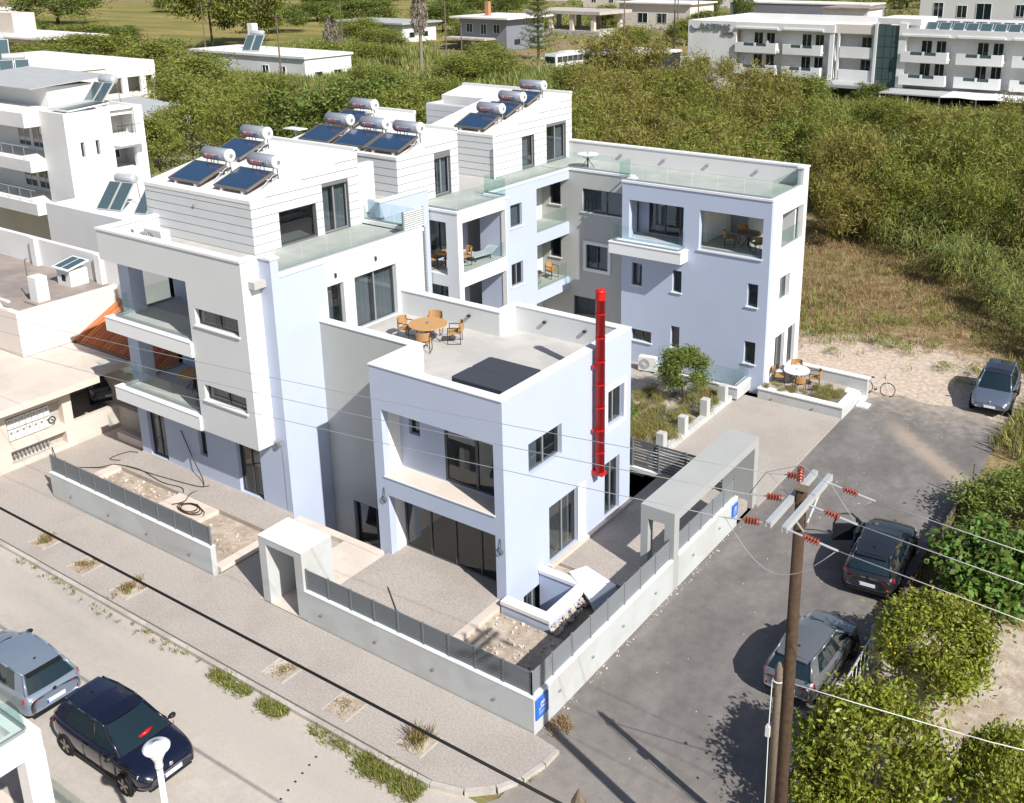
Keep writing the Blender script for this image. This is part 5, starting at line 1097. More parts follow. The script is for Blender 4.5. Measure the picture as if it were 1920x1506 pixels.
RD = {k: (.10, .10) for k in J}; RD.update(hip=(.15, .12), chest=(.16, .12), neck=(.06, .06), head=(.10, .12), ls=(.07, .07), rs=(.07, .07), le=(.05, .05), re=(.05, .05), lh=(.035, .035), rh=(.035, .035), lk=(.07, .07), rk=(.07, .07), lf=(.05, .06), rf=(.05, .06))
person('person standing behind the glass on the top hotel balcony', (-46.9, 122.9, 6.42), R(180), J, ED, RD, ['skin', 'shirt'])
J2 = dict(J); J2.update(hip=(0, 0, .78), chest=(0.34, 0.05, 1.02), neck=(0.50, 0.06, 1.10), head=(0.62, 0.08, 1.14), ls=(.32, .22, 1.08), le=(.45, .26, .90), lh=(.62, .2, .82), rs=(.36, -.14, 1.08), re=(.5, -.18, .9), rh=(.68, -.1, .82), lk=(-.03, .16, .42), lf=(-.16, .14, .06), rk=(.05, -.12, .42), rf=(-.05, -.14, .06))
person('person in blue jeans leaning into the dark car through its open door', (4.22, 13.35, -0.10), R(10), J2, ED, RD, ['jeans', 'paintdark'])
# ================================================================== poles, wires, lamp
up = thing('utility_pole', 'tall brown wooden power pole with white crossarms and red insulators', 'power pole', (7.65, -1.95, -0.1))
m = MB(); m.tube([(7.68, -1.98, -0.15), (7.66, -1.96, 5), (7.65, -1.95, 10.62)], [0.14, 0.125, 0.105], 14); m.build('pole', 'polewood', up, smooth=True)
for x in (7.50, 7.80):
    m = MB(); m.box(x - 0.05, -3.1, 10.42, x + 0.05, -0.84, 10.46); m.box(x - 0.05, -3.1, 10.34, x - 0.035, -0.84, 10.42); m.box(x + 0.035, -3.1, 10.34, x + 0.05, -0.84, 10.42); m.build('crossarm', 'galv', up)
for y0 in (-2.6, -1.3):
    m = MB(); m.tube([(7.80, y0, 10.35), (7.74, -1.95, 9.75)], 0.02, 5); m.build('brace', 'galv', up)
boxpart(up, 'pole_cap', 'oldwood', 7.53, -2.07, 10.62, 7.77, -1.83, 10.64)
def discs(p0, p1, nm='insulator'):
    p0, p1 = Vector(p0), Vector(p1); d = p1 - p0; m = MB(); prof = []; n = 5
    for k in range(n): prof += [(0.025, (k + .1) / n), (0.068, (k + .35) / n), (0.064, (k + .5) / n), (0.025, (k + .75) / n)]
    M4 = Matrix.Translation(p0) @ d.to_track_quat('Z', 'Y').to_matrix().to_4x4(); m.T = M4; L = d.length
    m.lathe([(r_, h_ * L) for r_, h_ in prof], 12); o = m.build(nm, 'porcelain', up, smooth=True); return o
ends = []
for y in (-1.08, -2.06, -3.06):
    for a_, b_, r_ in (((7.45, y, 10.40), (7.31, y, 10.37), .018), ((7.02, y, 10.32), (6.62, y, 10.24), .016), ((7.85, y, 10.40), (8.15, y, 10.36), .018), ((8.43, y, 10.33), (8.76, y, 10.29), .022)):
        m = MB(); m.tube([a_, b_], r_, 5); m.build('fitting', 'galv', up)
    discs((7.31, y, 10.37), (7.02, y, 10.32)); discs((8.15, y, 10.36), (8.43, y, 10.33))
discs((7.55, -1.80, 10.66), (7.55, -1.80, 10.98), 'pin_insulator')
for y, dz in ((-1.08, -0.5), (-3.06, -0.75)):
    m = MB(); m.tube([(6.66 + 2.08 * i / 10, y - 0.1 * math.sin(math.pi * i / 10), 10.24 + 0.05 * i / 10 + dz * math.sin(math.pi * i / 10)) for i in range(11)], 0.008, 4); m.build('jumper', 'wire', up, smooth=True)
m = MB(); m.tube([(6.66, -2.06, 10.24), (6.95, -1.95, 10.75), (7.55, -1.80, 11.0), (8.2, -1.9, 10.8), (8.74, -2.06, 10.29)], 0.008, 4); m.build('jumper', 'wire', up, smooth=True)
wl = ['nearest the lavender roof', 'in the middle of the three', 'nearest the street']
for y, nm in zip((-1.08, -2.06, -3.06), wl):
    m = MB(); m.tube([(6.62 - d, y - 0.002 * d, 10.24 - 0.108 * d + 0.00095 * d * d) for d in range(0, 66, 3)], 0.0085, 4)
    tag(m.build('overhead_wire', 'wire', None, True), 'thin overhead wire leaving the pole along the street, ' + nm, 'wire', 'street power wires')
    m = MB(); m.tube([(8.76 + d, y - 0.01 * d, 10.29 - 0.06 * d) for d in range(0, 22, 3)], 0.009, 4)
    tag(m.build('overhead_wire', 'wirewhite', None, True), 'overhead wire leaving the pole over the fruit trees, ' + nm, 'wire', 'garden power wires')
sp = thing('telephone_pole', 'short weathered wooden pole with a white box beside the power pole', 'pole', (6.78, -0.17, -0.1))
m = MB(); m.tube([(6.80, -0.19, -0.15), (6.78, -0.17, 5.15), (6.78, -0.17, 5.3)], [0.10, 0.085, 0.03], 10); m.build('pole', 'oldwood', sp, smooth=True)
m = MB(); m.tube([(6.78 + 0.12 * math.cos(a), -0.17 + 0.12 * math.sin(a), 4.85) for a in np.linspace(0, 6.283, 13)], 0.018, 5); m.build('band', 'wirewhite', sp)
boxpart(sp, 'junction_box', 'acwhite', 6.60, -0.30, 3.35, 6.70, -0.12, 3.62)
m = MB(); m.tube([(6.68, -0.27, 4.85), (6.67, -0.28, 3.6), (6.69, -0.28, 2.0), (6.7, -0.28, 0)], 0.012, 4); m.build('drop_cable', 'wirewhite', sp)
m = MB(); m.tube([(6.85, -0.17, 4.86), (8.4, 0.2, 4.72), (11, 0.8, 4.55), (16, 2.0, 4.5)], 0.013, 4); tag(m.build('overhead_wire', 'wirewhite', None, True), 'white telephone wire crossing over the lemon trees', 'wire')
cp = thing('corner_pole', 'dark pole top with cut peak at the bottom edge of the picture', 'pole', (6.72, -8.0, -0.1))
m = MB(); m.tube([(6.75, -8.05, -0.15), (6.73, -8.0, 7.75)], [0.15, 0.125], 12); m.build('pole', 'oldwood', cp, smooth=True)
m = MB(); m.lathe([(0.125, 7.75), (0.125, 7.93), (0.01, 8.18)], 8, (6.73, -8.0, 0)); m.build('peak', 'oldwood', cp)
m = MB(); m.tube([(6.73 + 0.15 * math.cos(a), -8.0 + 0.15 * math.sin(a), 7.72) for a in np.linspace(0, 6.283, 13)], 0.02, 5); m.build('band', 'galv', cp); boxpart(cp, 'bracket', 'galv', 6.86, -7.95, 7.72, 6.94, -7.88, 7.80)
m = MB(); m.tube([(6.6 - d, -8.1 - 0.012 * d, 7.85 + 0.0125 * d) for d in range(0, 70, 4)], 0.027, 6); tag(m.build('overhead_cable', 'cable', None, True), 'thick black cable strung along the street above the sidewalk', 'cable')
lp = thing('street_lamp', 'white round-headed street lamp at the bottom of the street', 'street lamp', (-2.9, -8.85, -0.1))
m = MB(); m.tube([(-2.9, -8.85, -0.15), (-2.9, -8.85, 4.3)], [0.075, 0.06], 12); m.build('post', 'coping', lp, smooth=True)
m = MB(); m.lathe([(0.07, 4.25), (0.085, 4.32), (0.075, 4.42), (0.12, 4.55), (0.21, 4.72)], 18, (-2.9, -8.85, 0)); m.build('neck', 'tankcap', lp, smooth=True)
m = MB(); m.lathe([(0.20, 4.72), (0.265, 4.76), (0.27, 4.80), (0.20, 4.86), (0.05, 4.885), (0.05, 4.90)], 24, (-2.9, -8.85, 0)); m.build('head', 'coping', lp, smooth=True)
# ================================================================== neighbours on the left
def simple_windows(parent, axis, c, sgn, rects, mat='carglass', frame='nwhite', d=0.03, fr=0.06):
    F = ab(axis, c, sgn)
    for (a, b, p, q) in rects:
        m = MB(); fbox(m, F, a - fr, 0.0, p - fr, b + fr, d, p); fbox(m, F, a - fr, 0.0, q, b + fr, d, q + fr); fbox(m, F, a - fr, 0, p, a, d, q); fbox(m, F, b, 0, p, b + fr, d, q); fbox(m, F, (a + b) / 2 - fr * .4, 0.0, p, (a + b) / 2 + fr * .4, d, q); w = m.build('window', frame, parent)
        for u0, u1 in ((a, (a + b) / 2 - fr * .4), ((a + b) / 2 + fr * .4, b)):
            g = MB(); fbox(g, F, u0, 0.002, p, u1, 0.012, q); g.build('pane', mat, w)
Hh = thing('neighbour_house', 'pinkish flat-roofed house with a brown roof beside the carport', 'house', (-38, 6, 0))
boxpart(Hh, 'upper_wall', 'pinkwall', -62, 3.4, 3.0, -30.3, 3.7, 5.03); boxpart(Hh, 'upper_wall', 'pinkwall', -30.6, 3.7, 3.0, -30.3, 8.25, 5.03)
boxpart(Hh, 'eave_soffit', 'pinkwall', -62, 3.7, 3.0, -30.6, 8.25, 3.15)
boxpart(Hh, 'lower_wall', 'plaster', -62, 4.6, -0.1, -31.6, 4.85, 3.0); boxpart(Hh, 'lower_wall', 'plaster', -31.85, 4.85, -0.1, -31.6, 10, 3.0)
boxpart(Hh, 'roof_deck', 'roofbrown', -62, 3.7, 4.85, -30.6, 8.25, 4.97)
boxpart(Hh, 'roof_parapet', 'nwhite', -62, 8.25, 3.0, -28.5, 8.5, 6.35)
for x in (-43.0, -37.2, -31.6): boxpart(Hh, 'buttress', 'nwhite', x, 8.05, 4.97, x + 0.45, 8.25, 6.4)
boxpart(Hh, 'balustrade', 'nwhite', -45, 3.42, 5.03, -30.9, 3.55, 5.10, -45, 3.42, 5.42, -30.9, 3.55, 5.5)
for i in range(14): boxpart(Hh, 'baluster', 'nwhite', -44.8 + i, 3.44, 5.10, -44.6 + i, 3.53, 5.42)
simple_windows(Hh, 'x', -31.6, 1, [(5.2, 6.2, 1.0, 2.2), (6.6, 7.6, 1.0, 2.2)]); 
c = thing('roof_chimney', 'plain white chimney block with an aerial mast on the brown roof', 'chimney', (-31.2, 5.0, 4.97)); boxpart(c, 'block', 'nwhite', -31.5, 4.75, 4.97, -30.85, 5.3, 6.2); boxpart(c, 'base', 'roofbrown', -31.75, 4.55, 4.97, -30.65, 5.5, 5.06); m = MB(); m.tube([(-31.75, 4.9, 4.97), (-31.75, 4.9, 6.9)], 0.025, 5); m.tube([(-31.75, 4.9, 6.9), (-31.5, 4.9, 7.0)], 0.02, 5); m.build('aerial_mast', 'oldwood', c)
c = thing('roof_vent_hut', 'little white vent hut with glazed lid on the brown roof', 'vent hut', (-32.6, 7.4, 4.97)); boxpart(c, 'hut', 'nwhite', -33.1, 7.0, 4.97, -32.0, 7.9, 5.75); m = MB(); m.extr([(-33.25, 6.85, 5.78), (-31.9, 6.85, 5.78), (-31.9, 8.0, 6.05), (-33.25, 8.0, 6.05)], (0, 0, 0.06)); m.build('lid', 'nwhite', c); 
for x in (-33.1, -32.5): m = MB(); m.extr([(x, 6.95, 5.87), (x + 0.5, 6.95, 5.87), (x + 0.5, 7.9, 6.10), (x, 7.9, 6.10)], (0, 0, 0.01)); m.build('lid_glass', 'absorbgreen', c)
boxpart(c, 'hatch', 'darkvoid', -32.7, 6.985, 5.2, -32.4, 7.0, 5.5)
c = thing('tiled_roof', 'small orange tiled lean-to roof between the pink house and the white block', 'tiled roof', (-27, 7, 2.5))
boxpart(c, 'fascia', 'nwhite', -30.28, 5.85, 2.3, -23.2, 6.05, 2.95); boxpart(c, 'side_wall', 'plaster', -30.2, 6.3, -0.1, -23.3, 6.5, 2.3)
nx, ny = 34, 9
for j in range(ny):
    m = MB()
    for i in range(nx):
        x = -30.2 + i * 0.205; y = 5.9 + j * 0.27; z = 2.98 + j * 0.135; k = 4; 
        pts = [(x + 0.1 - 0.1 * math.cos(math.pi * a / k), 0.075 * math.sin(math.pi * a / k)) for a in range(k + 1)]
        for a in range(k): m.face([(pts[a][0], y, z + pts[a][1]), (pts[a + 1][0], y, z + pts[a + 1][1]), (pts[a + 1][0], y + 0.30, z + 0.155 + pts[a + 1][1]), (pts[a][0], y + 0.30, z + 0.155 + pts[a][1])])
    m.build('tile_row', 'rooftile', c)
m = MB(); m.extr([(-30.27, 5.85, 2.96), (-23.2, 5.85, 2.96), (-23.2, 8.3, 4.18), (-30.27, 8.3, 4.18)], (0, 0, -0.05)); m.build('roof_bed', 'terracotta', c)
m = MB(); m.tube([(-30.15, 5.85, 3.05), (-30.15, 8.3, 4.3)], 0.14, 8); m.build('verge_tiles', 'rooftile', c)
# carport and meter wall
c = thing('carport', 'cream concrete carport roof and meter wall facing the white block', 'carport', (-28.5, 2.5, 0))
boxpart(c, 'roof_slab', 'plaster', -33.5, -2.2, 2.68, -25.6, 4.05, 2.97); boxpart(c, 'roof_slab', 'plaster', -33.5, 4.05, 2.68, -26.2, 5.7, 2.965)
wall(c, 'x', -26.3, 1, -0.6, 3.05, -0.12, 2.68, [(0.3, 2.65, 1.12, 2.25), (0.3, 2.65, 0.22, 0.78)], 'plaster', t=0.4, name='meter_wall')
boxpart(c, 'niche_back', 'concrete', -26.75, 0.2, 0.15, -26.7, 2.7, 2.3)
boxpart(c, 'side_pier', 'plaster', -26.7, -0.95, -0.12, -26.3, -0.6, 2.68)
for i in range(7):
    for k in range(2):
        b_ = boxpart(c, 'meter_box', 'acwhite', -26.70, 0.4 + i * 0.255, 1.18 + k * 0.5, -26.46, 0.63 + i * 0.255, 1.62 + k * 0.5)
        boxpart(b_, 'dial', 'greymetal', -26.46, 0.46 + i * 0.255, 1.45 + k * 0.5, -26.452, 0.57 + i * 0.255, 1.55 + k * 0.5)
m = MB(); m.tube([(-26.42, 2.2 + 0.14 * math.cos(a), 1.45 + 0.14 * math.sin(a)) for a in np.linspace(0, 6.283, 15)], 0.03, 6); m.build('hose_coil', 'blackmetal', c)
for i in range(10):
    m = MB(); m.lathe([(0.05, -0.06), (0.06, 0), (0.05, 0.06)], 8, (-26.5, 0.5 + i * 0.16, 0.5)); m.tube([(-26.5, 0.5 + i * 0.16, 0.25), (-26.5, 0.5 + i * 0.16, 0.7)], 0.015, 5); m.build('water_meter', 'greymetal', c)
for z in (0.27, 0.68): m = MB(); m.tube([(-26.45, 0.4, z), (-26.45, 2.1, z)], 0.02, 5); m.build('pipe', 'galv', c)
boxpart(c, 'rear_wall', 'plaster', -33.5, 9.6, -0.1, -24.0, 9.8, 2.6)
boxpart(c, 'floor', 'concrete', -33.5, -2.2, -0.16, -26.7, 9.6, -0.11)
c = thing('low_wall', 'low cream wall between the carport and the white block', 'wall', (-26, 4.3, 0)); boxpart(c, 'wall_base', 'plaster', -26.75, 3.06, -0.1, -26.5, 5.2, 0.98); boxpart(c, 'wall_base', 'concrete', -26.75, 5.2, -0.1, -23.1, 5.42, 0.95); boxpart(c, 'step', 'plaster', -25.3, 4.3, -0.1, -23.1, 4.5, 0.35)
# low white building with solar heaters, behind the pink house
c = thing('low_building', 'low white flat-roofed building carrying two old solar heaters', 'building', (-36, 20, 0))
boxpart(c, 'wall', 'nwhite', -45.6, 13.75, -0.1, -27.0, 14.0, 6.0); boxpart(c, 'wall', 'nwhite', -45.6, 14.0, -0.1, -45.35, 30, 5.9); boxpart(c, 'wall', 'nwhite', -27.3, 14.0, -0.1, -27.0, 30, 5.9); boxpart(c, 'flat_roof', 'roofwhite', -45.35, 14.0, 5.6, -27.3, 30, 5.8)
simple_windows(c, 'y', 13.75, -1, [(-38.9, -38.3, 4.0, 4.75)])
def old_heater(label, loc, rz, sc=1.0):
    t = thing('solar_water_heater', label, 'solar heater', loc, 'old solar heaters on the neighbours', world=False, rz=rz); t.scale = (sc, sc, sc); T = Matrix.Rotation(R(48), 4, 'X')
    for x in (-0.92, 0.04):
        m = MB(); m.T = T; m.box(x, 0, 0, x + 0.9, 1.9, 0.09); k = m.build('collector', 'galv', t); m = MB(); m.T = T; m.box(x + 0.05, 0.05, 0.088, x + 0.85, 1.85, 0.1); m.build('collector_glass', 'absorbgreen', k)
    m = MB(); m.lathe([(0.24, -0.7), (0.27, -0.66), (0.27, 0.66), (0.24, 0.7)], 18, (0, 1.55, 1.62), 'x'); m.build('tank', 'galv', t, smooth=True)
    for x in (-0.8, 0.8): m = MB(); m.tube([(x, 1.55, 1.4), (x, 1.7, 0)], 0.025, 5); m.build('stand_leg', 'oldwood', t)
    return t
old_heater('old twin-panel solar heater on the low white roof, left one', (-41.3, 15.1, 5.8), R(12)); old_heater('old twin-panel solar heater on the low white roof, partly behind the penthouse', (-38.4, 15.6, 5.8), R(12))
# white apartment building at the left edge
c = thing('neighbour_apartments', 'white three-storey apartment house with balconies at the left edge', 'apartments', (-50, 18, 0))
wall(c, 'x', -46.6, 1, 16.5, 21.3, -0.1, 10.85, [(17.05, 17.32, 8.05, 9.0), (18.05, 18.33, 8.05, 9.0), (19.28, 20.95, 9.05, 10.72), (19.28, 20.8, 6.9, 8.2)], 'nwhite', t=0.3)
for a, b in ((17.05, 17.32), (18.05, 18.33)): window(c, 'x', -46.6, 1, a, b, 8.05, 9.0, 1, frame='greymetal')
boxpart(c, 'loggia_back', 'interior', -48.8, 19.0, 6.0, -48.6, 21.3, 10.7); boxpart(c, 'loggia_floor', 'nwhite', -48.8, 19.0, 8.4, -46.9, 21.3, 8.95); boxpart(c, 'loggia_floor', 'nwhite', -48.8, 19.0, 6.6, -46.9, 21.3, 6.85)
simple_windows(c, 'x', -48.6, 1, [(20.2, 20.8, 7.3, 8.0), (19.3, 20.0, 9.1, 10.3)])
boxpart(c, 'balcony', 'nwhite', -46.6, 19.2, 8.5, -45.8, 20.95, 9.0)
m = MB(); 
for y in np.linspace(19.25, 20.9, 8): m.tube([(-45.9, y, 9.0), (-45.9, y, 9.75)], 0.012, 4)
m.tube([(-45.9, 19.22, 9.75), (-45.9, 20.93, 9.75)], 0.018, 4); m.build('balcony_rail', 'blackmetal', c)
wall(c, 'y', 16.2, -1, -49.3, -46.6, -0.1, 10.85, [], 'nwhite', t=0.3)
wall(c, 'y', 17.6, -1, -66, -49.3, -0.1, 10.6, [], 'nwhite', t=0.3); boxpart(c, 'side_return', 'nwhite', -49.3, 16.5, -0.1, -49.0, 17.9, 10.6)
boxpart(c, 'flat_roof', 'roofwhite', -66, 17.9, 10.3, -46.9, 21.3, 10.55); boxpart(c, 'rear_wall', 'nwhite', -66, 21.3, -0.1, -46.6, 21.55, 10.8); boxpart(c, 'flat_roof', 'roofwhite', -49.0, 16.5, 10.3, -46.9, 17.9, 10.55)
for z in (4.35, 7.1, 9.9): boxpart(c, 'balcony_slab', 'nwhite', -66, 15.2, z, -49.31, 17.6, z + (0.75 if z < 9 else 0.9))
for z in (5.1, 7.85):
    for x in (-52.9, -54.6): simple_windows(c, 'y', 17.6, -1, [(x, x + 1.35, z + 0.25, z + 1.95)])
    m = MB(); m.tube([(-66, 15.25, z + 0.85), (-49.4, 15.25, z + 0.85)], 0.02, 4)
    for x in np.arange(-65.5, -49.5, 1.3): m.tube([(x, 15.25, z), (x, 15.25, z + 0.85)], 0.012, 4)
    m.build('balcony_rail', 'galv', c)
m = MB(); m.extr([(-49.0, 16.6, 10.9), (-46.75, 16.6, 10.9), (-46.75, 19.4, 11.1), (-49.0, 19.4, 11.1)], (0, 0, 0.08)); m.build('skylight_frame', 'nwhite', c)
for x0, x1 in ((-48.95, -47.95), (-47.8, -46.8)): m = MB(); m.extr([(x0, 16.7, 10.99), (x1, 16.7, 10.99), (x1, 19.3, 11.18), (x0, 19.3, 11.18)], (0, 0, 0.02)); m.build('skylight_glass', 'absorbgreen', c)
boxpart(c, 'roof_hut', 'nwhite', -60, 17.9, 10.55, -51.0, 21.0, 12.0); m = MB(); m.extr([(-61, 16.6, 12.0), (-50.6, 16.6, 12.0), (-50.6, 22.4, 12.35), (-61, 22.4, 12.35)], (0, 0, 0.06)); m.build('hut_roof', 'corrugated', c)
old_heater('old twin-panel solar heater on the left apartment roof', (-49.8, 20.0, 10.6), R(5), 1.0)
for lb, x, z, col in (('white air conditioner hung in the upper left balcony', -51.0, 9.1, 'acwhite'),):
    t_ = thing('air_conditioner', lb, 'air conditioner', (x, 17.5, z)); boxpart(t_, 'casing', col, x - 0.4, 17.25, z, x + 0.4, 17.59, z + 0.6)
# pink/white block behind
c = thing('neighbour_apartments', 'long white and peach building with roof terrace far left', 'apartments', (-120, 58, 0))
boxpart(c, 'wall', 'pinkwall', -130, 44, -0.1, -115.6, 62.4, 5.6); boxpart(c, 'parapet', 'nwhite', -130, 44, 5.6, -115.4, 62.4, 7.3); boxpart(c, 'wall', 'nwhite', -130, 62.4, 4.2, -115.2, 69.7, 6.2); boxpart(c, 'wall', 'interior', -130, 62.4, -0.1, -118, 69.7, 4.2); boxpart(c, 'flat_roof', 'roofwhite', -129.8, 44.2, 7.2, -115.6, 62.2, 7.32)
boxpart(c, 'column', 'nwhite', -115.6, 64.5, 0, -115.2, 65.3, 4.2); boxpart(c, 'column', 'nwhite', -115.6, 67.3, 0, -115.2, 68.1, 4.2); boxpart(c, 'column', 'nwhite', -115.6, 69.2, 0, -115.2, 69.7, 4.2); boxpart(c, 'terrace_wall', 'pinkwall', -117, 62.4, 0, -115.3, 72.5, 2.0); boxpart(c, 'end_pier', 'nwhite', -115.9, 72.0, 0, -115.0, 72.9, 4.6)
old_heater('old solar heater with round tank on the peach building', (-113, 49, 5.2), R(60), 1.8); old_heater('old solar heater raised on the white parapet far left', (-119, 50, 7.3), R(60), 1.8)
# taverna shade roof
c = thing('shade_roof', 'grey corrugated shade roof over a dark porch beside the side street', 'shade roof', (-86, 50, 0))
m = MB(); m.extr([(-97, 46, 3.9), (-84.5, 46.5, 3.3), (-85.5, 55, 3.3), (-98, 55, 3.9)], (0, 0, 0.12)); m.build('roof_sheet', 'corrugated', c)
m = MB(); m.tube([(-84.4, 46.4, 3.3), (-85.4, 55.1, 3.3)], 0.12, 5); m.build('roof_edge', 'wood', c)
for x, y in ((-85.2, 47.5), (-85.6, 51), (-86, 54.5), (-96, 54.5)): boxpart(c, 'post', 'oldwood', x - 0.1, y - 0.1, -0.1, x + 0.1, y + 0.1, 3.3)
boxpart(c, 'dark_back', 'darkvoid', -97, 46.5, -0.1, -92, 54.5, 3.5); 
for y in (49.3, 52.5):
    m = MB(); m.tube([(-85.4, y, 3.2), (-85.4, y, 1.6), (-85.4, y, 0.2)], [0.5, 0.22, 0.3], 8); m.build('tied_drape', 'curtain', c, smooth=True)
boxpart(c, 'counter', 'wood', -84.6, 46.2, -0.1, -83.9, 49.0, 1.0)
# ------------------------------------------------------------------ corner house at the bottom left
c = thing('balcony_house', 'white balcony corner of a house at the bottom left edge', 'house', (-8, -10.5, 0))
boxpart(c, 'beam', 'nwhite', -14, -9.98, 3.72, -6.02, -9.56, 4.25); boxpart(c, 'beam', 'nwhite', -6.42, -16, 3.72, -6.0, -9.98, 4.25); boxpart(c, 'column', 'nwhite', -6.44, -9.98, -0.1, -6.01, -9.55, 3.72)
boxpart(c, 'balcony_floor', 'plaster', -14, -16, 3.9, -6.42, -9.98, 4.0)
railing(c, [(-13.9, -9.76), (-6.2, -9.76), (-6.2, -15.9)], 4.25, 0.95, pw=1.5)
boxpart(c, 'house_wall', 'nwhite', -14, -13.0, -0.1, -7.2, -12.7, 3.7); boxpart(c, 'patio', 'plaster', -14, -16, -0.16, -3.2, -9.0, 0.1)
window(c, 'y', -12.7, 1, -9.6, -7.6, 0.15, 2.5, 2, recess=-0.08, frame='aluframe')
c = thing('glass_fence', 'low glass fence panels along the near side of the street', 'fence', (-4.5, -8.6, 0)); railing(c, [(-9.5, -8.55), (0.5, -8.55)], 0.05, 0.95, pw=1.3)
boxpart(c, 'kerb', 'plaster', -9.5, -8.7, -0.12, 0.5, -8.4, 0.05)
# ================================================================== hotel
c = thing('hotel', 'long white three-storey hotel with stepped balconies and a glazed stair tower', 'hotel', (-38, 126, 0)); Y = 122.4
wall(c, 'y', Y, -1, -59.5, -51.6, -0.1, 10.5, [], 'nwhite', t=0.4); boxpart(c, 'side_wall', 'nwhite', -59.5, Y + 0.4, -0.1, -59.1, 143, 10.5); boxpart(c, 'roof_parapet', 'nwhite', -59.1, 142.6, 8, -12, 143, 10.6)
boxpart(c, 'flat_roof', 'roofwhite', -59.1, Y + 0.4, 9.3, -2, 142.6, 9.6)
wall(c, 'y', Y, -1, -51.6, -36.8, 9.4, 10.45, [], 'nwhite', t=0.4)
wall(c, 'y', Y + 1.6, -1, -51.6, -36.8, -0.1, 9.5, [], 'nwhite', t=0.4)
boxpart(c, 'bay_end', 'nwhite', -37.5, Y + 0.1, -0.1, -36.9, Y + 1.6, 10.45)
def bal(x0, x1, z):
    boxpart(c, 'balcony', 'nwhite', x0, Y - 0.35, z, x1, Y + 1.6, z + 0.22); b_ = MB(); e = (x1 - x0)
    b_.box(x0, Y - 0.35, z + 0.22, x1, Y - 0.15, z + 0.95); b_.box(x0, Y - 0.35, z + 0.95, x0 + e * .2, Y - 0.15, z + 1.42); b_.box(x1 - e * .24, Y - 0.35, z + 0.95, x1, Y - 0.15, z + 1.42); b_.box(x0 + e * .46, Y - 0.35, z + 0.95, x0 + e * .51, Y - 0.15, z + 1.42); b_.build('balcony_front', 'nwhite', c)
    boxpart(c, 'balcony_glass', 'absorbgreen', x0 + e * .2, Y - 0.27, z + 0.95, x0 + e * .46, Y - 0.24, z + 1.36, x0 + e * .51, Y - 0.27, z + 0.95, x1 - e * .24, Y - 0.24, z + 1.36)
    boxpart(c, 'balcony_side', 'nwhite', x1 - 0.2, Y - 0.15, z + 0.22, x1, Y + 1.6, z + 1.42, x0, Y - 0.15, z + 0.22, x0 + 0.2, Y + 1.6, z + 1.0)
    boxpart(c, 'eave', 'nwhite', x0 - 0.1, Y - 0.2, z + 3.35, x1 + 0.1, Y + 1.6, z + 3.6)
    simple_windows(c, 'y', Y + 1.6, -1, [(x0 + 2.2, x0 + 3.5, z + 0.4, z + 2.75), (x0 + 4.15, x0 + 5.35, z + 0.4, z + 2.75)])
for x0, x1 in ((-51.6, -45.25), (-44.2, -38.5)):
    for z in (6.2, 3.1): bal(x0, x1, z)
    simple_windows(c, 'y', Y + 1.6, -1, [(x0 + 2.2, x0 + 3.5, 0.3, 2.4), (x0 + 4.15, x0 + 5.35, 0.3, 2.4)])
# recess bay
wall(c, 'y', Y + 2.4, -1, -36.8, -31.2, -0.1, 10.0, [], 'nwhite', t=0.4); boxpart(c, 'bay_beam', 'pinkwall', -36.9, Y + 0.2, 9.4, -31.2, Y + 2.4, 10.6); boxpart(c, 'bay_post', 'nwhite', -31.5, Y + 0.2, 3.0, -31.2, Y + 0.5, 9.4, -36.4, Y + 0.2, 3.0, -36.1, Y + 0.5, 9.4)
for z in (6.1, 3.0): boxpart(c, 'balcony', 'nwhite', -36.0, Y + 0.2, z, -31.5, Y + 0.4, z + 1.5); boxpart(c, 'balcony', 'nwhite', -36.0, Y + 0.4, z, -31.5, Y + 2.4, z + 0.25); simple_windows(c, 'y', Y + 2.4, -1, [(-33.6, -32.3, z + 0.5, z + 2.7)])
# glazed tower
boxpart(c, 'tower_side', 'nwhite', -31.2, Y, -0.1, -30.85, Y + 6, 10.9); boxpart(c, 'tower_side', 'nwhite', -27.9, Y, -0.1, -26.9, Y + 6, 11.0); boxpart(c, 'tower_roof', 'nwhite', -31.0, Y + 0.3, 10.8, -25.2, Y + 8, 11.6)
gt = boxpart(c, 'tower_glass', 'blackmetal', -30.85, Y + 0.25, 0.5, -27.9, Y + 0.4, 10.7)
for i in range(3):
    for k in range(7): boxpart(gt, 'glass_pane', 'absorbgreen', -30.82 + i * 0.985, Y + 0.18, 0.6 + k * 1.45, -29.9 + i * 0.985, Y + 0.25, 1.98 + k * 1.45)
# right wing
wall(c, 'y', Y + 1.6, -1, -26.9, -2, -0.1, 9.4, [], 'nwhite', t=0.4); wall(c, 'y', Y, -1, -26.9, -2, 9.3, 10.35, [], 'nwhite', t=0.3)
for x0, x1 in ((-27.4, -21.35), (-20.2, -14.5), (-13.3, -7.6)):
    for z in (6.0, 3.0): bal(x0, x1, z)
for i in range(11):
    for k in range(2):
        m = MB(); m.T = Matrix.Translation((-25.2 + i * 1.75 + k * 0.3, Y + 2.2 + k * 3.2, 10.1)) @ Matrix.Rotation(R(40), 4, 'X'); m.box(0, 0, 0, 1.5, 1.5, 0.08); pn = m.build('roof_collector', 'galv', c)
        m = MB(); m.T = Matrix.Translation((-25.2 + i * 1.75 + k * 0.3, Y + 2.2 + k * 3.2, 10.1)) @ Matrix.Rotation(R(40), 4, 'X'); m.box(0.08, 0.08, 0.08, 1.42, 1.42, 0.1); m.build('collector_glass', 'absorbgreen', pn)
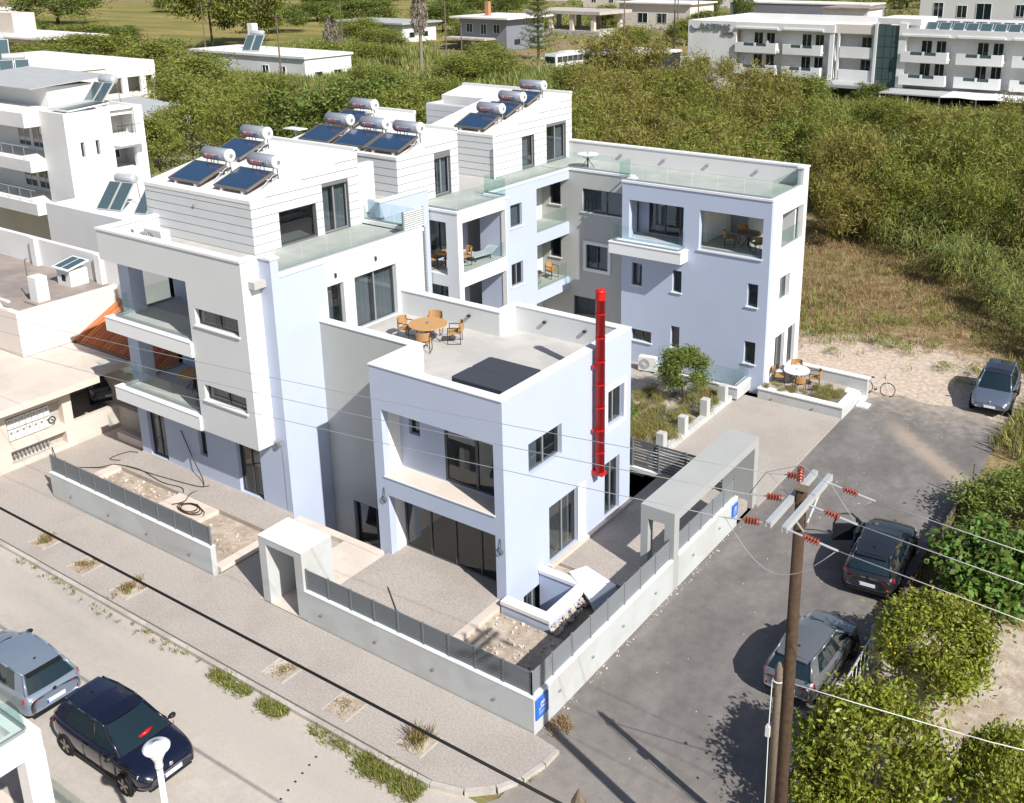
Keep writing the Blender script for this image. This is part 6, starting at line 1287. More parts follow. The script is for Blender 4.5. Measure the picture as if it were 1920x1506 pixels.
# awnings and entrance canopy
boxpart(c, 'awning', 'corrugated', -28.3, Y - 5.5, 2.3, -20.4, Y + 1.5, 2.45); m = MB()
for i in range(8): m.extr([(-20.3 + i * 2.2, Y - 6, 2.35 + 0.12 * (i % 2)), (-18.1 + i * 2.2, Y - 6, 2.35 + 0.12 * ((i + 1) % 2)), (-18.1 + i * 2.2, Y + 1, 2.5), (-20.3 + i * 2.2, Y + 1, 2.5)], (0, 0, 0.05))
m.build('white_awning', 'labelwhite', c)
for x in (-28.2, -24.5, -20.5, -16, -11.5, -7): boxpart(c, 'awning_post', 'nwhite', x - 0.08, Y - 5.4, -0.1, x + 0.08, Y - 5.25, 2.3)
boxpart(c, 'porch_back', 'darkvoid', -28, Y + 1.0, -0.1, -3, Y + 1.19, 2.2)
boxpart(c, 'entrance_canopy', 'galv', -38.6, Y - 5.0, 2.6, -31.0, Y + 1.0, 3.0); 
for x, y in ((-38.4, Y - 4.8), (-31.2, Y - 4.8), (-31.2, Y)): boxpart(c, 'canopy_post', 'galv', x - 0.12, y - 0.12, -0.1, x + 0.12, y + 0.12, 2.6)
boxpart(c, 'entrance_glass', 'carglass', -37, Y + 1.2, -0.1, -32, Y + 1.35, 2.6)
text_obj('ARTEMIS', 1.25, 'greymetal', c, Matrix.Translation((-54.9, Y - 0.12, 9.62)) @ Matrix.Rotation(R(90), 4, 'X'), 0.08); text_obj('HOTEL', 0.62, 'fence', c, Matrix.Translation((-52.75, Y - 0.12, 8.78)) @ Matrix.Rotation(R(90), 4, 'X'), 0.08)
m = MB(); m.tube([(-58.1 + 0.85 * math.cos(a), Y - 0.08, 10.0 + 0.75 * math.sin(a)) for a in np.linspace(3.3, 6.1, 10)], [0.05, .09, .12, .15, .16, .16, .14, .11, .08, .04], 6); m.build('emblem_arc', 'tank', c); m = MB(); m.tube([(-57.2, Y - 0.08, 9.9), (-57.1, Y - 0.08, 10.35)], [0.12, 0.05], 6); m.build('emblem_arc', 'wood', c)
# ================================================================== far houses
def far_house(label, x0, x1, y0, y1, h, wallm='nwhite', roofm='roofwhite', wins=(), over=0.4, pent=None, facey=True, name='far_house', cat='house', porch=False):
    t = thing(name, label, cat, ((x0 + x1) / 2, (y0 + y1) / 2, 0)); boxpart(t, 'wall', wallm, x0, y0, -0.1, x1, y1, h); boxpart(t, 'flat_roof', roofm, x0 - over, y0 - over, h, x1 + over, y1 + over, h + 0.35)
    if facey:
        for a, b, p, q in wins: simple_windows(t, 'y', y0, -1, [(x0 + a, x0 + b, p, q)], d=0.08)
    if pent: boxpart(t, 'roof_hut', wallm, x0 + pent[0], y0 + pent[1], h + 0.35, x0 + pent[2], y0 + pent[3], h + pent[4])
    for k in range(2): boxpart(t, 'side_window', 'carglass', x1, y0 + (y1 - y0) * (.2 + .4 * k), 1.0, x1 + 0.03, y0 + (y1 - y0) * (.35 + .4 * k), 2.2)
    return t
far_house('low grey house with a wide flat roof among the far reeds', -180, -158, 166, 178, 4.2, 'offwhite', 'corrugated', [(9, 11.5, 1.2, 2.8), (15, 17, 1.0, 2.8)], 1.2)
t = far_house('pale blue house with a wide eave and an outside stair', -137, -124, 162, 176, 6.6, 'tank', 'roofwhite', [(2, 3.6, 3.6, 5.4), (6, 7.5, 3.2, 5.4), (9.5, 11.2, 3.6, 5.4)], 1.6)
boxpart(t, 'chimney', 'terracotta', -133, 166, 6.9, -132, 167, 10.0); boxpart(t, 'terrace', 'concrete', -139, 158, 2.2, -127, 162, 2.6)
t = far_house('white flat-roofed house half hidden behind the dark pine', -140, -112, 94, 104, 4.4, 'nwhite', 'roofwhite', [(18, 19.5, 1.2, 3.0), (22, 23.5, 1.2, 3)], 0.3); boxpart(t, 'chimney', 'nwhite', -131, 99, 4.7, -129.8, 100.2, 9.0)
old_heater('small twin-panel solar heater on the half hidden white house', (-127, 96, 4.8), R(20), 1.7)
t = thing('open_pavilion', 'unfinished concrete pavilion with open columns near the bus', 'pavilion', (-138, 212, 0)); boxpart(t, 'roof_slab', 'concrete', -152, 206, 5.2, -128, 222, 6.0); boxpart(t, 'floor_slab', 'concrete', -152, 206, -0.1, -128, 222, 1.2)
for x in (-150, -143.5, -137, -130.5):
    for y in (207, 220): boxpart(t, 'column', 'plaster', x - 0.5, y - 0.5, 1.2, x + 0.5, y + 0.5, 5.2)
far_house('beige two-part house right of the open pavilion', -138, -116, 232, 246, 7.0, 'pinkwall', 'roofwhite', [(6, 9, 2, 4.5), (12, 15, 2, 4.5)], 0.8)
far_house('long white wavy-roofed bungalow at the far left', -232, -196, 100, 112, 3.6, 'plaster', 'nwhite', [(12, 14, .8, 2.4), (22, 24.5, .6, 2.6)], 1.6, (10, 4, 18, 9, 4.6))
far_house('white shed beside the far left hedge', -345, -325, 160, 168, 3.6, 'nwhite', 'nwhite', [], 0.3)
far_house('white cube house behind the hotel roof', -162, -146, 292, 304, 6.5, 'tank', 'nwhite', [(2, 3.5, 1.5, 4), (6, 7.5, 1.5, 4), (10, 11.5, 1.5, 4)], 0.2)
far_house('long pale wall house behind the hotel roof', -128, -84, 282, 296, 5.4, 'tank', 'roofwhite', [], 0.2)
far_house('white building beside the garden of the hotel', -86, -74, 250, 262, 6, 'nwhite', 'roofbrown', [(2, 4, 2, 4)], 0.6)
t = far_house('pale two-storey house with balconies above the hotel panels', -52, -22, 218, 232, 11.5, 'offwhite', 'nwhite', [(3, 5, 6.5, 9.5), (8, 10, 6.5, 9), (12, 15, 5.5, 9.5), (20, 21.6, 7, 9.4), (24, 25.5, 7, 9.4)], 0.3)
far_house('white house at the top right corner', -16, 6, 236, 250, 9.5, 'nwhite', 'nwhite', [(3, 5, 4, 7)], 0.5)
far_house('small white house at the very top behind the palms', -262, -246, 372, 384, 6, 'nwhite', 'terracotta', [(3, 5, 2, 4)], 0.6)
far_house('dark low block behind the sea of reeds near the hotel corner', -82, -70, 128, 140, 4.0, 'blackmetal', 'roofwhite', [], 0.2)
far_house('cream cottage at the top middle behind trees', -214, -190, 330, 342, 6.0, 'pinkwall', 'terracotta', [(4, 6, 2, 4.4), (12, 14, 2, 4.4)], 0.8)
far_house('white villa at the top right of the pavilion', -182, -160, 352, 366, 7.0, 'nwhite', 'nwhite', [(3, 5, 2, 5), (9, 11, 2, 5), (15, 17, 2, 5)], 0.4)
# bus
c = thing('parked_bus', 'white coach parked behind the reeds', 'bus', (-92, 139, -0.1), world=False, rz=R(86))
m = MB(); prof = [(-5.8, .4), (5.6, .4), (5.85, 1.2), (5.6, 2.9), (5.1, 3.15), (-5.7, 3.15), (-5.85, 2.6)]; m.extr([(x, -1.25, z) for x, z in prof], (0, 2.5, 0)); m.build('body', 'paintwhite', c)
for y in (-1.265, 1.255):
    for i in range(7): boxpart(c, 'side_window', 'carglass', -5.3 + i * 1.5, y, 1.65, -3.9 + i * 1.5, y + 0.01, 2.65)
m = MB(); m.face([(5.80, -1.15, 1.5), (5.80, 1.15, 1.5), (5.64, 1.15, 2.85), (5.64, -1.15, 2.85)]); m.build('windscreen', 'carglass', c)
m = MB(); m.face([(-5.87, 1.1, 1.6), (-5.87, -1.1, 1.6), (-5.87, -1.1, 2.7), (-5.87, 1.1, 2.7)]); m.build('rear_window', 'carglass', c)
for x in (-3.6, 3.4):
    for y in (-1.27, 1.05): m = MB(); m.lathe([(0.5, 0), (0.5, 0.22)], 16, (x, y, 0.5), 'y'); m.build('wheel', 'tyre', c)
boxpart(c, 'roof_unit', 'acwhite', -2.5, -0.9, 3.15, 1.0, 0.9, 3.35)
c = thing('parked_van', 'white van behind the coach', 'van', (-90, 150, -0.1), world=False, rz=R(86)); m = MB(); m.extr([(x, -0.95, z) for x, z in [(-2.5, .4), (2.5, .4), (2.5, 1.1), (1.7, 1.3), (1.0, 2.1), (-2.5, 2.2)]], (0, 1.9, 0)); m.build('body', 'paintwhite', c); m = MB(); m.face([(1.68, -0.85, 1.33), (1.68, 0.85, 1.33), (1.03, 0.85, 2.06), (1.03, -0.85, 2.06)]); m.build('windscreen', 'carglass', c)
for x in (-1.6, 1.6):
    for y in (-0.98, 0.78): m = MB(); m.lathe([(0.34, 0), (0.34, 0.2)], 12, (x, y, 0.34), 'y'); m.build('wheel', 'tyre', c)
sheet('hotel_road', 'street', [rect(-110, 150, -60, 172), rect(-66, 100, -59.6, 150)], -0.13)
car('parked_car', 'small white car on the road beside the hotel', 'car', 'paintwhite', 4.1, 1.75, 1.48, (-68.5, 146, -0.13), R(20), group='far cars')
car('parked_car', 'small silver car on the road beyond the coach', 'car', 'paintsilver', 4.1, 1.75, 1.48, (-78, 160, -0.13), R(200), group='far cars')
# far poles
PL = [(-168, 118, 11, 'dark pole in front of the pale field at the far left'), (-106, 84, 12, 'leaning wooden pole among the bushes left of the white shed'), (-147, 136, 12, 'thin pole between the two palms'), (-112, 128, 12, 'brown pole beside the taller palm'), (-100, 118, 9, 'short pole right of the taller palm'), (-98, 168, 14, 'brown pole beside the coach'), (-82, 160, 17, 'tall dark pole near the hotel corner, left one'), (-76, 158, 15, 'tall dark pole near the hotel corner, right one'), (-109, 212, 12, 'thin grey mast in front of the pavilion')]
for x, y, h, lb in PL:
    m = MB(); m.tube([(x, y, -0.1), (x, y, h)], [0.16, 0.1], 6); m.box(x - 0.9, y - 0.06, h - 0.5, x + 0.9, y + 0.06, h - 0.38); tag(m.build('far_pole', 'oldwood'), lb, 'pole', 'poles in the distance')
# ================================================================== vegetation
def rnd_dirs(n, rng):
    v = rng.normal(size=(n, 3)); return v / np.linalg.norm(v, axis=1, keepdims=True)
def leaves_at(c, L, Wd, rng, up=0.0, droop=0.0):
    """rhombic leaves at points c"""
    n = len(c); a = rnd_dirs(n, rng); a[:, 2] = a[:, 2] * (1 - abs(up)) + up - droop * rng.random(n); a /= np.linalg.norm(a, axis=1, keepdims=True)
    r = rnd_dirs(n, rng); b = np.cross(a, r); b /= np.linalg.norm(b, axis=1, keepdims=True) + 1e-9
    l = (L * rng.uniform(0.6, 1.3, n))[:, None]; w = (Wd * rng.uniform(0.7, 1.2, n))[:, None]
    V = np.stack([c - a * l / 2, c + b * w / 2, c + a * l / 2, c - b * w / 2], 1).reshape(-1, 3)
    return V, np.arange(4 * n).reshape(-1, 4)
def crown_pts(n, rx, ry, rz, clumps, spread, rng, zmin=-1.0, hollow=0.45):
    d = rnd_dirs(clumps, rng); d = d[d[:, 2] > zmin]; rad = rng.uniform(hollow, 1.0, len(d)) ** 0.6
    cc = d * rad[:, None]; sz = rng.uniform(0.6, 1.3, len(d)) * spread; k = rng.integers(0, len(d), n)
    p = cc[k] + rng.normal(size=(n, 3)) * sz[k][:, None] * np.array([1, 1, 0.75]); return p * np.array([rx, ry, rz])
def crown_mesh(name, n, leaf, wid, clumps, spread, mat, seed, zs=1.0, up=0.0, droop=0.0, zmin=-0.6, hollow=0.45, mats=None):
    rng = np.random.default_rng(seed); p = crown_pts(n, 1, 1, zs, clumps, spread, rng, zmin, hollow); V, Fc = leaves_at(p, leaf, wid, rng, up, droop)
    me = bpy.data.meshes.new(name); me.vertices.add(len(V)); me.vertices.foreach_set('co', V.astype(np.float32).ravel()); me.loops.add(Fc.size); me.loops.foreach_set('vertex_index', Fc.astype(np.int32).ravel()); me.polygons.add(len(Fc)); me.polygons.foreach_set('loop_start', np.arange(0, Fc.size, 4, dtype=np.int32))
    for m_ in (mats or [mat]): me.materials.append(MAT[m_])
    if mats: me.polygons.foreach_set('material_index', rng.integers(0, len(mats), len(Fc)).astype(np.int32))
    me.update(calc_edges=True); return me
def trunk_mesh(name, h, r, limbs, seed, mat='bark', spread=0.5, lean=0.08):
    rng = random.Random(seed); m = MB(); top = (rng.uniform(-lean, lean), rng.uniform(-lean, lean), h); m.tube([(0, 0, 0), (top[0] * .4, top[1] * .4, h * .5), top], [r, r * .8, r * .6], 7)
    for k in range(limbs):
        a = 2 * math.pi * k / limbs + rng.uniform(-.4, .4); q = rng.uniform(.6, 1.0); m.tube([(top[0] * q, top[1] * q, h * q), (spread * .5 * math.cos(a), spread * .5 * math.sin(a), h * q + .35 * spread), (spread * math.cos(a), spread * math.sin(a), h * q + .55 * spread)], [r * .5, r * .35, r * .12], 5)
    me = bpy.data.meshes.new(name); me.from_pydata(m.v, [], m.f); me.materials.append(MAT[mat]); me.polygons.foreach_set('use_smooth', [True] * len(me.polygons)); return me
def tree(name, label, cat, loc, crown, trunk, cs, cz, group=None, rz=None, ts=(1, 1, 1)):
    t = thing(name, label, cat, loc, group, world=False, rz=random.uniform(0, 6.28) if rz is None else rz)
    c = bpy.data.objects.new('crown', crown); COL.objects.link(c); c.parent = t; c.location = (0, 0, cz); c.scale = cs
    if trunk: k = bpy.data.objects.new('trunk', trunk); COL.objects.link(k); k.parent = t; k.scale = ts
    return t
LAND = []          # named landmarks: (phrase, world point)
def px(p):
    v = Vector(p) - Vector((13.4756, -18.1791, 20.0)); z = v.dot(CF); return (0.56025 + 0.99917 * v.dot(CR) / z, 0.33602 - 1.27384 * v.dot(CU) / z) if z > 0 else (9, 9)
AUTO = []          # (object, look, noun, point, landmark set)
def autolabel():
    words = ['nearest', 'second', 'third', 'fourth', 'fifth', 'sixth', 'seventh', 'eighth', 'ninth', 'tenth', 'eleventh', 'twelfth']; buckets = {}
    for o, look, p, marks in AUTO:
        a = px(p); best = min(marks, key=lambda m_: (px(m_[1])[0] - a[0]) ** 2 + (px(m_[1])[1] - a[1]) ** 2); b = px(best[1]); dx, dy = a[0] - b[0], (a[1] - b[1]) * .8
        side = ('right of' if dx > 0 else 'left of') if abs(dx) > abs(dy) else ('below' if dy > 0 else 'above'); buckets.setdefault((look, side, best[0]), []).append((dx * dx + dy * dy, o))
    for (look, side, ph), l_ in buckets.items():
        l_.sort(key=lambda q: q[0])
        for i, (_, o) in enumerate(l_): o['label'] = f'{look} {side} {ph}' if len(l_) == 1 else f'{look}, {words[min(i, 11)]} one {side} {ph}'
MK_FAR = [('the long white hotel', (-48, 122, 5)), ('the glazed hotel tower', (-29, 122, 5)), ('the taller palm', (-107, 115.5, 10)), ('the shorter palm', (-128.3, 115.4, 7)), ('the coach', (-92, 139, 2)), ('the pale blue house', (-130, 162, 4)), ('the low grey house', (-169, 166, 3)), ('the open pavilion', (-140, 210, 4)), ('the half hidden white house', (-126, 94, 3)), ('the rear penthouse', (-21, 25, 12)), ('the middle roof heaters', (-21, 16, 12.5)), ('the front penthouse roof', (-20, 9, 12)), ('the far left bungalow', (-214, 104, 3)), ('the roof terrace glass', (-10, 28, 10)), ('the lavender rear corner', (-4, 28, 9)), ('the hotel roof panels', (-18, 125, 11)), ('the empty lot', (0, 36, 0)), ('the dry field', (-250, 180, 0))]
MK_LOT = [('the crossover', (5.4, 29.4, 1)), ('the bicycle', (.5, 27, .5)), ('the cane clumps', (4, 40, 1)), ('the white wing corner', (-3.9, 28.3, 3))]
MK_GAR = [('the olive tree', (-6.55, 20.9, .3)), ('the slatted fence', (-6, 14.3, .8)), ('the white air conditioner', (-9.7, 23.2, .5)), ('the nearest stub post', (-4.9, 15.85, .6)), ('the third stub post', (-4.9, 19.85, .6)), ('the round bush', (-7.6, 17.7, .5))]
MK_PLA = [('the planter corner', (0, 23.5, .5)), ('the terrace table', (-2.8, 25.35, .9)), ('the lavender corner', (-3.9, 24, .6))]
# fruit trees in the near garden
LM = [crown_mesh('lemon_crown', 15000, 0.105, 0.05, 80, 0.165, 'lemonleaf', 21 + i, 0.95, hollow=0.55) for i in range(2)]
LT_ = trunk_mesh('lemon_trunk', 0.9, 0.08, 5, 3, spread=1.0)
def fruits(t, n, rad, cz, seed):
    rng = random.Random(seed)
    for _ in range(n):
        a, e = rng.uniform(0, 6.28), rng.uniform(-.3, 1.1); d = rad * rng.uniform(.9, 1.02); m = MB(); m.lathe([(0.005, -.04), (.03, -.02), (.03, .02), (.005, .045)], 7, (d * math.cos(a) * math.cos(e), d * math.sin(a) * math.cos(e), cz + d * .9 * math.sin(e))); m.build('lemon', 'yellowfruit', t, smooth=True)
t = tree('lemon_tree', 'large lemon tree behind the power pole at the bottom of the garden', 'lemon tree', (8.35, 2.35, -0.15), LM[0], LT_, (1.6, 1.6, 1.6), 1.8, 'lemon trees in the corner garden', 0.4); fruits(t, 9, 1.65, 1.85, 1)
t = tree('lemon_tree', 'lemon tree overhanging the drive beside the dark car', 'lemon tree', (8.3, 7.6, -0.15), LM[1], LT_, (1.45, 1.5, 1.3), 1.6, 'lemon trees in the corner garden', 1.4); fruits(t, 9, 1.55, 1.7, 2)
tree('lemon_tree', 'lemon tree cut by the bottom right corner', 'lemon tree', (11.15, 3.2, -0.15), LM[1], LT_, (1.1, 1.1, 1.5), 1.5, 'lemon trees in the corner garden', 2.2)
tree('lemon_tree', 'small lemon bush at the foot of the power pole', 'lemon tree', (7.85, 0.35, -0.15), LM[0], LT_, (0.85, 0.85, 0.9), 1.1, 'lemon trees in the corner garden', 3.2)
FG = crown_mesh('fig_crown', 8000, 0.15, 0.105, 70, 0.2, 'figleaf', 31, 0.8, hollow=0.5)
tree('fig_tree', 'dark green fig tree spreading over the wooden fence', 'fig tree', (9.0, 13.0, -0.15), FG, LT_, (1.65, 2.1, 1.3), 1.25, None, 0.0)
BU = crown_mesh('bush_crown', 5000, 0.12, 0.06, 55, 0.2, 'oliveleaf', 33, 0.8, hollow=0.4)
tree('garden_bush', 'loose green bush behind the fig tree at the right edge', 'bush', (8.3, 18.3, -0.15), BU, None, (1.6, 1.7, 1.0), 0.8)
tree('garden_bush', 'low olive-green bush between the crossover and the fig tree', 'bush', (8.9, 21.0, -0.15), BU, None, (1.3, 1.3, 0.8), 0.6)
OL = crown_mesh('olive_crown', 11000, 0.13, 0.05, 60, 0.19, 'oliveleaf', 35, 0.95, hollow=0.5)
tree('olive_tree', 'young round olive tree in the planted garden', 'olive tree', (-6.55, 20.9, 0.1), OL, trunk_mesh('olive_trunk', 0.95, 0.05, 5, 8, spread=0.6), (1.05, 1.05, 0.98), 1.65, None, 0.8)
# garden fences right of the drive
c = thing('mesh_fence', 'low rusty wire fence on a concrete kerb beside the silver car', 'fence', (6.7, 5.6, 0))
boxpart(c, 'kerb', 'concrete', 6.55, -1.0, -0.12, 6.8, 8.2, 0.12)
m = MB(); m.tube([(6.68, 4.7, 1.15), (6.68, 7.6, 1.15)], 0.03, 5); m.tube([(6.68, 4.7, 0.5), (6.68, 7.6, 0.5)], 0.02, 5); m.build('rail', 'galv', c)
for y in np.arange(4.7, 7.7, 0.36): m = MB(); m.tube([(6.68, y, 0.1), (6.68, y, 1.15)], 0.014, 4); m.build('bar', 'wirewhite', c)
for y in (4.68, 7.7): boxpart(c, 'post', 'concrete', 6.58, y - 0.1, -0.1, 6.8, y + 0.1, 1.35)
c = thing('board_fence', 'brown weathered board fence along the drive by the dark car', 'fence', (6.6, 12.5, 0))
for i in range(52): y = 8.3 + i * 0.185; h = 0.75 + random.uniform(-.06, .06); m = MB(); m.T = Matrix.Translation((6.6, y, -0.1)) @ Matrix.Rotation(R(random.uniform(-3, 3)), 4, 'X'); m.box(-0.02, 0.01, 0, 0.02, 0.165, h); m.build('board', 'polewood' if i % 3 else 'oldwood', c)
for z in (0.15, 0.5): boxpart(c, 'rail', 'oldwood', 6.62, 8.3, z, 6.66, 17.9, z + 0.07)
for x, y in ((6.75, 19.2), (7.4, 23.5)): m = MB(); m.tube([(x, y, -0.1), (x, y, 1.5)], 0.03, 6); tag(m.build('fence_post', 'oldwood'), 'leaning bare fence post at the right edge of the drive' if y < 20 else 'bare post near the right picture edge above the bushes', 'post')
sheet('garden_concrete', 'concrete', [[(8.8, 3.6), (10, 4.7), (13.5, 5.4), (17, 7.5), (17, 2.0), (10.6, 0.2), (8.6, -0.5)]], -0.13)
sheet('garden_earth', 'dirt', [[(6.8, -1), (8.6, -0.5), (8.8, 3.6), (10, 4.7), (13.5, 5.4), (17, 7.5), (17, 12), (6.8, 12)]], -0.145)
# thicket and far trees
TM = [crown_mesh('tamarisk_crown', 9000, 0.13, 0.022, 46, 0.17, 'tamarisk', 41 + i, 0.85, up=0.35, hollow=0.35, mats=['tamarisk', 'tamarisk', 'greentree'] if i == 0 else ['tamarisk', 'tamariskbrown']) for i in range(2)]
TB = crown_mesh('brown_tamarisk_crown', 9000, 0.13, 0.022, 46, 0.17, 'tamariskbrown', 45, 0.85, up=0.35, hollow=0.35, mats=['tamariskbrown', 'tamarisk'])
TG = crown_mesh('green_bush_crown', 8000, 0.10, 0.035, 50, 0.18, 'greentree', 47, 0.85, up=0.2, hollow=0.4, mats=['greentree', 'tamarisk'])
TD = crown_mesh('dark_tree_crown', 8000, 0.10, 0.04, 44, 0.17, 'darktree', 49, 0.8, hollow=0.4, mats=['darktree', 'darktree', 'greentree'])
TE = crown_mesh('eucalyptus_crown', 7000, 0.10, 0.035, 38, 0.14, 'darktree', 51, 1.0, droop=0.5, hollow=0.3, mats=['darktree', 'tamarisk'])
TK = trunk_mesh('scrub_trunk', 0.9, 0.05, 6, 5, spread=0.7)
def put_tree(x, y, w, h, k, grp):
    u = px((x, y, h * .6)); m_ = .06
    if not (-m_ < u[0] < 1 + m_ and -m_ < u[1] < 1.05): return None
    t = put_tree_(x, y, w, h, k, grp); lk = {'t': 'yellow-green feathery tamarisk', 'b': 'rusty brown tamarisk', 'g': 'bushy green tree', 'r': 'bushy green tree', 'd': 'dense dark green tree', 'e': 'tall loose eucalyptus'}[k]; AUTO.append((t, lk, (x, y, h * .6), MK_FAR)); return t
def put_tree_(x, y, w, h, k, grp):
    s = w / 2 * 0.98; h *= 1.18 if k in 'tb' else 1.0
    if k == 't': return tree('tamarisk_tree', 'yellow-green feathery tamarisk in the thicket behind the rear wing', 'tamarisk', (x, y, -0.15), random.choice(TM), TK, (s, s, h * .80), h * .62, grp, ts=(s, s, h * .5))
    if k == 'b': return tree('tamarisk_tree', 'rusty brown feathery tamarisk in the thicket behind the rear wing', 'tamarisk', (x, y, -0.15), TB, TK, (s, s, h * .80), h * .62, grp, ts=(s, s, h * .5))
    if k in 'gr': return tree('green_tree', 'bushy green tree among the scrub', 'tree', (x, y, -0.15), TG, TK, (s, s, h * .74), h * .58, grp, ts=(s, s, h * .5))
    if k == 'd': return tree('dark_tree', 'dense dark green tree in the distance', 'tree', (x, y, -0.15), TD, TK, (s, s, h * .60), h * .52, grp, ts=(s, s, h * .5))
    if k == 'e': return tree('eucalyptus_tree', 'tall loose eucalyptus tree left of the field edge', 'tree', (x, y, -0.15), TE, TK, (s * .95, s * .95, h * .52), h * .58, grp, ts=(s * .6, s * .6, h * .8))
BEHIND = [(-41.9, 68.2, 6.5, 4.9, 't'), (-61.4, 107.1, 11.5, 7.1, 'b'), (-44.0, 75.8, 7.6, 5.5, 'b'), (-36.4, 71.7, 7.6, 4.6, 't'), (-50.2, 99.2, 7.7, 4.5, 't'), (-46.2, 101.8, 8.5, 5.8, 'b'), (-30.3, 69.2, 7.8, 4.4, 't'), (-30.4, 79.0, 7.3, 5.0, 't'), (-24.4, 67.3, 7.0, 3.5, 'g'), (-32.6, 91.1, 7.5, 5.5, 't'), (-33.2, 102.2, 8.2, 4.9, 'g'), (-23.3, 80.1, 6.7, 4.3, 't'), (-18.3, 74.0, 6.7, 4.0, 't'), (-11.4, 61.2, 6.7, 4.8, 't'), (-8.6, 63.0, 5.4, 3.9, 't'), (-13.6, 59.8, 4.9, 3.9, 't'), (-4.5, 61.6, 7.9, 5.5, 't'), (-5.1, 77.0, 7.2, 4.6, 't'), (-12.4, 87.0, 6.9, 3.8, 't'), (-18.8, 93.7, 6.2, 3.5, 't'), (-21.8, 95.8, 6.3, 3.9, 'g'), (-6.7, 94.0, 6.0, 4.1, 't'), (-23.4, 73.6, 6.3, 4.1, 'g'), (-64.3, 99.0, 7.4, 5.1, 'g'),
    (-7, 55, 5.5, 4.2, 't'), (-1.5, 54, 5.0, 4.0, 't'), (4.0, 52, 5.5, 4.4, 't'), (9.0, 50, 6, 4.6, 't'), (-10, 52, 5, 3.8, 'b'), (2, 60, 6, 4.4, 't'), (8, 60, 6, 4.6, 't'), (13, 46, 5, 4, 't'), (-36, 55, 7.5, 5.2, 't'), (-29, 52, 7.5, 5.0, 'b'), (-22.5, 54, 7, 4.6, 't'), (-17.5, 50.5, 6.5, 4.4, 't'), (-38, 62, 8, 5.6, 'b'), (-26, 60, 7, 4.8, 'b'), (-46, 64, 8, 5.2, 'g'), (-50, 84, 8, 5.2, 'b'), (-40, 84, 8, 5.4, 't'), (-56, 92, 8, 5.0, 'b'), (-15, 66, 6.5, 4.4, 'b')]
for a in BEHIND: put_tree(*a, 'tamarisk thicket behind the rear wing')
LEFT = [(-59.8, 47.5, 11.5, 8.5, 'd'), (-73.7, 55.0, 9.0, 5.2, 'g'), (-86.2, 59.3, 10.7, 5.0, 'g'), (-64.9, 44.2, 8.0, 5.8, 't'), (-78.9, 48.1, 7.2, 5.0, 'g'), (-74.5, 41.1, 6.2, 4.7, 'g'), (-72.3, 68.1, 12.9, 6.6, 'd'), (-63.8, 65.2, 9.0, 5.3, 'g'), (-80.4, 88.9, 9.0, 3.4, 'g'), (-73.5, 37.7, 3.3, 2.6, 'g'), (-112.7, 75.0, 13.2, 5.7, 'g'), (-141.1, 88.1, 14.7, 5.7, 'g'), (-105, 66, 9, 4.5, 'g'), (-98, 74, 9, 4.2, 'g'), (-185.3, 133.0, 19.6, 19, 'e'), (-176, 138, 15, 16, 'e'), (-189.8, 147.3, 15.1, 14.8, 'd'), (-298.3, 163.3, 24, 11.5, 'd'), (-187.0, 103.1, 19.6, 4.3, 'g'), (-181.9, 92.0, 16.3, 3.5, 'g'), (-212.2, 174.8, 17.1, 7, 'd'), (-206.0, 203.2, 17.9, 8, 'd'), (-173.0, 197.9, 14.9, 8, 'd'), (-216.0, 259.1, 18.8, 8, 'd'), (-123.9, 110.0, 13, 4.6, 'g'), (-129.8, 125.7, 12.8, 3.5, 'g'), (-93.4, 109.0, 10.5, 4.2, 'r'), (-92.8, 117.9, 10.9, 4.4, 'r'), (-95.9, 92.3, 9.8, 3.9, 'g'), (-101.4, 175.9, 9.4, 4.5, 'g'), (-179.4, 318.8, 18.2, 9, 'd'), (-162.4, 328.3, 16.2, 8, 'd'), (-125.8, 263.4, 6.6, 11, 'd'), (-118.0, 270, 7, 11, 'd'), (-118.0, 314.9, 14, 6, 'g'), (-102.8, 383.5, 22, 9, 'd'), (-137.0, 223, 8.8, 6, 'g'), (-30.0, 118.5, 4.8, 3.6, 'd'), (-213.3, 279.4, 11.7, 8, 'd'), (-150, 150, 12, 4, 'g'), (-165, 160, 12, 5, 'g'), (-146, 176, 10, 4.5, 'g'), (-112, 140, 9, 3.5, 'g'), (-240, 215, 18, 6, 'd'), (-262, 240, 20, 7, 'd'), (-232, 300, 20, 8, 'd'), (-255, 330, 24, 8, 'd'), (-205, 360, 24, 9, 'd'), (-150, 390, 24, 9, 'd'), (-60, 330, 20, 8, 'g'), (-90, 300, 14, 7, 'g'), (-30, 300, 16, 10, 'd'), (-8, 290, 16, 12, 'd'), (-330, 230, 20, 6, 'd'), (-300, 300, 24, 7, 'd'), (-340, 280, 24, 7, 'd'), (-150, 186, 12, 6, 'd'), (-98, 196, 10, 5, 'g'), (-110, 228, 9, 6, 'd'), (-120, 330, 16, 8, 'd'), (-240, 118, 12, 4, 'g'), (-222, 124, 14, 4, 'g'), (-205, 122, 12, 5, 'd'), (-258, 130, 14, 4.5, 'd')]
for a in LEFT: put_tree(*a, 'trees scattered over the plain')
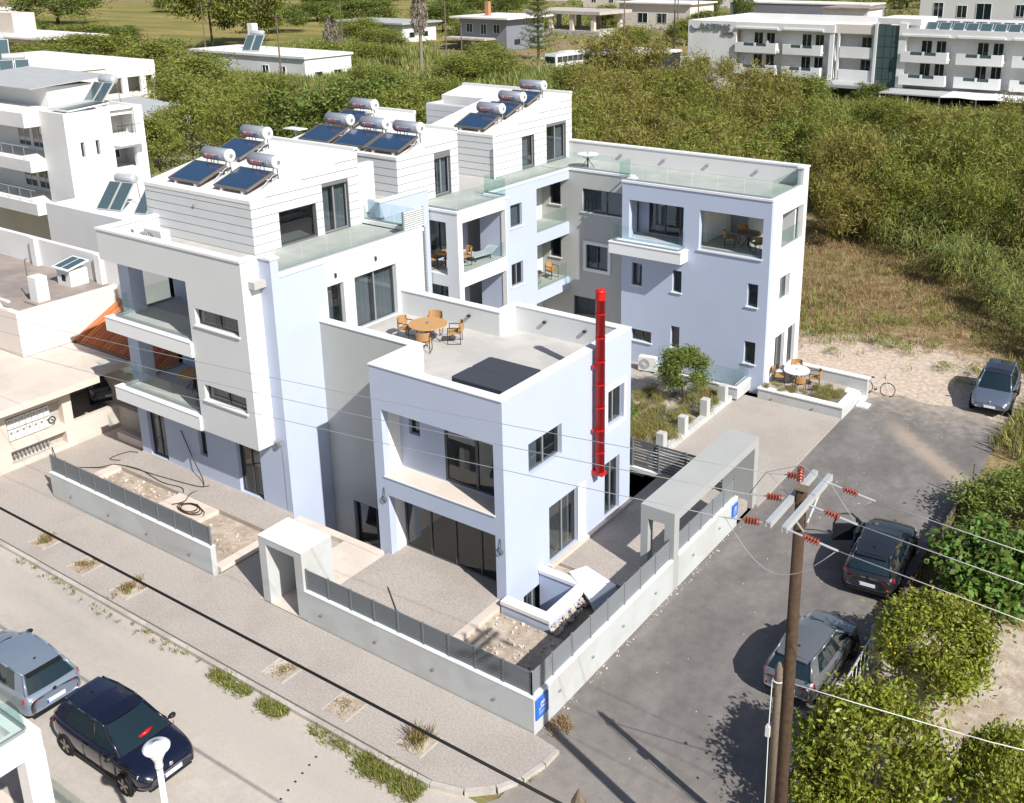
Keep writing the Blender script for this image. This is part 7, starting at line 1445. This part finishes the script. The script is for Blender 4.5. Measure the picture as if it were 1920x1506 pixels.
# araucaria
def araucaria(label, x, y, h, w):
    t = thing('araucaria_tree', label, 'araucaria', (x, y, -0.15), world=False); m = MB(); m.tube([(0, 0, 0), (0, 0, h)], [0.3, 0.05], 6); m.build('trunk', 'bark', t); rng = np.random.default_rng(int(abs(x))); P = []
    for k in range(11):
        z = h * (0.16 + 0.82 * k / 11); r = w / 2 * (1 - 0.8 * k / 11)
        for j in range(9):
            a = 2 * math.pi * j / 9 + k; q = rng.random((55, 1)); P.append(np.concatenate([q * r * math.cos(a), q * r * math.sin(a), z + 0.12 * r * q ** 2 * 2], 1) + rng.normal(size=(55, 3)) * [.22, .22, .14])
    V, F_ = leaves_at(np.concatenate(P), 0.5, 0.12, rng, 0.3); npmesh('crown', V, F_, 'darktree', t)
araucaria('tall layered araucaria beside the pale blue house', -107.9, 151.3, 14, 9); araucaria('layered araucaria at the top right corner', -50, 238, 15, 10)
# palms
def palm(label, x, y, h, hs):
    t = thing('fan_palm', label, 'palm', (x, y, -0.15), 'fan palms on the plain', world=False); m = MB(); m.tube([(0, 0, 0), (0.1, 0, h * .5), (0, 0, h)], [0.35, 0.28, 0.25], 8); m.build('trunk', 'palmbark', t); rng = np.random.default_rng(int(h * 10))
    n = 900; z = rng.random(n); a = rng.random(n) * 6.28; r = 0.5 + 1.1 * np.sin(np.pi * np.clip(z * .9 + .1, 0, 1)) ; p = np.stack([r * np.cos(a) * rng.uniform(.5, 1, n), r * np.sin(a) * rng.uniform(.5, 1, n), hs + (h - hs) * z], 1); V, F_ = leaves_at(p, 1.1, 0.16, rng, -0.85); npmesh('dead_frond_skirt', V, F_, 'palmbark', t)
    P = []
    for k in range(34):
        aa = rng.random() * 6.28; e = rng.uniform(-.5, 1.2); q = rng.uniform(.4, 1.0, (40, 1)); L = 2.3; P.append(np.concatenate([q * L * math.cos(aa) * math.cos(e), q * L * math.sin(aa) * math.cos(e), h + q * L * math.sin(e) - .5 * q ** 2], 1) + rng.normal(size=(40, 3)) * .22 * q)
    V, F_ = leaves_at(np.concatenate(P), 0.8, 0.09, rng); npmesh('crown', V, F_, 'greentree', t)
palm('shorter fan palm with a grey skirt of dead fronds', -128.3, 115.4, 9.6, 3.6); palm('taller fan palm with a grey skirt reaching the top of the picture', -107, 115.5, 14.2, 7.2)
# ---- uncountable masses
def scatter(n, region, rng, dens=None):
    """points in a polygon"""
    P = np.array(region); lo, hi = P.min(0), P.max(0); out = []
    while sum(len(o) for o in out) < n:
        q = rng.uniform(lo, hi, (n * 2, 2)); inside = np.zeros(len(q), bool); j = len(P) - 1
        for i in range(len(P)):
            c_ = ((P[i, 1] > q[:, 1]) != (P[j, 1] > q[:, 1])) & (q[:, 0] < (P[j, 0] - P[i, 0]) * (q[:, 1] - P[i, 1]) / (P[j, 1] - P[i, 1] + 1e-12) + P[i, 0]); inside ^= c_; j = i
        q = q[inside]
        if dens is not None: q = q[rng.random(len(q)) < dens(q[:, 0], q[:, 1])]
        out.append(q)
    return np.concatenate(out)[:n]
def blades(pts, per, h, w, lean, rng, z=-0.15, spread=0.25, hvar=0.4, taper=True):
    n = len(pts); P = np.repeat(pts, per, 0); N = n * per; base = np.concatenate([P + rng.normal(size=(N, 2)) * spread, np.full((N, 1), z)], 1)
    hh = np.repeat(h * rng.uniform(1 - hvar, 1 + hvar * .5, n), per) * rng.uniform(.6, 1.05, N); a = rng.random(N) * 6.283; ln = lean * rng.uniform(.2, 1.3, N) * hh
    d = np.stack([np.cos(a), np.sin(a), np.zeros(N)], 1); s = np.stack([-np.sin(a + rng.normal(size=N) * .8), np.cos(a), np.zeros(N)], 1) * (w * rng.uniform(.6, 1.3, N))[:, None]
    up = np.zeros((N, 3)); up[:, 2] = 1; mid = base + up * (hh * .62)[:, None] + d * (ln * .35)[:, None]; tip = base + up * hh[:, None] + d * ln[:, None]
    V = np.stack([base, mid + s, tip, mid - s], 1).reshape(-1, 3); return V, np.arange(4 * N).reshape(-1, 4)
def mass(name, label, cat, parts, mats):
    V, F_, MI = [], [], []; o = 0
    for i, (v, f_) in enumerate(parts): V.append(v); F_.append(f_ + o); MI.append(np.full(len(f_), i)); o += len(v)
    ob = npmesh(name, np.concatenate(V), np.concatenate(F_), mats, None, np.concatenate(MI)); tag(ob, label, cat, kind='stuff'); return ob
def noise2(x, y, s, ph=0.0): return 0.5 + 0.25 * (np.sin(x * s + ph) * np.cos(y * s * 1.3 - ph) + np.sin((x + y) * s * .7 + 2 * ph) + .5 * np.sin(x * s * 2.3 - y * s * 1.9 + ph)) * .9
rng = np.random.default_rng(77)
RA = [(-44, 60), (-30, 58), (-14, 62), (-2, 64), (12, 60), (30, 64), (30, 118), (-4, 117), (-30, 116), (-46, 117), (-58, 112), (-70, 90), (-52, 62)]
p1 = scatter(9000, RA, rng, lambda x, y: np.clip(noise2(x, y, .12, 1) * 1.6 - .25, .05, 1)); p2 = scatter(4500, RA, rng, lambda x, y: np.clip(noise2(x, y, .1, 3) * 1.8 - .5, .03, 1))
mass('reeds', 'field of tall yellow-green reeds in front of the hotel', 'reeds', [blades(p1, 10, 2.1, 0.06, .5, rng, spread=.5), blades(p2, 10, 2.0, .06, .5, rng, spread=.5)], ['reedleaf', 'reedyellow'])
RB = [(-70, 90), (-58, 112), (-62, 124), (-96, 128), (-150, 152), (-168, 150), (-160, 108), (-120, 84), (-96, 66), (-74, 74), (-62, 80)]
p1 = scatter(8000, RB, rng, lambda x, y: np.clip(noise2(x, y, .09, 2) * 1.6 - .2, .05, 1)); p2 = scatter(5000, RB, rng, lambda x, y: np.clip(noise2(x, y, .08, 5) * 1.8 - .5, .03, 1))
mass('reeds', 'wide reed bed with green and straw patches behind the roofs', 'reeds', [blades(p1, 8, 2.4, .10, .35, rng, spread=.6), blades(p2, 8, 2.2, .10, .4, rng, spread=.6)], ['reedleaf', 'reedyellow'])
RC = [(1.0, 43.0), (3.4, 38.5), (6.6, 35.0), (9.5, 31), (14, 30), (22, 40), (18, 56), (2, 58), (-12, 58), (-10, 54), (-3.5, 47.5)]
p1 = scatter(900, RC, rng)
def arcs(pts, per, h, L, w, rng, z=-.15):
    """cane plants: long leaves arching out of upright stems"""
    n = len(pts); N = n * per; k = np.repeat(np.arange(n), per); hh = h * rng.uniform(.6, 1.15, n); top = np.concatenate([pts[k] + rng.normal(size=(N, 2)) * .22, (z + hh[k] * rng.uniform(.25, 1.0, N))[:, None]], 1)
    a = rng.random(N) * 6.283; l = L * rng.uniform(.6, 1.2, N); d = np.stack([np.cos(a), np.sin(a), np.zeros(N)], 1); sd = np.stack([-np.sin(a), np.cos(a), np.zeros(N)], 1) * (w * rng.uniform(.7, 1.2, N))[:, None]
    mid = top + d * (l * .5)[:, None]; mid[:, 2] += l * rng.uniform(.1, .4, N); tip = top + d * l[:, None]; tip[:, 2] -= l * rng.uniform(-.2, .5, N)
    V = np.stack([top, mid + sd, tip, mid - sd], 1).reshape(-1, 3); return V, np.arange(4 * N).reshape(-1, 4)
mass('canes', 'bright green giant canes leaning over the dry lot at the right', 'canes', [arcs(p1, 46, 2.8, .62, .035, rng), arcs(p1[:420], 20, 2.4, .6, .035, rng), blades(p1, 3, 2.6, .02, .25, rng, spread=.2)], ['reedleaf', 'reedyellow', 'drygrass'])
RG = [(-44, 50), (-30, 42), (-20, 42), (-12, 54), (-14, 62), (-30, 58), (-44, 60)]
# low scrub in the distance
def blobs(pts, per, size, leaf, rng, flat=.6):
    n = len(pts); k = np.repeat(np.arange(n), per); s = rng.uniform(.5, 1.3, n) * size; c_ = np.concatenate([pts[k], np.zeros((len(k), 1))], 1) + rng.normal(size=(len(k), 3)) * (s[k] * .42)[:, None] * [1, 1, flat]; c_[:, 2] = np.abs(c_[:, 2]) + .1; return leaves_at(c_, leaf, leaf * .45, rng, .2)
RD_ = [(-62, 36), (-58, 60), (-72, 74), (-96, 66), (-120, 84), (-160, 108), (-215, 135), (-180, 84), (-110, 60), (-92, 58), (-78, 36)]
mass('scrub', 'tangled low green scrub behind the left roofs', 'scrub', [blobs(scatter(420, RD_, rng), 46, 1.7, .36, rng), blobs(scatter(320, RD_, rng), 40, 1.6, .36, rng)], ['greentree', 'tamarisk'])
RE = [(-168, 150), (-96, 128), (-62, 124), (-64, 150), (-108, 200), (-110, 420), (-330, 420), (-300, 330), (-200, 230)]
mass('scrub', 'rolling far scrub and meadow at the top of the picture', 'scrub', [blobs(scatter(420, RE, rng, lambda x, y: np.clip(noise2(x, y, .05, 2) * 1.8 - .3, .02, 1)), 40, 3.6, .75, rng, .45), blobs(scatter(360, RE, rng, lambda x, y: np.clip(noise2(x, y, .05, 4) * 1.8 - .3, .02, 1)), 36, 3.2, .7, rng, .4)], ['greentree', 'reedleaf'])
RF = [(-110, 200), (-60, 176), (40, 190), (60, 420), (-110, 420)]
mass('scrub', 'scattered far bushes between the houses at the top right', 'scrub', [blobs(scatter(420, RF, rng), 40, 3.4, .8, rng, .6), blobs(scatter(300, RF, rng), 36, 3.0, .8, rng, .5)], ['darktree', 'greentree'])
RH = [(-420, 118), (-250, 110), (-185, 108), (-190, 124), (-240, 146), (-420, 150)]
mass('scrub', 'hedge line and weeds along the far left field edge', 'scrub', [blobs(scatter(500, RH, rng), 36, 3.0, .7, rng, .6), blades(scatter(2500, RH, rng), 5, 1.6, .2, .4, rng, spread=1.2)], ['greentree', 'drygrass'])
# dry grass of the empty lot
LOT = [(-3.6, 28.8), (3.8, 31.0), (7.0, 30.5), (11, 24), (20, 26), (16, 44), (2, 56), (-10, 62), (-16, 52), (-24, 46), (-24, 30), (-6, 28.8)]
def bare(x, y): r = np.sqrt(((x - 1) * .115) ** 2 + ((y - 29.3) * .17) ** 2); return np.clip((r - .55) * 1.8 + (noise2(x, y, .8, 1) - .5) * .5, .015, 1)
p1 = scatter(6500, LOT, rng, bare); p2 = scatter(2600, LOT, rng, lambda x, y: bare(x, y) * np.clip(noise2(x, y, .5, 2) * 2 - .7, 0, 1)); p3 = scatter(1500, [(-6, 36), (2, 38), (3, 44), (-10, 56), (-16, 50), (-14, 38)], rng)
mass('grass', 'dry brown grass and weeds of the empty lot behind the drive', 'grass', [blades(p1, 9, .34, .016, .8, rng, spread=.16), blades(p2, 10, .42, .02, .7, rng, spread=.15), blades(p3[:700], 8, .5, .016, .7, rng, spread=.25)], ['drygrass', 'greengrass', 'brownweed'])
ED_ = [(6.6, 24), (6.9, 28), (7.4, 33), (5.2, 34.5), (8.5, 36), (14, 31), (14, 22)]
mass('grass', 'tall orange and green weeds at the right edge behind the crossover', 'grass', [blades(scatter(1100, ED_, rng), 10, .95, .022, .45, rng, spread=.2), blades(scatter(900, ED_, rng), 9, .8, .022, .5, rng, spread=.2)], ['reedyellow', 'greengrass'])
# separate lush weeds of the lot
WC = crown_mesh('weed_crown', 500, 0.30, 0.05, 14, .3, 'greengrass', 61, .8, up=.5, zmin=-.1)
for i, (x, y, s) in enumerate([(-0.9, 33.4, .75), (2.6, 31.9, .5), (4.1, 32.4, .6), (-2.3, 36.6, .7), (-1.2, 37.2, .55), (1.2, 34.8, .45), (-3.0, 31.0, .35), (3.6, 30.6, .4), (0.2, 38.6, .6)]):
    t_ = tree('weed_bush', 'bright green weed tuft growing on the pale empty lot', 'weed', (x, y, -0.15), WC, None, (s, s, s * .8), .15, 'green weed tufts on the empty lot'); AUTO.append((t_, 'bright green weed tuft', (x, y, .2), MK_LOT))
# weeds along the kerb and in the pits
rng = np.random.default_rng(5)
k1 = np.concatenate([np.stack([rng.uniform(a, b, n), -3.08 + rng.normal(size=n) * .1 - rng.random(n) * wd], 1) for a, b, n, wd in ((-3.3, -1.2, 420, .32), (-7.2, -6.2, 130, .2), (-9.3, -7.7, 150, .15), (-5.3, -3.5, 60, .1), (-20, -10, 50, .05))])
mass('grass', 'weeds and grass growing along the street gutter by the kerb', 'grass', [blades(k1, 8, .17, .010, .9, rng, z=-.115, spread=.05), blades(k1[::3], 5, .16, .01, .9, rng, z=-.115, spread=.07)], ['greengrass', 'drygrass'])
k2 = np.stack([rng.uniform(.15, .95, 60), rng.uniform(-2.3, -.6, 60)], 1); k2 = k2[(k2[:, 0] > .5) & (k2[:, 1] > -1.6)]; k3 = np.stack([rng.normal(size=60) * .16 + .35, rng.normal(size=60) * .16 + .75], 1)
mass('grass', 'dry weeds at the wall corner and drive kerb', 'grass', [blades(k3[k3[:, 0] > .05], 8, .14, .01, .9, rng, z=-.11, spread=.05), blades(k2, 6, .10, .01, .9, rng, z=-.11, spread=.05)], ['drygrass', 'reedyellow'])
for i, (x, y) in enumerate(PITS):
    q = np.stack([x + rng.normal(size=22) * .16, y + rng.normal(size=22) * .16], 1); hh = (.22, .12, .25, .06, .06, .42)[i]
    mass('weeds', ('weeds in the first tree pit from the left', 'sparse weeds in the second tree pit from the left', 'weeds in the third tree pit from the left', 'dead weeds in the fourth tree pit', 'dead weeds in the fifth tree pit', 'bushy weed in the tree pit nearest the drive')[i], 'weeds', [blades(q, 9, hh, .012, .7, rng, z=0, spread=.07), blades(q[:10], 8, hh, .012, .8, rng, z=0, spread=.08)], ['drygrass' if i != 5 else 'brownweed', 'greengrass'])
# ---- garden plants
GT = crown_mesh('grass_tuft', 900, .55, .020, 9, .20, 'reedyellow', 71, .6, up=.75, zmin=0, mats=['reedyellow', 'drygrass', 'greengrass'])
GL = crown_mesh('lavender_tuft', 420, .28, .03, 8, .22, 'lavbush', 73, .6, up=.5, zmin=0)
GB = crown_mesh('round_bush', 1500, .16, .07, 26, .18, 'greentree', 75, .8, zmin=-.3)
AG = MB()
for k in range(16): a = k * .9; AG.extr([(0.03 * math.cos(a), .03 * math.sin(a), 0), (.45 * math.cos(a) - .04 * math.sin(a), .45 * math.sin(a) + .04 * math.cos(a), .28), (.85 * math.cos(a), .85 * math.sin(a), .5 + .1 * (k % 3)), (.45 * math.cos(a) + .04 * math.sin(a), .45 * math.sin(a) - .04 * math.cos(a), .28)], (0, 0, .02))
agm = bpy.data.meshes.new('agave_leaves'); agm.from_pydata(AG.v, [], AG.f); agm.materials.append(MAT['reedleaf'])
rg = random.Random(9); used = []
def garden(name, label, cat, crown, x, y, s, z=.1, hz=.1, grp='planting in the garden court'):
    t = thing(name, label, cat, (x, y, z), grp, world=False, rz=rg.uniform(0, 6)); c_ = bpy.data.objects.new('foliage', crown); COL.objects.link(c_); c_.parent = t; c_.location = (0, 0, hz); c_.scale = (s, s, s)
    if cat in ('grass tuft', 'lavender'): AUTO.append((t, label, (x, y, z + .2), MK_PLA if 'golden' in label else MK_GAR))
for x, y, s in ((-7.0, 15.4, .75), (-6.2, 16.2, .65), (-5.6, 17.0, .6), (-6.6, 17.2, .7), (-5.6, 18.2, .6), (-5.5, 19.2, .55), (-7.6, 16.6, .7), (-5.6, 20.4, .6), (-5.5, 21.5, .55), (-6.0, 22.2, .5), (-7.8, 20.2, .55), (-8.2, 19.4, .5), (-7.2, 19.2, .5), (-8.4, 17.2, .6), (-8.3, 16.2, .65), (-6.9, 16.3, .55), (-8.6, 18.4, .55), (-5.6, 16.0, .6), (-6.1, 15.0, .6), (-7.0, 18.3, .5)): garden('grass_tuft', 'feathery garden grass tuft', 'grass tuft', GT, x, y, s * 1.35)
for x, y, s in ((-6.0, 18.6, .5), (-6.6, 18.1, .5), (-6.1, 19.8, .5), (-7.4, 20.9, .5), (-7.9, 21.2, .45), (-7.0, 21.6, .45), (-5.9, 21.1, .5)): garden('lavender_bush', 'grey-green lavender cushion', 'lavender', GL, x, y, s * 1.3)
garden('round_bush', 'round bright green bush beside the flue-side wall of the garden', 'bush', GB, -7.6, 17.7, .62, .1, .45); garden('round_bush', 'small green bush at the near end of the garden bed', 'bush', GB, -7.3, 15.9, .42, .1, .3)
garden('agave', 'spiky agave in the garden bed, further one', 'agave', agm, -7.9, 18.9, .62, .1, .0); garden('agave', 'spiky agave in the garden bed, nearer one', 'agave', agm, -6.5, 16.7, .55, .1, .0); garden('agave', 'spiky agave at the near end of the garden', 'agave', agm, -7.9, 15.5, .6, .1, .0)
for x, y, s in ((-3.4, 23.86, .42), (-2.75, 23.86, .40), (-2.1, 23.86, .42), (-1.2, 24.35, .5), (-0.75, 24.25, .5), (-1.45, 24.75, .42), (-0.45, 24.8, .42), (-0.95, 25.05, .45)): garden('grass_tuft', 'golden planter grass', 'grass tuft', GT, x, y, s, .40, .05, 'grasses in the rear planter')

autolabel()
